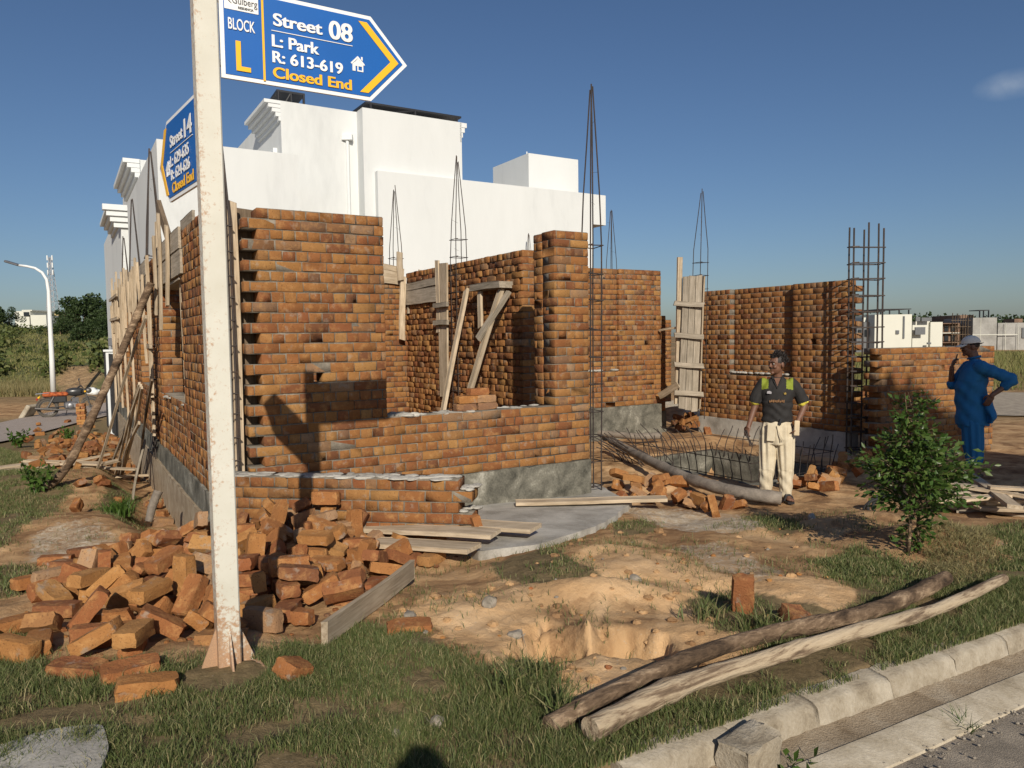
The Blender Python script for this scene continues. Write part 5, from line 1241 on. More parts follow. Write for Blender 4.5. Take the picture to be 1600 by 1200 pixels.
# white name plate with its lettering, cut by the top of the picture
lg0, lg1 = b8.st(350, 10)[0], b8.st(403, 10)[0]
lp = b8.poly('name_plate', [(lg0, zb8+.745*H8), (lg1, zb8+.745*H8), (lg1, zb8+.955*H8), (lg0, zb8+.955*H8)], .003, .0048, M['signwhite'], brd)
b8.text('Gulberg', (lg0+.032, lg1-.004, zb8+.815*H8, zb8+.89*H8), M['ink'], brd, y=.0055, bold=.0)
b8.text('RESIDENCIA', (lg0+.055, lg1-.02, zb8+.765*H8, zb8+.79*H8), M['ink'], brd, y=.0055, bold=.03)
mb = MB(); mb.tube([Vector((lg0+.006+.018*t, -.0055, zb8+(.90-.12*t+.04*t*t)*H8)) for t in np.linspace(0, 1.3, 7)], [.001, .002, .0026, .0026, .002, .0014, .0008], 6)
b8.place(mb.build('emblem_stroke', M['ink']), brd)
# left-hand board, turned away from us
d14 = Vector((-.605, .796, 0)); nrm = Vector((-d14.y, d14.x, 0))
b14 = Board((PB.x-.05, PB.y+.02, 0), -d14, sign)
P14 = [b14.st(*p) for p in ((304, 147), (312, 286), (268, 315), (249, 257), (257, 192))]
zb4 = (P14[1][1]*2+P14[2][1])/3; zt4 = (P14[0][1]*2+P14[4][1])/3; s_r = .02; s_a = (P14[2][0]+P14[4][0])/2; s_t = min(s_a-.12, P14[3][0])
out4 = [(s_a, zb4), (s_r, zb4), (s_r, zt4), (s_a, zt4), (s_t, (zb4+zt4)/2)]
brd4 = b14.poly('sign_board', out4, -.012, 0, M['signwhite'], sign); b14.poly('blue_face', inset(out4, .017), .0005, .0025, M['blue'], brd4)
H4_ = zt4-zb4
def t14(body, pl, pr, f0, f1, mat, bold=.02): b14.text(body, (b14.st(*pl)[0], b14.st(*pr)[0], zb4+f0*H4_, zb4+f1*H4_), mat, brd4, bold=bold)
t14('Street', (267, 210), (287, 205), .63, .77, M['signwhite']); t14('14', (289, 195), (301.5, 190), .61, .82, M['signwhite'])
line(b14, b14.st(267, 225)[0], zb4+.575*H4_, b14.st(302, 205)[0], zb4+.575*H4_, .003, M['signwhite'], 'rule', brd4)
t14('L: 629-635', (268, 248), (297, 235), .40, .53, M['signwhite']); t14('R: 624-626', (269, 268), (299, 255), .235, .36, M['signwhite'])
t14('Closed End', (271, 290), (305, 280), .075, .195, M['yellow']); house_icon(b14, b14.st(261, 262)[0], b14.st(267, 262)[0], zb4+.32*H4_, zb4+.50*H4_, brd4)
chevron(b14, b14.st(263, 250)[0], s_t+.045, zb4+.085*H4_, zb4+.915*H4_, .040, brd4, M['yellow'])
for (zz, bx) in ((zb8+.06, b8), (zt8-.06, b8), (zb4+.06, b14), (zt4-.06, b14)):
    mb = MB(); mb.box((.0 if bx is b8 else .02, .012, zz), (.06, .02, .025), bev=.003); bx.place(mb.build('bracket', M['grey_metal']), sign)
# ------------------------------------------------------------------ white houses behind
def ublock(mb, u0, u1, v0, v1, z0, z1, m=0):
    P = [uv(u0, v0), uv(u1, v0), uv(u1, v1), uv(u0, v1)]
    mb.add([(p.x, p.y, z0) for p in P]+[(p.x, p.y, z1) for p in P], [(0, 3, 2, 1), (4, 5, 6, 7), (0, 1, 5, 4), (1, 2, 6, 5), (2, 3, 7, 6), (3, 0, 4, 7)], m)
def cornice(mb, u, v0, v1, z, side, proj=.42, steps=5, hgt=.62):
    for k in range(steps):
        f0, f1 = k/steps, (k+1)/steps; p = proj*(f1**1.25)
        a, b = (u-p, u) if side < 0 else (u, u+p)
        ublock(mb, a, b, v0, v1, z-hgt*(1-f0)+.004*k, z-hgt*(1-f1))
vh = 13.0
wh = empty('white_house', (0, 0, 0)); tag(wh, 'tall plain white rendered house directly behind the unfinished brick house', 'house')
uT0 = u_at(452, vh); uT1 = u_at(562, vh); vR = vh-.45; uR0 = u_at(577, vR); uR1 = u_at(728, vR)
zT = z_at(447, 157, uT0, vh); zL = z_at(730, 281, u_at(730, vR), vR)
mb = MB(); ublock(mb, uT0, uR0+.01, vh, vh+7, 0, zT); ublock(mb, uR0, uR1, vR, vh+7.01, 0, zT+.004); w_ = mb.build('tower_wall', M['white'], wh)
mb = MB(); cornice(mb, uT0, vh, v_at(396, uT0-.4), zT, -1, .40, 5, .50); mb.build('cornice', M['white_trim'], wh)
mb = MB(); cornice(mb, uR1-.05, vR, vh+5, zT, 1, .22, 4, .55); mb.build('cornice', M['white_trim'], wh)
mb = MB(); cornice(mb, uR1-.06, vh+2.2, vh+6.5, z_at(724, 226, uR1, vh+2.2)+.15, 1, .40, 3, .30); mb.build('cornice', M['white_trim'], wh)
for k in range(3):
    va = vh+.55+.62*k; mb = MB(); P = [uv(uT0-.006, va), uv(uT0-.006, va+.26)]
    mb.add([(P[0].x, P[0].y, zT-2.3), (P[1].x, P[1].y, zT-2.3), (P[1].x, P[1].y, zT-1.15), (P[0].x, P[0].y, zT-1.15)], [(0, 1, 2, 3)])
    f = mb.build('window', M['glass'], wh); mb = MB()
    for (x0, x1, z0, z1) in ((va-.07, va, -2.36, -1.08), (va+.26, va+.33, -2.36, -1.08), (va, va+.26, -2.36, -2.28), (va, va+.26, -1.16, -1.08)): ublock(mb, uT0-.10, uT0-.001, x0, x1, zT+z0, zT+z1)
    mb.build('window_frame', M['white_trim'], f)
vl = vh-2.2; uL0, uL1 = u_at(300, vl), u_at(477, vl); zLb = z_at(475, 242, uL1, vl)
mb = MB(); ublock(mb, uL0-.5, uL1, vl, vh+6, 0, zLb); mb.build('front_wing', M['white'], wh)
uW1 = u_at(927, vR-.2); uW2 = u_at(948, vR-.2); vW_ = vR-.2; zW = z_at(730, 281, u_at(730, vW_), vW_); zW2 = z_at(948, 352, uW2, vW_)
mb = MB(); ublock(mb, uR0+.3, uW1, vW_, vh+6.5, 0, zW); ublock(mb, uW1-.01, uW2, vW_+.004, vh+6.5, zW2, zW-.004); mb.build('side_wing', M['white'], wh)
vs = vh+.9; us0, us1 = u_at(830, vs), u_at(906, vs); zS2 = z_at(830, 239, us0, vs)
mb = MB(); ublock(mb, us0, us1, vs, vs+2.3, zW-.5, zS2); mb.build('stair_tower', M['white'], wh)
mb = MB(); p = uv(u_at(820, vs+.6), vs+.3); mb.tube([(p.x, p.y, zW-.3), (p.x, p.y, zS2+.12)], .02, 6); mb.build('vent_pipe', M['white_trim'], wh)
up_ = u_at(553, vh-.06); pp = uv(up_, vh-.055); mb = MB(); mb.tube([(pp.x, pp.y, 0), (pp.x, pp.y, zT-.95), (pp.x-.0, pp.y, zT-.8)], .045, 8); mb.box((pp.x, pp.y, zT-.72), (.28, .16, .16), bev=.01); mb.build('downpipe', M['white_trim'], wh)
# solar panels on the roof, edge on, and their frame
def solar(px0, px1, py0, dz, v, lab):
    r = empty('solar_panel', uv(u_at((px0+px1)/2, v), v, zT)); tag(r, lab, 'solar panel')
    a, b = u_at(px0, v), u_at(px1, v); z = z_at(px0, py0, a, v); A_, B_, C_, D_ = uv(a, v, z), uv(b, v, z), uv(b, v+1.9, z+dz), uv(a, v+1.9, z+dz)
    mb = MB(); mb.add([A_, B_, C_, D_]+[p+Vector((0, 0, .05)) for p in (A_, B_, C_, D_)], [(0, 3, 2, 1), (4, 5, 6, 7), (0, 1, 5, 4), (1, 2, 6, 5), (2, 3, 7, 6), (3, 0, 4, 7)]); to(mb.build('panel', M['steel_black']), r)
    for t in (.05, .5, .95):
        p = A_.lerp(B_, t); mb = MB(); mb.tube([p, Vector((p.x, p.y, zT-.02))], .035, 6); to(mb.build('support_leg', M['steel_black']), r)
    p, p2 = A_.lerp(B_, .05), A_.lerp(B_, .5); mb = MB(); mb.tube([Vector((p.x, p.y, zT)), p2], .025, 6); to(mb.build('brace', M['steel_black']), r)
solar(447, 490, 142, -.1, vh+1.2, 'dark solar panel frame standing on legs at the left of the white house roof'); solar(582, 728, 161, .03, vR+.5, 'long dark solar panel seen edge on along the right of the white house roof')
# second white house farther down the street
v2 = 21.5; wh2 = empty('white_house', (0, 0, 0)); tag(wh2, 'white house with stepped cornices farther down the street at the left', 'house')
ua, ub_ = u_at(233, v2), u_at(300, v2); za = z_at(235, 249, ua, v2)
mb = MB(); ublock(mb, ua, ub_+3, v2, v2+8, -1, za); mb.build('wall', M['white'], wh2)
mb = MB(); cornice(mb, ua, v2-.05, v2+5.0, za, -1, .5, 5, .75); mb.build('cornice', M['white_trim'], wh2)
v3_ = v2-1.5; uc, ud = u_at(200, v3_), u_at(262, v3_); zc = z_at(205, 322, uc, v3_)
mb = MB(); ublock(mb, uc, ud, v3_, v2+9, -1, zc); mb.build('porch', M['white'], wh2)
mb = MB(); cornice(mb, uc, v3_-.05, v2+2.6, zc, -1, .4, 4, .5)
for k in range(4): ublock(mb, uc-.5+.1*k, ud, v3_-.30+.07*k, v3_, zc-.17*(k+1)+.004*k, zc-.17*k)
mb.build('cornice', M['white_trim'], wh2)
mb = MB(); 
for k in range(3): ublock(mb, ua-.25+.07*k, ua+1.2, v2-.22+.07*k, v2, za-1.75-.13*(k+1)+.003*k, za-1.75-.13*k)
mb.build('string_course', M['white_trim'], wh2)
for (px, py0, py1, w) in ((270, 330, 372, .9), (240, 352, 392, .5)):
    uu = u_at(px, v2-.02); mb = MB(); P = [uv(uu, v2-.02), uv(uu+w, v2-.02)]; z0, z1 = z_at(px, py1, uu, v2), z_at(px, py0, uu, v2)
    mb.add([(P[0].x, P[0].y, z0), (P[1].x, P[1].y, z0), (P[1].x, P[1].y, z1), (P[0].x, P[0].y, z1)], [(0, 1, 2, 3)]); f = mb.build('window', M['glass'], wh2)
    mb = MB(); 
    for (a, b, c, d) in ((uu-.12, uu, z0-.1, z1+.1), (uu+w, uu+w+.12, z0-.1, z1+.1), (uu, uu+w, z1, z1+.1), (uu, uu+w, z0-.1, z0)): ublock(mb, a, b, v2-.12, v2-.001, c, d)
    mb.build('window_frame', M['white_trim'], f)
# gate pillar, black gate and lamp at the edge of the white house plot
gp0 = at(181, 600, 19.0); zg = gz(gp0.x, gp0.y)
pil = empty('gate_pillar', (gp0.x, gp0.y, zg)); tag(pil, 'white gate pillar with a small lamp on top, seen past the end of the left wall', 'pillar')
zpt = CAMZ+ray(181, 546).z*19.0; mb = MB(); mb.box((0, 0, (zpt-zg)/2), (.30, .30, zpt-zg), bev=.01); mb.box((0, 0, zpt-zg-.03), (.38, .38, .06), bev=.01); o = mb.build('shaft', M['white']); o.parent = pil
mb = MB(); mb.box((0, 0, zpt-zg+.05), (.1, .1, .08)); mb.box((0, 0, zpt-zg+.19), (.2, .2, .2), bev=.01); o = mb.build('lamp', M['grey_metal']); o.parent = pil
ga = at(167, 600, 20.2); gb = at(180, 600, 18.0); gate = empty('gate', (ga.x, ga.y, gz(ga.x, ga.y))); tag(gate, 'black metal gate beside the white pillar by the paved street', 'gate')
zt_ = CAMZ+ray(170, 553).z*19.6-gate.location.z; L2 = Vector((gb.x-ga.x, gb.y-ga.y, 0)); gl = L2.length; an = math.atan2(L2.y, L2.x)
mb = MB(); mb.box((gl/2, 0, zt_/2+.05), (gl, .03, zt_-.1))
for k in range(9): mb.box((gl*k/8, -.03, zt_/2+.05), (.05, .03, zt_-.06), bev=.004)
o = mb.build('gate_leaf', M['steel_black']); o.parent = gate; o.rotation_euler = (0, 0, an)
mb = MB(); mb.box((gl*.3, -.06, zt_*.5), (.06, .03, .12)); o = mb.build('handle', M['grey_metal']); o.parent = gate; o.rotation_euler = (0, 0, an)
# ------------------------------------------------------------------ paved street on the left
M['paver'] = None
def mat_paver():
    mt, nt, N, L, b = newmat('grey_pavers'); v = coords(nt)
    br = N.new('ShaderNodeTexBrick'); br.inputs['Scale'].default_value = 4.5; br.inputs['Mortar Size'].default_value = .03
    br.inputs['Color1'].default_value = (.42, .36, .32, 1); br.inputs['Color2'].default_value = (.34, .28, .25, 1); br.inputs['Mortar'].default_value = (.16, .13, .11, 1); L.new(v, br.inputs['Vector'])
    n = noise(nt, 2, 6, v); c = mixc(nt, mth(nt, 'MULTIPLY', n.outputs['Fac'], .6), br.outputs['Color'], (.30, .24, .19)); L.new(c, b.inputs['Base Color']); b.inputs['Roughness'].default_value = .9; return mt
M['paver'] = mat_paver()
def sheet(name, pts, dz, mat, n=30):
    A_, B_, C_, D_ = [gp(*p) for p in pts]; V = []
    for i in range(n+1):
        for j in range(9):
            p = A_.lerp(B_, i/n).lerp(D_.lerp(C_, i/n), j/8); V.append((p.x, p.y, gz(p.x, p.y)+dz))
    Fc = [(i*9+j, (i+1)*9+j, (i+1)*9+j+1, i*9+j+1) for i in range(n) for j in range(8)]
    o = mesh_np(name, V, Fc, mat, smooth=True); tag(o, kind='structure'); return o
sheet('pavement', [(-260, 726), (225, 634), (225, 618), (-260, 706)], .05, M['paver'])
# street lamp
lp_ = at(82, 612, 33.0); lz = gz(lp_.x, lp_.y)
lamp = empty('street_lamp', (lp_.x, lp_.y, lz)); tag(lamp, 'tall white street lamp with a curved arm behind the motorcycle', 'street lamp')
def rel(px, py): p = at(px, py, 33.0); return Vector((p.x-lp_.x, p.y-lp_.y, p.z-lz))
pts = [rel(*c) for c in ((83.5, 613), (81, 560), (78, 500), (76, 455), (73, 437), (66, 426), (55, 419), (42, 416), (30, 414.5))]
mb = MB(); mb.tube(pts, [.115, .10, .09, .075, .065, .06, .055, .05, .05], 12); o = mb.build('pole', M['white_trim'], smooth=True); o.parent = lamp
d_ = (rel(8, 408)-rel(30, 414.5)); c_ = (rel(8, 408)+rel(30, 414.5))/2; mb = MB(); x_ = d_.normalized(); y_ = Vector((0, 1, 0)); z_ = x_.cross(y_).normalized(); y_ = z_.cross(x_)
mb.box(c_, (d_.length, .22, .10), 0, Matrix((x_, y_, z_)).transposed(), .03); o = mb.build('lamp_head', M['grey_metal']); o.parent = lamp
# blue box behind the motorcycle
bp_ = gp(71, 616); z = gz(bp_.x, bp_.y); zt_ = CAMZ+ray(71, 604).z*bp_.y
mb = MB(); mb.box((0, 0, .45), (.62, .45, .82), bev=.03); mb.box((0, 0, .90), (.68, .5, .10), bev=.02); mb.box((0, -.22, .55), (.4, .03, .3), bev=.01)
M['boxblue'] = simple('painted_blue', (.03, .20, .46), .5); o = mb.build('utility_box', M['boxblue']); sc_ = (zt_-z)/.95; o.location = (bp_.x, bp_.y, z); o.scale = (sc_,)*3; tag(o, 'bright blue box beside the foot of the street lamp', 'utility box')
mb = MB(); blob(mb, (0, 0, .12), (.34, .25, .2), 5, 9, 14); blob(mb, (.25, .05, .1), (.2, .16, .13), 8); pz = gp(144, 617); o = mb.build('white_sack', M['white_trim'], smooth=True); o.location = (pz.x, pz.y, gz(pz.x, pz.y)); tag(o, 'white sack lying in the grass right of the motorcycle', 'sack')
# telecom tower
tw = at(83, 490, 230.0); z0 = tw.z-3; z1 = at(80, 402, 230.0).z; tower = empty('telecom_tower', (tw.x, tw.y, z0)); tag(tower, 'thin lattice telecom mast on the hill behind the street lamp', 'mast')
mb = MB(); Ht = z1-z0; 
def tp(k, i): w = 2.6*(1-k)**1.1+.55; a = [(-1, -1), (1, -1), (1, 1), (-1, 1)][i % 4]; return Vector((a[0]*w/2, a[1]*w/2, Ht*k))
for i in range(4): mb.tube([tp(k, i) for k in np.linspace(0, 1, 8)], .10, 4)
ks = np.linspace(0, 1, 13)
for a, b in zip(ks[:-1], ks[1:]):
    for i in range(4): mb.tube([tp(a, i), tp(b, i+1)], .05, 3); mb.tube([tp(b, i), tp(b, i+1)], .05, 3)
M['galv'] = simple('galvanised', (.42, .42, .43), .5, .3); o = mb.build('lattice', M['galv']); o.parent = tower
for k in range(3):
    for s in (-1, 1):
        mb = MB(); mb.box((s*.75, -.3, Ht*(.99-.11*k)), (.35, .3, 1.5), bev=.04); o = mb.build('antenna', M['white_trim']); o.parent = tower
# ------------------------------------------------------------------ motorcycle
M['tank'] = simple('dark_tank_paint', (.035, .035, .036), .3, 0, .1); M['seatcloth'] = mat_blotch('orange_seat_cover', [(.35, (.05, .015, .01)), (.5, (.40, .095, .03)), (.75, (.55, .17, .06))], 14, .8, 50, .2)
M['dusty_tyre'] = simple('dusty_tyre', (.085, .075, .062), .9); M['dusty_metal'] = simple('dusty_metal', (.14, .13, .12), .5, .6, .25, 20)
M['redpaint'] = simple('red_paint', (.40, .03, .025), .35)
def motorcycle(loc, ang, sc):
    r = empty('motorcycle', loc, ang); r.scale = (sc,)*3; tag(r, 'dusty old motorcycle with an orange seat cover parked on the paved street', 'motorcycle')
    def P(name, mb, mat, smooth=True): o = mb.build(name, M[mat], None, smooth=False); smooth_by_angle(o, 40); o.parent = r; return o
    for x in (-.62, .64):
        mb = MB(); mb.tube([(x+.285*cos(a), 0, .31+.285*sin(a)) for a in np.linspace(0, 2*pi, 28, endpoint=False)], .045, 10, closed=True); w = P('wheel', mb, 'dusty_tyre')
        mb = MB(); mb.tube([(x+.235*cos(a), 0, .31+.235*sin(a)) for a in np.linspace(0, 2*pi, 28, endpoint=False)], .014, 8, closed=True)
        for k in range(18): a = 2*pi*k/18; mb.tube([(x, .03*(-1)**k, .31), (x+.235*cos(a), 0, .31+.235*sin(a))], .004, 4)
        mb.tube([(x, -.06, .31), (x, .06, .31)], .06, 10); q_ = mb.build('rim', M['dusty_metal'], w)
    for x, a0_, a1_ in ((-.62, .35, 2.9), (.64, .3, 2.3)):
        mb = MB(); n = 16; V = []
        for k in range(n+1):
            a = a0_+(a1_-a0_)*k/n
            for (y, rr_) in ((-.065, .335), (-.04, .36), (.04, .36), (.065, .335)): V.append((x+rr_*cos(a), y, .31+rr_*sin(a)))
        mb.add(V, [(k*4+j, k*4+j+1, (k+1)*4+j+1, (k+1)*4+j) for k in range(n) for j in range(3)]); P('mudguard', mb, 'dusty_metal')
    mb = MB(); mb.tube([(.52, 0, .86), (.1, 0, .62), (-.05, 0, .35)], .025, 8); mb.tube([(.52, 0, .84), (-.25, 0, .72), (-.75, 0, .68)], .022, 8)
    for s in (-1, 1): mb.tube([(-.05, s*.08, .35), (-.62, s*.09, .31)], .02, 6); mb.tube([(-.25, s*.09, .7), (-.05, s*.08, .35)], .018, 6)
    P('frame', mb, 'steel_black')
    for s in (-1, 1):
        mb = MB(); mb.tube([(.64, s*.085, .31), (.50, s*.085, .80), (.46, s*.085, .92)], [.028, .026, .02], 8); P('fork', mb, 'dusty_metal')
        mb = MB(); mb.tube([(-.62, s*.11, .33), (-.42, s*.11, .70)], .03, 10); P('shock_absorber', mb, 'dusty_metal')
        mb = MB(); mb.tube([(.36, s*.3, 1.04), (.34, s*.32, 1.2)], .006, 5); mb.ball((.33, s*.34, 1.25), (.015, .06, .045), 10, 6); P('mirror', mb, 'steel_black')
        mb = MB(); mb.ball((.50, s*.2, .84), .035, 8, 6); mb.ball((-.86, s*.16, .68), .035, 8, 6); P('indicator', mb, 'yellow')
    mb = MB(); mb.loft([(.42, 0, .78, .02, .06), (.38, 0, .80, .06, .10)], 8); mb = MB(); mb.ball((.22, 0, .83), (.32, .14, .15), 18, 10); P('fuel_tank', mb, 'tank')
    mb = MB(); mb.box((-.38, 0, .77), (.76, .26, .15), bev=.05); mb.box((-.62, 0, .82), (.26, .22, .08), bev=.035); P('seat', mb, 'seatcloth')
    mb = MB(); mb.box((-.28, 0, .60), (.46, .22, .24), bev=.04); P('side_cover', mb, 'tank')
    mb = MB(); mb.box((.08, 0, .38), (.46, .26, .26), bev=.06)
    for k in range(7): mb.box((.20+.0*k, 0, .47+.025*k), (.19, .17, .012))
    mb.ball((.05, -.12, .36), (.11, .04, .11), 12, 8); P('engine', mb, 'grey_metal')
    mb = MB(); mb.tube([(.27, -.06, .52), (.34, -.09, .36), (.2, -.13, .24), (-.2, -.15, .24), (-.45, -.16, .27), (-.98, -.17, .33)], [.02, .02, .02, .025, .045, .04], 10); P('exhaust', mb, 'dusty_metal')
    mb = MB(); mb.tube([(.30, -.36, .98), (.38, -.26, 1.03), (.45, 0, .95), (.38, .26, 1.03), (.30, .36, .98)], .013, 8)
    for s in (-1, 1): mb.tube([(.33, s*.30, 1.005), (.28, s*.40, .965)], .02, 8)
    P('handlebar', mb, 'steel_black')
    mb = MB(); mb.ball((.60, 0, .86), (.10, .095, .095), 14, 8); P('headlight', mb, 'dusty_metal')
    mb = MB(); mb.box((-.92, 0, .62), (.05, .15, .08), bev=.015); P('tail_light', mb, 'redpaint')
    mb = MB(); mb.tube([(-.55, -.12, .83), (-.95, -.1, .80), (-.95, .1, .80), (-.55, .12, .83)], .012, 6); P('rear_rack', mb, 'chrome')
    mb = MB(); mb.tube([(-.05, .12, .28), (-.12, .32, .02)], .012, 6); P('side_stand', mb, 'steel_black')
    return r
mp = gp(94, 655); mq = gp(154, 646); motorcycle((mp.x+.15, mp.y+.25, gz(mp.x, mp.y)+.05), .50, .92)
p = gp(46, 655); mb = MB(); mb.box((0, 0, .2), (.14, .5, .5), 0, Matrix.Rotation(.6, 3, 'Y'), .02); o = mb.build('concrete_slab', M['kerb']); o.location = (p.x, p.y, gz(p.x, p.y)); tag(o, 'tilted grey concrete slab behind the motorcycle\'s rear wheel', 'slab')
# ------------------------------------------------------------------ far houses on the right
M['cream'] = simple('cream_render', (.60, .59, .51), .8, 0, .05, .2); M['greyblock'] = mat_blotch('grey_block_wall', [(.35, (.22, .21, .19)), (.55, (.32, .31, .285)), (.75, (.42, .40, .37))], .5, .9, 3, .2)
M['brownwall'] = mat_blotch('brown_brick_far', [(.35, (.14, .09, .065)), (.6, (.24, .15, .10))], .6, .9, 3, .1); M['greyfar'] = simple('grey_render', (.13, .135, .14), .8)
YF = 132.0
def fbox(mb, px0, px1, py0, py1, Y=YF, dep=9.0, m=0, dy=0.0):
    a = at(px0, py1, Y+dy); b = at(px1, py0, Y+dy); mb.box2((a.x, a.y, a.z), (b.x, a.y+dep, b.z), m)
def fpart(name, root, rects, mat, dep=.25, dy=-.2):
    for r_ in rects:
        mb = MB(); fbox(mb, *r_, dep=dep, dy=dy); to(mb.build(name, M[mat]), root)
def fhouse(lab, walls, mat, px): 
    r = empty('distant_house', at(px, 549, YF)); tag(r, lab, 'house'); bpy.context.view_layer.update()
    for w in walls: mb = MB(); fbox(mb, *w[:4], dy=(w[4] if len(w) > 4 else 0)); to(mb.build('wall', M[w[5] if len(w) > 5 else mat]), r)
    return r
r = fhouse('cream white flat roofed house far across the field on the right', [(1366, 1425, 491, 553), (1425, 1453, 502, 552, 1), (1453, 1473, 503, 553, .5, 'cream')], 'cream', 1410)
fpart('window', r, [(1400, 1405, 516, 522), (1430, 1446, 511, 523), (1411, 1414, 494, 529), (1431, 1438, 495, 502), (1440, 1456, 496, 502), (1449, 1455, 535, 538)], 'greyfar')
mb = MB(); fbox(mb, 1374, 1424, 482, 484, dep=6, dy=1); [fbox(mb, x, x+1.2, 484, 492, dep=.3, dy=1) for x in (1376, 1390, 1405, 1420)]; to(mb.build('solar_panel', M['steel_black']), r)
r = fhouse('dark grey house half hidden behind the straight column bars', [(1338, 1366, 503, 552, 2), (1349, 1360, 496, 503, 3, 'cream')], 'greyfar', 1350); fpart('window', r, [(1342, 1346, 515, 525), (1352, 1357, 515, 525)], 'glass', dy=1.7)
r = fhouse('white house showing only a sliver left of the straight column bars', [(1330, 1339, 508, 553, 6)], 'cream', 1334); fpart('window', r, [(1333, 1336, 520, 530)], 'greyfar', dy=5.8)
r = fhouse('brown house with arched balconies under scaffolding far across the field', [(1473, 1500, 505, 553, 3), (1498, 1520, 492, 553, 5)], 'brownwall', 1490)
for yy in (506, 521, 536):
    mb = MB(); fbox(mb, 1472, 1501, yy-1.5, yy, dep=2, dy=2); to(mb.build('balcony', M['cream' if yy == 521 else 'brownwall']), r)
fpart('window', r, [(1476, 1482, 509, 518), (1486, 1493, 509, 518), (1476, 1482, 524, 533), (1486, 1493, 524, 533), (1478, 1492, 539, 550)], 'glass', dy=2.8)
mb = MB()
for x in np.linspace(1488, 1520, 9): fbox(mb, x, x+.9, 492+RS.uniform(-3, 3), 545, dep=.2, dy=RS.uniform(0, 2))
for yy in (500, 510, 522, 534): fbox(mb, 1486, 1521, yy, yy+1, dep=.2, dy=.5)
to(mb.build('scaffolding', M['darkwood']), r)
r = fhouse('unplastered grey block house far right behind the man in blue', [(1519, 1558, 496, 556), (1558, 1680, 503, 556, .5)], 'greyblock', 1560)
fpart('window', r, [(1597, 1604, 512, 528), (1612, 1622, 512, 526)], 'greyfar', dy=.3); fpart('column_strip', r, [(1531, 1533, 497, 553), (1570, 1572, 504, 553), (1590, 1592, 504, 553)], 'cream', .12, -.06); fpart('beam', r, [(1519.5, 1590, 522, 524)], 'cream', .1, -.09)
mb = MB(); fbox(mb, 1530, 1546, 484, 485.5, dep=3, dy=2); [fbox(mb, x, x+1, 485.5, 497, dep=.3, dy=2) for x in (1531, 1537, 1545)]; to(mb.build('roof_frame', M['steel_black']), r); mb = MB(); fbox(mb, 1585, 1598, 498, 504, dep=3, dy=2); to(mb.build('roof_wall', M['brownwall']), r)
# far houses on the left hill
r = empty('distant_house', at(36, 500, 150)); tag(r, 'cream house with a dark window on the hill far left', 'house'); bpy.context.view_layer.update()
for (a, b, c, d, mt) in ((24, 47, 486, 512, 'cream'), (34, 50, 484, 486, 'cream'), (47, 72, 492, 512, 'cream')):
    mb = MB(); fbox(mb, a, b, c, d, 150, 8); to(mb.build('wall', M[mt]), r)
mb = MB(); fbox(mb, 37, 45, 487.5, 494, 149.8, .3); to(mb.build('window', M['glass']), r)
r = empty('distant_house', at(80, 500, 170)); tag(r, 'low yellowish house on the hill right of the street lamp', 'house'); bpy.context.view_layer.update()
M['ochre'] = simple('ochre_render', (.62, .48, .22), .8); mb = MB(); fbox(mb, 66, 92, 488, 515, 170, 8); to(mb.build('wall', M['ochre']), r); mb = MB(); fbox(mb, 70, 74, 491, 496, 169.8, .3); to(mb.build('window', M['glass']), r)
mb = MB(); fbox(mb, 65, 93, 486.8, 488, 169.5, 9); to(mb.build('roof', M['cream']), r)
# ------------------------------------------------------------------ grass and plants
M['grass'] = mat_leaf('grass', [(.072, .098, .030), (.10, .132, .040), (.13, .155, .048), (.085, .110, .034), (.19, .185, .078), (.36, .30, .15)], .6, .2)
M['weed'] = mat_leaf('weed_leaf', [(.05, .10, .018), (.08, .14, .025), (.06, .11, .02)], .5, .25)
M['dry'] = mat_leaf('dry_grass', [(.22, .18, .075), (.30, .24, .11), (.15, .15, .055), (.36, .30, .16)], .7, .2)
M['field'] = mat_leaf('field_grass', [(.13, .145, .042), (.19, .19, .06), (.27, .235, .095), (.105, .125, .038)], .7, .2)
M['scrub'] = mat_leaf('scrub_leaf', [(.06, .08, .022), (.085, .11, .03), (.115, .135, .036), (.15, .15, .05)], .6, .2)
M['tree'] = mat_leaf('tree_leaf', [(.022, .04, .012), (.032, .055, .016), (.045, .07, .02), (.03, .048, .014)], .6, .15)
M['sapling'] = mat_leaf('sapling_leaf', [(.045, .085, .018), (.07, .12, .025), (.05, .10, .02), (.11, .15, .035)], .35, .25)
def blades_mesh(name, X, Y, Z, h, w, lean, mat, seed=0, kink=.45):
    R = np.random.default_rng(seed); n = len(X); a = R.uniform(0, 2*pi, n); f = R.uniform(0, 2*pi, n)
    sx, sy = np.cos(f)*w/2, np.sin(f)*w/2; dx, dy = np.cos(a)*lean*h, np.sin(a)*lean*h
    V = np.zeros((n, 5, 3))
    V[:, 0] = np.stack([X-sx, Y-sy, Z-.01], 1); V[:, 1] = np.stack([X+sx, Y+sy, Z-.01], 1)
    V[:, 2] = np.stack([X-sx*.8+dx*.30, Y-sy*.8+dy*.30, Z+h*.55], 1); V[:, 3] = np.stack([X+sx*.8+dx*.30, Y+sy*.8+dy*.30, Z+h*.55], 1)
    V[:, 4] = np.stack([X+dx, Y+dy, Z+h*np.sqrt(np.maximum(.05, 1-(lean*kink)**2))], 1)
    o = (np.arange(n)*5)[:, None]
    return big_mesh(name, V.reshape(-1, 3), np.array([[0, 1, 3, 2]])+o, np.array([[2, 3, 4]])+o, mat)
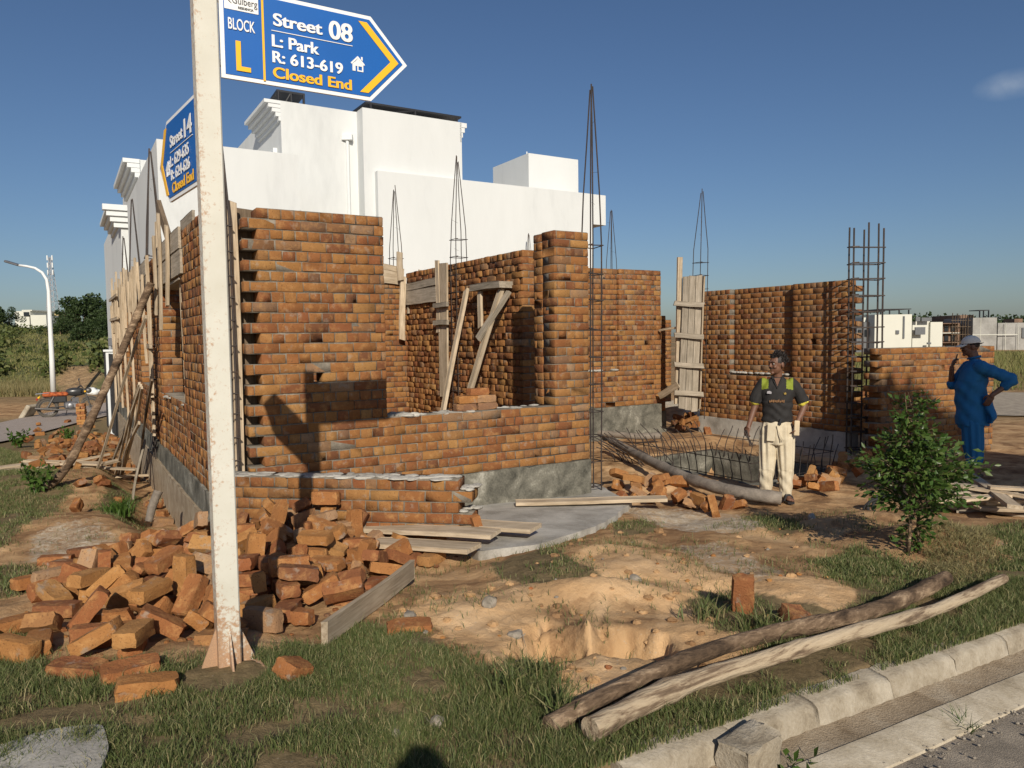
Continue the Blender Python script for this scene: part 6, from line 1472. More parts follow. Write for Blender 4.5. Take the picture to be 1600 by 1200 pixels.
def sample_polys(polys, dens, seed, clump=.25, keep_off=None, soft=.0):
    R = np.random.default_rng(seed); XS, YS = [], []
    for p, dn in zip(polys, dens):
        xs = [q[0] for q in p]; ys = [q[1] for q in p]; A_ = (max(xs)-min(xs)+.3)*(max(ys)-min(ys)+.3); n = int(min(A_*dn, 1500000))
        X = R.uniform(min(xs)-.15, max(xs)+.15, n); Y = R.uniform(min(ys)-.15, max(ys)+.15, n)
        k = inpoly(X+R.normal(0, 1, n)*soft+.10*fbm(X*2.2, Y*2.2, 31)+.03*fbm(X*9, Y*9, 5), Y+R.normal(0, 1, n)*soft+.10*fbm(X*2.2, Y*2.2, 47)+.03*fbm(X*9, Y*9, 15), p)
        k &= (fbm(X*2.6, Y*2.6, 90, 3)+.5*fbm(X*8, Y*8, 190, 2) > -clump+R.uniform(-.25, .25, n))
        k &= (.857*Y-.515*X) > 1.85
        if keep_off is not None: k &= ((X-keep_off[0])**2+(Y-keep_off[1])**2) > keep_off[2]**2
        XS.append(X[k]); YS.append(Y[k])
    return np.concatenate(XS), np.concatenate(YS)
dens = [46000, 60000, 24000, 14000, 7000, 7000, 5000, 6000, 5000, 5000, 7000, 16000]
gx, gy = sample_polys(GRASS, dens, 1, .10, (PB.x+.03, PB.y-.12, .17), .07)
gw_ = .857*gy-.515*gx; gzv = np.where(gw_ < 1.93, base_z(gx, gy), ground_z(gx, gy)); Rg = np.random.default_rng(2)
gh = Rg.gamma(2.6, .0085, len(gx))+.007; gh *= (1+.5*fbm(gx*1.5, gy*1.5, 66, 3))*.85
o = blades_mesh('grass', gx, gy, gzv, np.clip(gh, .008, .11), Rg.uniform(.0018, .0038, len(gx))*np.where(gy > 4.5, 1.8, 1), Rg.uniform(.15, 1.15, len(gx)), M['grass'], 3)
tag(o, 'short green turf growing round the sign post and along the kerb', 'grass', kind='stuff')
# sparse blades on the bare soil
sp_ = [ground_poly([(560, 900), (760, 850), (1300, 800), (1500, 870), (1420, 960), (1100, 1080), (860, 1130), (700, 1080)]), ground_poly([(0, 700), (260, 700), (300, 820), (120, 900), (0, 900)])]
sx_, sy_ = sample_polys(sp_, [900, 260], 8, -.08)
o = blades_mesh('sparse_grass', sx_, sy_, ground_z(sx_, sy_), Rg.uniform(.015, .06, len(sx_)), np.full(len(sx_), .004), Rg.uniform(.3, 1.1, len(sx_)), M['grass'], 4); tag(o, 'thin scattered grass blades sprouting from the bare soil', 'grass', kind='stuff')
def tuft(px, py, n, h, r, lab, mat='grass', w=.007, name='grass_tuft'):
    p = gp(px, py); p.z = gz(p.x, p.y); R = np.random.default_rng(int(px)); a = R.uniform(0, 2*pi, n); q = R.uniform(0, r, n)
    o = blades_mesh(name, q*np.cos(a), q*np.sin(a), np.zeros(n), R.uniform(.4, 1, n)*h, np.full(n, w), R.uniform(.2, 1.1, n), M[mat], int(py)); o.location = p; tag(o, lab, 'grass tuft'); return o
tuft(800, 1085, 90, .17, .08, 'tall grass tuft on the edge of the left hollow'); tuft(872, 1128, 50, .20, .04, 'tall thin grass tuft at the near end of the bark log'); tuft(840, 1060, 60, .14, .07, 'tall grass tuft below the two hollows')
tuft(1505, 1075, 70, .16, .05, 'long bladed weed growing from the gutter at the kerb', 'weed'); tuft(1100, 970, 90, .13, .14, 'grass tuft left of the upright dark red brick'); tuft(1190, 985, 110, .13, .14, 'grass tuft right of the upright dark red brick')
tuft(1240, 828, 70, .09, .15, 'small grass tuft on the soil in front of the worker'); tuft(185, 800, 200, .22, .16, 'dense green tuft at the foot of the left wall', 'weed', .012)
def leaf_cloud(pos, size, nrm=None, seed=0, fold=.25, asp=.5):
    """one folded diamond leaf per point"""
    R = np.random.default_rng(seed); n = len(pos)
    d = R.normal(0, 1, (n, 3)); d /= np.linalg.norm(d, axis=1)[:, None]
    if nrm is not None: d = d*.75+nrm; d /= np.linalg.norm(d, axis=1)[:, None]
    s = np.cross(d, R.normal(0, 1, (n, 3))); s /= np.linalg.norm(s, axis=1)[:, None]; u = np.cross(d, s)
    L = size[:, None]
    V = np.zeros((n, 4, 3)); V[:, 0] = pos; V[:, 1] = pos+d*L*.5+s*L*asp*.5+u*L*fold*.3; V[:, 2] = pos+d*L; V[:, 3] = pos+d*L*.5-s*L*asp*.5+u*L*fold*.3
    o = (np.arange(n)*4)[:, None]
    return V.reshape(-1, 3), np.concatenate([np.array([[0, 1, 2]])+o, np.array([[0, 2, 3]])+o])
def leafy(name, px, py, h, lab, nst=7, leaf=.05):
    p = gp(px, py); r = empty(name, (p.x, p.y, gz(p.x, p.y))); tag(r, lab, 'weed'); rs_ = random.Random(int(px)); pos = []; mb = MB()
    for k in range(nst):
        a = rs_.uniform(0, 6.3); q = Vector((cos(a)*h*.5, sin(a)*h*.5, h*rs_.uniform(.7, 1.1))); mb.tube([(0, 0, 0), q*.5+Vector((0, 0, h*.1)), q], [.003, .002, .001], 4)
        for t in np.linspace(.25, 1, 9): pos.append(q*t+Vector((rs_.gauss(0, .01), rs_.gauss(0, .01), rs_.gauss(0, .01))))
    o = mb.build('stem', M['weed']); o.parent = r
    V, T = leaf_cloud(np.array([tuple(v) for v in pos]), np.full(len(pos), leaf), seed=3); o = big_mesh('foliage', V, np.zeros((0, 4), int), T, M['weed']); o.parent = r
leafy('broadleaf_weed', 1253, 1150, .12, 'small bright green leafy weed beside the broken kerb block'); leafy('broadleaf_weed', 60, 780, .30, 'bushy green weed at the left edge below the splintered boards', 16, .08); leafy('broadleaf_weed', 30, 700, .35, 'leafy weed at the left edge near the paved street', 16, .1); leafy('broadleaf_weed', 105, 690, .3, 'leafy weed among the broken bricks by the paved street', 12, .09)
# sapling with two stems
tp_ = gp(1428, 872); sap = empty('sapling', (tp_.x, tp_.y, gz(tp_.x, tp_.y)-.02)); tag(sap, 'young bushy sapling with small green leaves growing on a mound by the verge', 'tree')
rs_ = random.Random(9); stems = []
for k, (x, y) in enumerate(((-.03, 0), (.035, .02))):
    P = [Vector((x*1.4, y, 0)), Vector((x, y, .25)), Vector((x*1.6, y, .55)), Vector((x*1.2-.02, y, .88)), Vector((x*.5-.07, y, 1.17))]; stems.append(P)
    mb = MB(); mb.tube(P, [.013, .011, .009, .006, .002], 8); o = mb.build('trunk', M['bark'], smooth=True); o.parent = sap
pos, nr = [], []; mb = MB()
for k in range(185):
    P = rs_.choice(stems); z = rs_.triangular(.20, 1.16, .55) if rs_.random() < .9 else rs_.uniform(.05, .22); i = 0
    while i < 3 and P[i+1].z < z: i += 1
    z = min(z, P[4].z)
    b = P[i].lerp(P[i+1], (z-P[i].z)/(P[i+1].z-P[i].z)); a = rs_.uniform(0, 6.3)
    L_ = (.10 if z < .22 else (.10+.29*math.exp(-((z-.50)/.20)**2)) if z < .8 else .16)*rs_.uniform(.55, 1.12)
    side = 1+.08*cos(a-.2)
    q = Vector((cos(a)*L_*side, sin(a)*L_, L_*rs_.uniform(.0, .75))); mb.tube([b, b+q*.55+Vector((0, 0, L_*.08)), b+q], [.003, .002, .0008], 4)
    for t in np.linspace(.2, 1.05, 22 if L_ > .15 else 8):
        pos.append(tuple(b+q*t+Vector((rs_.gauss(0, .022), rs_.gauss(0, .022), rs_.gauss(0, .022))))); nr.append(tuple((q.normalized()*.9+Vector((0, 0, -.25)))))
o = mb.build('branch', M['bark']); o.parent = sap
pos = np.array(pos); V, T = leaf_cloud(pos, np.random.default_rng(4).uniform(.032, .068, len(pos)), np.array(nr), 5, .3, .48)
o = big_mesh('foliage', V, np.zeros((0, 4), int), T, M['sapling']); o.parent = sap
# coil of black hose half buried behind the sapling
p = gp(1392, 800); mb = MB()
mb.tube([Vector((.22*cos(a), .05*sin(a)*2, .02+.13*max(0, sin(a)))) for a in np.linspace(-.2, pi+.3, 24)], .016, 8); mb.tube([Vector((.19*cos(a)+.02, .06*sin(a)*2, .02+.10*max(0, sin(a)))) for a in np.linspace(-.1, pi+.2, 24)], .014, 8)
mb.tube([Vector((.20*cos(a)-.04, .05, .01+.12*max(0, sin(a)))) for a in np.linspace(.0, pi, 20)], .014, 8)
o = mb.build('hose', M['rubber'], smooth=True); o.location = (p.x, p.y, gz(p.x, p.y)); tag(o, 'loops of thick black hose lying on the mound behind the sapling', 'hose')
# straw and dry litter right of the sapling
stx = ground_poly([(1440, 850), (1540, 830), (1560, 900), (1480, 920), (1440, 890)]); xx, yy = sample_polys([stx], [9000], 12, .3)
o = blades_mesh('straw', xx, yy, ground_z(xx, yy), Rg.uniform(.02, .07, len(xx)), np.full(len(xx), .004), Rg.uniform(.9, 1.9, len(xx)), M['dry'], 6, .5); tag(o, 'dry straw litter on the mound right of the sapling', 'straw', kind='stuff')
# ------------------------------------------------------------------ hill, scrub and trees on the left
def hill_z(X, Y):
    z = -.62 + 1.15*sstep(36, 39.5, Y+2.5*fbm(X*.12, Y*.12, 3)) + 2.9*sstep(42, 88, Y) + .7*fbm(X*.07, Y*.07, 14, 4)*sstep(35, 42, Y) + .2*fbm(X*.5, Y*.5, 44, 3)*sstep(35, 42, Y)
    return z + 1.6*sstep(22, 125, Y)*0 - 8*sstep(-14, -5, X) - 6*sstep(150, 190, Y)
X, Y = np.meshgrid(np.arange(-130, -5, .8), np.arange(32.5, 190, .8)); Z = hill_z(X, Y); Z[0] -= 1.0
V = np.stack([X.ravel(), Y.ravel(), Z.ravel()], 1); nx, ny = X.shape[1], X.shape[0]; i = (np.arange(ny-1)[:, None]*nx+np.arange(nx-1)[None, :]).ravel()
mt, nt, N, L, b = newmat('hillside_earth'); vv = coords(nt); n1 = noise(nt, .35, 7, vv, .6, .5); n2 = noise(nt, 3, 6, vv, .7); va_ = N.new('ShaderNodeVertexColor'); va_.layer_name = 'bare'; s_ = N.new('ShaderNodeSeparateColor'); L.new(va_.outputs['Color'], s_.inputs[0])
gr = ramp(nt, [(.3, (.075, .09, .03)), (.5, (.12, .125, .042)), (.65, (.19, .17, .065)), (.8, (.26, .21, .10))], n1.outputs['Fac']); br = ramp(nt, [(.3, (.24, .145, .07)), (.55, (.40, .26, .135)), (.75, (.50, .34, .19))], n2.outputs['Fac'])
L.new(mixc(nt, s_.outputs[0], gr.outputs[0], br.outputs[0]), b.inputs['Base Color']); b.inputs['Roughness'].default_value = .97; bump(nt, b, n2.outputs['Fac'], 1.0, .3); M['hill'] = mt
o = big_mesh('hillside', V, np.stack([i, i+1, i+1+nx, i+nx], 1), np.zeros((0, 3), int), mt, smooth=True); tag(o, kind='structure')
PX, PY = project(X.ravel(), Y.ravel(), Z.ravel()); wob = 10*fbm(X.ravel()*.5, Y.ravel()*.5, 61)
bare = inpoly(PX+wob, PY+wob*.5, [(88, 592), (100, 575), (130, 568), (160, 580), (166, 606), (110, 612), (70, 606)]) | inpoly(PX+wob, PY, [(115, 540), (150, 535), (160, 545), (120, 548)])
colr = np.stack([bare.astype(float)]*3+[np.ones(len(bare))], 1).astype(np.float32); ca = o.data.color_attributes.new('bare', 'FLOAT_COLOR', 'POINT'); ca.data.foreach_set('color', colr.ravel())
R = np.random.default_rng(31)
def scatter_hill(n, y0, y1, thr, seed, px1=215, keepbare=False):
    Y_ = y0+(y1-y0)*R.uniform(0, 1, n)**1.3; X_ = R.uniform(-.74, -.40, n)*Y_
    Z_ = hill_z(X_, Y_); k = fbm(X_*.16, Y_*.16, seed, 3) > thr; a, c = project(X_, Y_, Z_)
    if seed == 9: k &= (a < 88) | (a > 176)
    k &= ~inpoly(a, c, [(86, 596), (100, 574), (130, 566), (164, 578), (172, 612), (110, 616), (76, 612)])
    return X_[k], Y_[k], Z_[k]
hx, hy, hz_ = scatter_hill(60000, 36, 130, -.5, 5); o = blades_mesh('hill_grass', hx, hy, hz_, R.uniform(.05, .24, len(hx)), R.uniform(.03, .07, len(hx)), R.uniform(.1, .8, len(hx)), M['field'], 7); tag(o, 'rough green and tan grass covering the hillside', 'grass', kind='stuff')
hx, hy, hz_ = scatter_hill(26000, 33.5, 37, -.35, 9); o = blades_mesh('tall_dry_grass', hx, hy, hz_-.1, R.uniform(.25, .8, len(hx)), R.uniform(.015, .03, len(hx)), R.uniform(.05, .45, len(hx)), M['dry'], 8); tag(o, 'tall straw coloured grass at the foot of the hill behind the street lamp', 'grass', kind='stuff')
hx, hy, hz_ = scatter_hill(110000, 38, 125, .17, 17); pos = np.stack([hx+R.normal(0, .3, len(hx)), hy+R.normal(0, .3, len(hx)), hz_+R.uniform(0, 1, len(hx))**1.5*(.35+1.0*np.clip(fbm(hx*.16, hy*.16, 17, 3), 0, 1)*2)], 1)
V, T = leaf_cloud(pos, R.uniform(.15, .38, len(pos)), None, 9, .3, .7); o = big_mesh('hill_scrub', V, np.zeros((0, 4), int), T, M['scrub']); tag(o, 'low green scrub spread over the hillside', 'scrub', kind='stuff')
def tree(px, py_base, py_top, hw, Y, lab, mat='tree', n=3800, seed=0, name='tree', group=None, leaf=None, low=.12):
    b = at(px, py_base, Y); H = (py_base-py_top)*Y/FPX; W = hw*Y/FPX; r = empty(name, b); tag(r, lab, 'tree', group)
    R = np.random.default_rng(seed); rs_ = random.Random(seed); mb = MB(); mb.tube([(0, 0, -1.2), (0.1*W, 0, H*.3), (0, 0, H*.75)], [H*.035, H*.025, H*.008], 8)
    cl = []
    for k in range(26):
        a = rs_.uniform(0, 6.3); zz = rs_.uniform(low, .92); rad = W*sqrt(max(.05, 1-((zz-.45)/.58)**2))*rs_.uniform(.3, .95); c = np.array([cos(a)*rad, sin(a)*rad, H*zz]); cl.append((c, W*rs_.uniform(.22, .42)))
        if k < 9: mb.tube([(.05*W, 0, H*.25*rs_.uniform(.6, 1.6)), tuple(c)], [H*.014, H*.004], 5)
    o = mb.build('trunk', M['bark']); o.parent = r
    idx = R.integers(0, len(cl), n); C = np.array([c for c, _ in cl])[idx]; S = np.array([s for _, s in cl])[idx]
    d = R.normal(0, 1, (n, 3)); d /= np.linalg.norm(d, axis=1)[:, None]; q = R.uniform(.35, 1, n)**.5*S; pos = C+d*q[:, None]*np.array([1, 1, .8])
    lf = leaf or max(.06, H*.05); V, T = leaf_cloud(pos, R.uniform(.6, 1.4, n)*lf, d*.6, seed, .3, .6); o = big_mesh('crown', V, np.zeros((0, 4), int), T, M[mat]); o.parent = r; return r
for i, (px, pb, pt__, hw, Y_, lab) in enumerate(((126, 548, 466, 38, 78, 'broad dark tree on the hill just right of the street lamp'), (168, 552, 460, 36, 74, 'tallest dark tree on the hill beside the end of the left wall'), (108, 535, 482, 22, 88, 'smaller dark tree behind the foot of the telecom mast'),
        (185, 550, 475, 24, 70, 'dark tree partly hidden by the battens of the left wall'), (14, 520, 478, 20, 105, 'round dark tree at the far left of the hill'), (-8, 525, 476, 20, 100, 'dark tree cut by the left edge of the picture'), (57, 548, 512, 22, 82, 'low bushy tree left of the street lamp on the hill'),
        (112, 556, 492, 24, 76, 'dark bushy tree filling the gap right of the lamp post on the hill'), (183, 560, 492, 26, 68, 'dark tree beside the white gate pillar at the end of the left wall'), (150, 556, 500, 32, 66, 'low dark bush below the tall trees on the hill'), (95, 550, 500, 26, 72, 'low bush on the hill just right of the lamp post'), (58, 590, 560, 12, 45, 'dark round shrub on the slope behind the lamp post'), (22, 560, 522, 22, 70, 'pale green shrub on the slope at the far left'))):
    tree(px, pb, pt__, hw, Y_, lab, 'scrub' if 'pale' in lab or 'low bushy' in lab else 'tree', 7000 if hw > 24 else 3600, 40+i, low=.05)
# unseen tree added across the road; crown placed to shade the man in blue
r = empty('added_shade_tree', (7.9, -5.0, gz(7.9, -5.0))); tag(r, 'unseen leafy tree added across the road to shade the man in blue', 'tree')
mb = MB(); mb.tube([(0, 0, -.1), (.05, 0, 3), (0, 0, 7.6)], [.14, .11, .05], 10); o = mb.build('trunk', M['bark'], smooth=True); o.parent = r
R = np.random.default_rng(77); n = 15000; d = R.normal(0, 1, (n, 3)); d /= np.linalg.norm(d, axis=1)[:, None]; pos = d*(R.uniform(0, 1, n)**.38)[:, None]*np.array([1.85, 1.5, 1.02])+np.array([0, 0, 7.85])
pos[:, 2] += .25*fbm(pos[:, 0]*1.4, pos[:, 1]*1.4, 4); V, T = leaf_cloud(pos, R.uniform(.14, .26, n), None, 3, .3, .7); o = big_mesh('crown', V, np.zeros((0, 4), int), T, M['tree']); o.parent = r
# ------------------------------------------------------------------ field on the right
R = np.random.default_rng(55); n = 60000; Y_ = 17+95*R.uniform(0, 1, n)**1.6; X_ = R.uniform(.42, .95, n)*Y_; Z_ = ground_z(X_, Y_); a, c = project(X_, Y_, Z_)
k = (fbm(X_*.2, Y_*.2, 12, 3) > -.25) & ~inpoly(a, c, [(1540, 612), (1700, 608), (1700, 668), (1540, 660)]); X_, Y_, Z_ = X_[k], Y_[k], Z_[k]
o = blades_mesh('field_grass', X_, Y_, Z_, R.uniform(.2, .75, len(X_))*np.clip(Y_/45, .35, 1), R.uniform(.012, .04, len(X_))*np.clip(Y_/30, .5, 2), R.uniform(.1, .6, len(X_)), M['field'], 11); tag(o, 'rough tan and green grass in the field beyond the plot on the right', 'grass', kind='stuff')
n = 30000; px_ = R.uniform(1300, 1800, n); pos = np.array([tuple(at(a_, 497, 330)) for a_ in np.linspace(1250, 1800, 60)]); ii = R.integers(0, 60, n); P = pos[ii]; P = P+np.stack([R.normal(0, 8, n), R.normal(0, 14, n), np.zeros(n)], 1)
P[:, 2] = 0+R.uniform(-3, 1, n)*1.0+R.uniform(0, 1, n)*(9+6*fbm(P[:, 0]*.05, P[:, 1]*0, 3, 3))
V, T = leaf_cloud(P, R.uniform(.8, 2.0, n), None, 5, .3, .7); o = big_mesh('far_wood', V, np.zeros((0, 4), int), T, M['tree']); tag(o, 'far belt of dark trees behind the houses on the right', 'wood', kind='stuff')
sheet('road', [(1540, 650), (1800, 655), (1800, 612), (1540, 612)], .03, M['asphalt'])
# ------------------------------------------------------------------ people
M['tshirt'] = simple('charcoal_jersey', (.017, .015, .014), .85, 0, .2, 12, .25, 220); M['lime'] = simple('lime_panel', (.20, .24, .018), .8, 0, .1, 12); M['cuff'] = simple('yellow_cuff', (.72, .62, .08), .8)
M['cream_cloth'] = mat_blotch('cream_cotton', [(.3, (.42, .34, .23)), (.5, (.58, .50, .36)), (.7, (.67, .60, .46))], 5, .9, 120, .25)
M['blue_cloth'] = simple('blue_cotton', (.012, .13, .30), .85, 0, .12, 8, .25, 160); M['cap'] = simple('white_cap', (.70, .66, .58), .85, 0, .08, 20); M['sandal'] = simple('brown_sandal', (.07, .045, .03), .7)
M['phone'] = simple('black_phone', (.012, .012, .014), .25); M['eye'] = simple('eye', (.22, .20, .18), .3, 0, .02); M['pupil'] = simple('pupil', (.01, .008, .007), .2); M['blockpale'] = simple('pale_block', (.62, .50, .33), .8, 0, .15)
M['denim'] = simple('dark_trousers', (.03, .035, .05), .85)
def skin_up(name, mb, mat, root, voxel=.006, smooth=4, fold=None):
    o = mb.build(name, mat); o = modified(o, ('REMESH', dict(mode='VOXEL', voxel_size=voxel)), ('SMOOTH', dict(factor=.5, iterations=smooth)))
    me = o.data
    if fold:
        n = len(me.vertices); co = np.zeros(n*3, np.float32); no = np.zeros(n*3, np.float32); me.vertices.foreach_get('co', co); me.vertices.foreach_get('normal', no); co = co.reshape(-1, 3); no = no.reshape(-1, 3)
        co = co+no*fold(co)[:, None]; me.vertices.foreach_set('co', co.astype(np.float32).ravel())
    me.materials.clear(); me.materials.append(mat); me.polygons.foreach_set('use_smooth', np.ones(len(me.polygons), bool)); me.update(); o.parent = root; return o
def head(mb, c, yaw, tilt=0.0, s=1.0):
    R_ = Matrix.Rotation(yaw, 3, 'Z') @ Matrix.Rotation(tilt, 3, 'X'); c = Vector(c)
    def B(p, r): mb.ball(c+R_ @ (Vector(p)*s), tuple(q*s for q in r), 16, 12, 0, R_)
    B((0, .012, .022), (.074, .093, .092)); B((0, -.022, -.040), (.056, .064, .072)); B((0, -.082, -.004), (.010, .020, .026)); B((0, -.100, -.018), (.015, .012, .011)); B((0, -.074, .026), (.050, .018, .012))
    B((.036, -.062, -.026), (.022, .022, .022)); B((-.036, -.062, -.026), (.022, .022, .022)); B((0, -.081, -.052), (.022, .011, .007)); B((0, -.079, -.064), (.019, .011, .007)); B((0, -.070, -.092), (.022, .020, .018))
    for k in (-1, 1): B((k*.076, .014, -.006), (.009, .020, .031))
    return lambda p: c+R_ @ (Vector(p)*s), R_
def face_bits(root, f, R_, s=1.0, moustache=False):
    for k in (-1, 1):
        mb = MB(); mb.ball(f((k*.030, -.072, .008)), .0112*s, 10, 8); o = mb.build('eye', M['eye'], smooth=True); o.parent = root
        mb = MB(); mb.ball(f((k*.030, -.0800, .008)), .0062*s, 8, 6); q_ = mb.build('pupil', M['pupil'], smooth=True); q_.parent = o
        mb = MB(); mb.tube([f((k*.014, -.093, .028)), f((k*.032, -.090, .034)), f((k*.050, -.074, .028))], [.003, .005, .002], 6); o = mb.build('eyebrow', M['hair'], smooth=True); o.parent = root
    if moustache:
        mb = MB(); mb.tube([f((-.03, -.078, -.046)), f((-.012, -.092, -.040)), f((0, -.094, -.040)), f((.012, -.092, -.040)), f((.03, -.078, -.046))], [.003, .006, .005, .006, .003], 7); o = mb.build('moustache', M['hair'], smooth=True); o.parent = root
def hair(root, f, R_, s=1.0, n=420, low=-.02, seed=1, under_cap=False):
    mb = MB(); rs_ = random.Random(seed)
    mb.ball(f((0, .020, .034)), (.080*s, .094*s, .090*s), 18, 12, 0, R_)
    for i in range(n):
        a = rs_.uniform(0, 6.3); t = rs_.uniform(0, 1.75); d = Vector((sin(t)*cos(a), sin(t)*sin(a), cos(t)))
        if d.y < -.35 and d.z < .45: continue
        if d.z < low*8 and d.y < .1: continue
        p = Vector((d.x*.078, .020+d.y*.093, .034+d.z*.090)); q = p+d*.018+Vector((rs_.gauss(0, .012), rs_.gauss(0, .012), rs_.gauss(0, .010)+.004)); mb.tube([f(p), f(q)], [.008*s, .002*s], 5)
    # clear the face side of the cap of hair
    o = mb.build('hair', M['hair'], smooth=False)
    bm = bmesh.new(); bm.from_mesh(o.data); inv = R_.transposed(); c0 = f((0, 0, 0)); kill = []
    for v in bm.verts:
        q = inv @ (v.co-c0)/s
        if under_cap and q.z > .040: kill.append(v); continue
        if (q.y < -.045 and q.z < .062) or q.z < -.055 or (q.z < .005 and q.y < .012): kill.append(v)
    bmesh.ops.delete(bm, geom=kill, context='VERTS'); bm.to_mesh(o.data); bm.free(); smooth_by_angle(o, 60); o.parent = root; return o
def limb(mb, P, r, n=12):
    K = 14; P = [Vector(p) for p in P]; pts, rr = [], []
    for i in range(K+1):
        t = i/K*(len(P)-1); a = min(int(t), len(P)-2); f = t-a; p0, p1, p2, p3 = P[max(a-1, 0)], P[a], P[a+1], P[min(a+2, len(P)-1)]
        c = .5*((2*p1)+(p2-p0)*f+(2*p0-5*p1+4*p2-p3)*f*f+(3*p1-p0-3*p2+p3)*f**3); l = p1.lerp(p2, f); pts.append(l.lerp(c, .35)); rr.append(r[a]*(1-f)+r[a+1]*f)
    mb.tube(pts, rr, n)
    mb.ball(pts[0], rr[0], 10, 8); mb.ball(pts[-1], rr[-1], 10, 8)
def hand(mb, wrist, d, palm, curl=.6, spread=.12, s=1.0, thumb_side=1):
    """d: along the hand; palm: the way the palm looks; fingers curl towards the palm"""
    w = Vector(wrist); d = Vector(d).normalized(); p = Vector(palm); p = (p-d*p.dot(d)).normalized(); x = d.cross(p)*thumb_side
    R_ = Matrix((x, p, d)).transposed()
    mb.ball(w+d*.045*s, (.039*s, .015*s, .052*s), 12, 8, 0, R_); mb.tube([w-d*.01, w+d*.03*s], [.026*s, .028*s], 10)
    for k, (off, L_) in enumerate(((.028, .070), (.010, .080), (-.009, .074), (-.027, .058))):
        b = w+d*.085*s+x*off*s; dd = (d+x*(off*3*spread/.12*.4)).normalized(); c1, c2, c3 = curl*.7, curl*1.6, curl*2.3; P = [b-d*.02*s, b]
        for ang, seg in ((c1, .42), (c2, .32), (c3, .26)): P.append(P[-1]+(dd*cos(ang)+p*sin(ang))*L_*seg*s)
        mb.tube(P, [.0095*s, .0092*s, .0085*s, .0078*s, .0062*s], 8); mb.ball(P[-1], .0062*s, 8, 6)
    b = w+d*.025*s+x*.030*s; P = [b, b+(x*.6+d*.6+p*.35).normalized()*.035*s, b+(x*.6+d*.6+p*.35).normalized()*.035*s+(d*.75+p*(.3+curl*.4)).normalized()*.028*s, b+(x*.55+d*.65+p*.4).normalized()*.035*s+(d*.75+p*(.35+curl*.5)-x*.1).normalized()*.050*s]
    mb.tube(P, [.013*s, .0115*s, .0095*s, .007*s], 8); mb.ball(P[-1], .007*s, 8, 6)
def foot(mb, heel, ang, s=1.0):
    R_ = Matrix.Rotation(ang, 3, 'Z'); h = Vector(heel)
    mb.loft([], 3) if False else None
    mb.ball(h+R_ @ Vector((0, -.01, .035)), (.036*s, .045*s, .035*s), 12, 8, 0, R_); mb.ball(h+R_ @ Vector((0, -.085, .030)), (.040*s, .080*s, .030*s), 12, 8, 0, R_); mb.ball(h+R_ @ Vector((.004, -.155, .020)), (.043*s, .045*s, .020*s), 12, 8, 0, R_)
    for k in range(5): mb.ball(h+R_ @ Vector((.030-.016*k, -.195+.008*k*k*.5, .014)), (.010 if k else .013, .02, .012), 8, 6, 0, R_)
def sole(h, ang, root, mat='sandal', strap=True):
    R_ = Matrix.Rotation(ang, 4, 'Z'); R_.translation = Vector(h); mb = MB(); mb.prism([(-.035, .045), (-.045, -.06), (-.052, -.15), (-.035, -.222), (.0, -.235), (.035, -.222), (.052, -.15), (.042, -.06), (.035, .045), (0, .058)], -.018, .004, M=R_)
    if strap: mb.tube([R_ @ Vector((-.05, -.13, .0)), R_ @ Vector((-.03, -.125, .05)), R_ @ Vector((.0, -.12, .062)), R_ @ Vector((.03, -.125, .05)), R_ @ Vector((.05, -.13, .0))], .011, 8); mb.tube([R_ @ Vector((-.045, -.10, .0)), R_ @ Vector((-.02, -.085, .06)), R_ @ Vector((.02, -.085, .06)), R_ @ Vector((.045, -.10, .0))], .010, 8)
    o = mb.build('sandal', M[mat]); smooth_by_angle(o, 40); o.parent = root; return o
def person_root(X, Y, z, lab): r = empty('person', (X, Y, z), -math.atan2(X, Y)); tag(r, lab, 'person'); return r
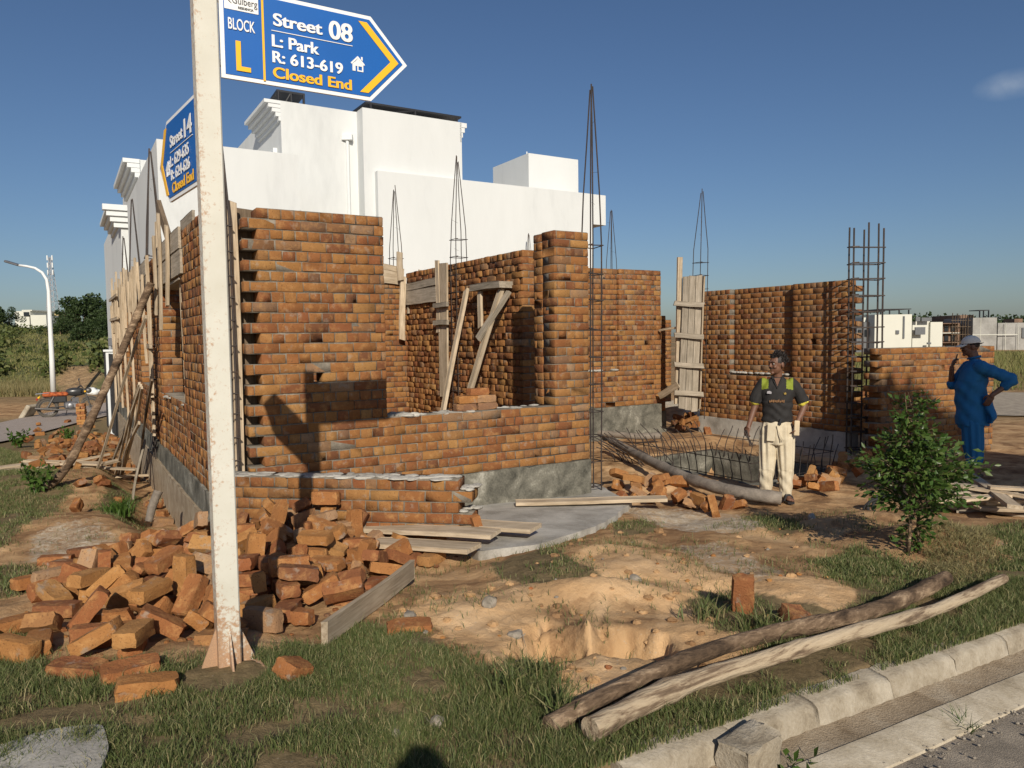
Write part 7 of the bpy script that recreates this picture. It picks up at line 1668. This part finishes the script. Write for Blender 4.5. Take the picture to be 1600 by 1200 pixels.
# --- the worker in the dark jersey
def worker():
    Yw = 7.9; p = at(1213, 790, Yw); z = gz(p.x, p.y)+.025; r = person_root(p.x, Yw, z, 'worker in a dark jersey with lime shoulders and baggy cream trousers, pliers in hand')
    mb = MB(); yaw = -.85; f, R_ = head(mb, (-.005, -.02, 1.535), yaw, .04, 1.0)
    limb(mb, [(0, .03, 1.30), (0, .015, 1.40), (-.003, .0, 1.475)], [.062, .054, .054]); mb.loft([(0, 0, 1.0, .14, .085), (0, .0, 1.2, .16, .095), (0, .01, 1.31, .155, .08), (0, .02, 1.36, .07, .06)], 18)
    limb(mb, [(-.175, .02, 1.305), (-.235, .015, 1.07), (-.300, -.055, .845)], [.052, .039, .026]); hand(mb, (-.300, -.055, .845), (-.28, -.2, -1), (.6, .75, -.1), .75, thumb_side=-1)
    limb(mb, [(.18, .02, 1.305), (.285, .055, 1.075), (.215, -.055, .905)], [.052, .039, .026]); hand(mb, (.215, -.055, .905), (-.15, -.3, -1), (-.85, -.2, .2), .55)
    for s, x0, a in ((-1, -.115, -.15), (1, .10, .25)):
        limb(mb, [(x0*.7, 0, 1.02), (x0, 0, .50), (x0, .015, .06)], [.07, .06, .036]); foot(mb, (x0, .03, .02), a)
    skin_up('body', mb, M['skin'], r, .0048, 3); face_bits(r, f, R_, 1, True); hair(r, f, R_, 1.0, 520, seed=3)
    mb = MB(); mb.loft([(.0, .0, .895, .166, .112), (.0, 0, .93, .165, .112), (0, 0, 1.03, .158, .108), (0, .0, 1.13, .166, .112), (0, .005, 1.23, .182, .114), (0, .01, 1.30, .188, .102), (0, .015, 1.345, .145, .085), (0, .018, 1.372, .085, .074), (0, .015, 1.392, .066, .066)], 28)
    limb(mb, [(-.150, .015, 1.315), (-.205, .015, 1.22), (-.232, .012, 1.13)], [.066, .064, .070]); limb(mb, [(.155, .015, 1.315), (.222, .03, 1.22), (.262, .045, 1.135)], [.066, .064, .070])
    def fold(c): return .0045*np.sin(c[:, 2]*62+c[:, 0]*25+2*np.sin(c[:, 0]*19))*(c[:, 2] < 1.12)+.003*np.sin(c[:, 2]*40-c[:, 0]*60)
    sh = skin_up('shirt', mb, M['tshirt'], r, .008, 3, fold)
    sh.data.materials.append(M['lime']); sh.data.materials.append(M['cuff'])
    for pl in sh.data.polygons:
        c = pl.center
        if c.z > 1.262-.25*(abs(c.x)-.12) and .095 < abs(c.x) < .165 and c.y < .06: pl.material_index = 1
        for ex, ey, ez, dx in ((-.232, .012, 1.13, -.26), (.262, .045, 1.135, .36)):
            if abs(c.x-ex) < .085 and abs(c.x) > .185 and (Vector((c.x, c.y, c.z))-Vector((ex, ey, ez))).dot(Vector((dx, .0, -1)).normalized()) > .030: pl.material_index = 2
    # remove the closed ends of neck so that the collar shows skin: the body stands proud there
    mb = MB(); mb.tube([(-.058, -.028, 1.395), (-.035, -.075, 1.345), (-.002, -.108, 1.275), (.035, -.075, 1.345), (.058, -.028, 1.395), (.045, .06, 1.41), (-.045, .06, 1.41)], .010, 8, closed=True); o = mb.build('collar', M['tshirt'], smooth=True); o.parent = r
    mb = MB(); mb.prism([(-.033, 1.385), (.033, 1.385), (.0, 1.290)], 0, .006, M=Matrix.Translation((0, -.090, 0)) @ Matrix.Rotation(pi/2, 4, 'X') @ Matrix.Rotation(0, 4, 'Z')); o = mb.build('neck_opening', M['skin']); o.parent = r
    M['print_gold'] = simple('print_gold', (.36, .24, .05), .8); M['print_pale'] = simple('print_pale', (.35, .33, .34), .8); M['print_brown'] = simple('print_brown', (.20, .10, .04), .8)
    def mark(name, poly, x, z, mat, y=-.119): mb = MB(); mb.prism(poly, -.003, .003, M=Matrix.Translation((x, y, z)) @ Matrix.Rotation(pi/2, 4, 'X')); o = mb.build(name, M[mat]); o.parent = r
    mark('star_emblem', [((.020 if k % 2 == 0 else .008)*sin(k*pi/5), (.020 if k % 2 == 0 else .008)*cos(k*pi/5)) for k in range(10)], .082, 1.215, 'print_gold', -.110)
    mark('crest_patch', [(-.024, -.012), (.024, -.016), (.026, .006), (.004, .018), (-.020, .012)], -.085, 1.225, 'print_pale', -.110)
    for k in range(9): mark('chest_lettering', [(-.007, -.012), (.006, -.014), (.008, .004+.008*(k % 3)), (-.006, .012)], -.075+.018*k, 1.128+.004*(k % 2), 'print_brown', -.116)
    mb = MB(); mb.loft([(0, 0, .945, .138, .092), (0, 0, .90, .150, .100), (0, .0, .80, .178, .125), (0, .0, .70, .180, .124), (0, 0, .64, .165, .110)], 26)
    limb(mb, [(-.088, 0, .72), (-.104, -.005, .42), (-.118, .01, .10)], [.100, .088, .068]); limb(mb, [(.085, 0, .72), (.094, .0, .42), (.100, .015, .075)], [.102, .088, .064])
    def foldt(c):
        a = np.arctan2(c[:, 1], c[:, 0]-np.sign(c[:, 0])*.095); return .008*np.sin(a*9+c[:, 2]*4)*np.clip((c[:, 2]-.15)/.4, .15, 1)*np.clip((.90-c[:, 2])/.08, 0, 1)+.004*np.sin(c[:, 2]*46+a*3)*(c[:, 2] < .35)
    skin_up('trousers', mb, M['cream_cloth'], r, .008, 3, foldt)
    mb = MB(); mb.box((-.060, -.136, .785), (.085, .012, .20), 0, Matrix.Rotation(.05, 3, 'Y'), .004); o = mb.build('apron_pocket', M['cream_cloth']); o.parent = r
    mb = MB(); mb.tube([(.0, -.135, .86), (.02, -.145, .76), (.045, -.14, .68)], .006, 6); mb.tube([(.0, -.135, .86), (.04, -.142, .74), (.07, -.135, .69)], .005, 6); o = mb.build('drawstring', M['cream_cloth'], smooth=True); o.parent = r
    mb = MB(); mb.box((.035, -.125, .90), (.03, .02, .07), 0, Matrix.Rotation(.3, 3, 'Y'), .006); o = mb.build('belt_knot', M['steel_black']); o.parent = r
    sole((-.115, .03, .02), -.15, r, 'steel_black'); sole((.10, .03, .02), .25, r, 'steel_black')
    # what he holds: pliers in the right hand, a pale block in the left
    R3 = Matrix.Translation(r.location) @ Matrix.Rotation(r.rotation_euler.z, 4, 'Z')
    mb = MB(); q = lambda *v: Vector(v)
    mb.tube([q(-.325, -.085, .80), q(-.300, -.105, .72), q(-.29, -.11, .675)], [.008, .008, .006], 6); mb.tube([q(-.345, -.09, .79), q(-.315, -.11, .72), q(-.29, -.11, .675)], [.008, .008, .006], 6)
    mb.tube([q(-.29, -.11, .68), q(-.26, -.12, .635), q(-.22, -.125, .635)], [.012, .010, .005], 6); mb.tube([q(-.29, -.11, .68), q(-.285, -.12, .63), q(-.25, -.125, .612)], [.012, .010, .005], 6)
    o = mb.build('pliers', M['rebar'], smooth=True); o.matrix_world = R3; tag(o, 'dark steel pliers held in the worker\'s lowered hand', 'pliers')
    mb = MB(); mb.box((.205, -.100, .835), (.055, .045, .165), 0, Matrix.Rotation(.03, 3, 'Y'), .006); o = mb.build('wood_block', M['blockpale']); o.matrix_world = R3; tag(o, 'pale block of wood held at the worker\'s hip', 'block')
worker()
for o_ in [o_ for o_ in bpy.data.objects if o_.parent is None and (o_.name.startswith('person') or o_.name.startswith('pliers') or o_.name.startswith('wood_block'))]: o_.scale = (.95, .95, .95)
# --- the man in blue on the phone, in profile
def blue_man():
    Yb = 9.0; p = at(1512, 752, Yb); z = gz(p.x, p.y)+.02; r = person_root(p.x, Yb, z, 'man in a blue tunic and white cap holding a phone to his mouth')
    mb = MB(); yaw = -1.32; f, R_ = head(mb, (-.01, -.01, 1.585), yaw, .10, 1.0)
    limb(mb, [(.06, .0, 1.36), (.035, 0, 1.44), (.01, 0, 1.52)], [.064, .058, .058]); mb.loft([(.03, 0, 1.1, .11, .16), (.04, 0, 1.3, .11, .17), (.05, 0, 1.38, .07, .08)], 16)
    limb(mb, [(-.02, .16, 1.345), (-.19, .10, 1.10), (-.195, -.02, 1.315)], [.05, .040, .027]); hand(mb, (-.195, -.02, 1.315), (.12, -.12, 1), (.9, .1, .1), .75)
    limb(mb, [(.10, -.19, 1.355), (.42, -.14, 1.20), (.225, -.205, 1.02)], [.05, .040, .027]); hand(mb, (.225, -.205, 1.02), (-.45, -.02, -1), (-.2, 1, 0), .35, thumb_side=-1)
    for y0, x0, a in ((-.10, .03, -1.40), (.10, .06, -1.25)):
        limb(mb, [(.03, y0*.8, 1.15), (x0+.02, y0, .60), (x0+.03, y0, .07)], [.075, .06, .036]); foot(mb, (x0+.05, y0, .02), a)
    skin_up('body', mb, M['skin'], r, .005, 3); face_bits(r, f, R_, 1, True); hair(r, f, R_, .97, 200, seed=8, under_cap=True)
    mb = MB(); mb.loft([(.045, 0, 1.435, .062, .066), (.05, 0, 1.405, .075, .085), (.055, 0, 1.375, .115, .165), (.04, 0, 1.30, .145, .205), (.025, 0, 1.20, .160, .205), (.005, 0, 1.08, .175, .198), (.01, 0, .98, .172, .19), (.02, 0, .88, .170, .19), (.03, 0, .72, .178, .200), (.03, 0, .64, .180, .200)], 28)
    limb(mb, [(-.02, .15, 1.34), (-.165, .11, 1.13), (-.19, .085, 1.115)], [.075, .062, .064]); limb(mb, [(.10, -.17, 1.345), (.30, -.16, 1.255), (.425, -.14, 1.20), (.355, -.165, 1.135)], [.080, .070, .066, .060])
    mb.loft([(.16, -.02, 1.0, .05, .14), (.20, -.02, .85, .06, .17), (.235, -.02, .74, .045, .18), (.22, -.02, .68, .03, .17)], 16)
    def fold(c): return .006*np.sin(c[:, 2]*34+c[:, 0]*30+1.5*np.sin(c[:, 1]*14))*(c[:, 2] < 1.18)+.004*np.sin(c[:, 2]*20-c[:, 0]*55)
    skin_up('tunic', mb, M['blue_cloth'], r, .008, 3, fold)
    mb = MB(); mb.tube([(-.03, -.03, 1.438), (-.025, .03, 1.438), (.04, .062, 1.452), (.10, .03, 1.468), (.10, -.03, 1.468), (.04, -.062, 1.452)], .013, 8, closed=True); o = mb.build('collar', M['blue_cloth'], smooth=True); o.parent = r
    mb = MB(); mb.loft([(.02, 0, .80, .14, .165), (.02, 0, .68, .15, .18), (.02, 0, .60, .13, .16)], 20); limb(mb, [(.035, -.09, .66), (.04, -.10, .40), (.055, -.10, .20)], [.115, .10, .07]); limb(mb, [(.035, .09, .66), (.06, .10, .40), (.085, .10, .20)], [.115, .10, .07])
    def foldt(c): a = np.arctan2(c[:, 1]-np.sign(c[:, 1])*.1, c[:, 0]-.04); return .008*np.sin(a*8+c[:, 2]*5)
    skin_up('trousers', mb, M['blue_cloth'], r, .008, 3, foldt)
    # cap: crown and peak follow the head
    mb = MB(); mb.ball(f((0, .012, .040)), (.087, .106, .094), 22, 14, 0, R_); o = mb.build('cap', M['cap'], smooth=True); bm = bmesh.new(); bm.from_mesh(o.data); inv = R_.transposed(); c0 = f((0, 0, 0))
    bmesh.ops.delete(bm, geom=[v for v in bm.verts if (inv @ (v.co-c0)).z < .030], context='VERTS'); bm.to_mesh(o.data); bm.free(); o.parent = r
    mb = MB(); V = []; 
    for k, t in enumerate(np.linspace(0, 1, 6)):
        for j, a in enumerate(np.linspace(-1, 1, 9)): V.append(f((a*(.072-.014*t*t), -.065*(1-.30*a*a)-.095*t*(1-.35*a*a), .045-.028*t-.016*a*a*(1-.3*t))))
    n_ = len(V); V += [v+Vector((0, 0, -.006)) for v in V]; Fc = [(k*9+j, k*9+j+1, (k+1)*9+j+1, (k+1)*9+j) for k in range(5) for j in range(8)]; Fc += [tuple(n_+i_ for i_ in reversed(q_)) for q_ in Fc]
    rim = [j for j in range(9)]+[k*9+8 for k in range(1, 6)]+[5*9+j for j in range(7, -1, -1)]+[k*9 for k in range(4, 0, -1)]; Fc += [(rim[i_], rim[i_-1], n_+rim[i_-1], n_+rim[i_]) for i_ in range(len(rim))]
    mb.add(V, Fc); q_ = mb.build('peak', M['cap'], smooth=True); q_.parent = o
    sole((.08, -.10, .02), -1.40, r); sole((.11, .10, .02), -1.25, r)
    R3 = Matrix.Translation(r.location) @ Matrix.Rotation(r.rotation_euler.z, 4, 'Z'); mb = MB(); mb.box((-.155, -.045, 1.425), (.014, .07, .145), 0, Matrix.Rotation(.25, 3, 'Y'), .005); o = mb.build('phone', M['phone']); o.matrix_world = R3; tag(o, 'dark phone held to the mouth of the man in blue', 'phone')
blue_man()
# --- the photographer, standing in the road just behind the camera; only the shadow of the head reaches the picture
def photographer():
    zr = kz(-.4, .3, -.155); r = empty('person', (.12, -.45, zr), 0); tag(r, 'photographer standing in the road, casting the head shadow at the bottom', 'person')
    H = 1.95-zr; s = H/1.70; mb = MB(); f, R_ = head(mb, (0, 0, 1.575), pi, 0, 1.05); limb(mb, [(0, 0, .8), (0, 0, 1.36), (0, 0, 1.5)], [.09, .08, .055])
    for k in (-1, 1):
        limb(mb, [(k*.05, 0, 1.36), (k*.19, 0, 1.37), (k*.25, .05, 1.12), (k*.10, .30, 1.30)], [.06, .055, .042, .028]); hand(mb, (k*.10, .30, 1.30), (-.2*k, .5, 1), (-k, .2, 0), .6, thumb_side=k); limb(mb, [(k*.05, 0, .85), (k*.10, 0, .4), (k*.11, -.04, .05)], [.07, .06, .036]); foot(mb, (k*.11, -.04, .0), pi)
    o = skin_up('body', mb, M['skin'], r, .007, 2); hair(r, f, R_, 1.08, 200); mb = MB()
    mb.loft([(0, 0, .86, .17, .12), (0, 0, 1.1, .17, .12), (0, 0, 1.32, .20, .12), (0, 0, 1.41, .08, .07)], 20)
    for k in (-1, 1): limb(mb, [(k*.17, 0, 1.36), (k*.23, .03, 1.18)], [.07, .07])
    skin_up('shirt', mb, M['tshirt'], r, .01, 2); mb = MB(); mb.loft([(0, 0, .95, .16, .11), (0, 0, .8, .18, .12), (0, 0, .7, .17, .12)], 20)
    for k in (-1, 1): limb(mb, [(k*.09, 0, .75), (k*.10, 0, .42), (k*.11, 0, .06)], [.1, .085, .07])
    skin_up('trousers', mb, M['denim'], r, .01, 2); r.scale = (s, s, s)
photographer()
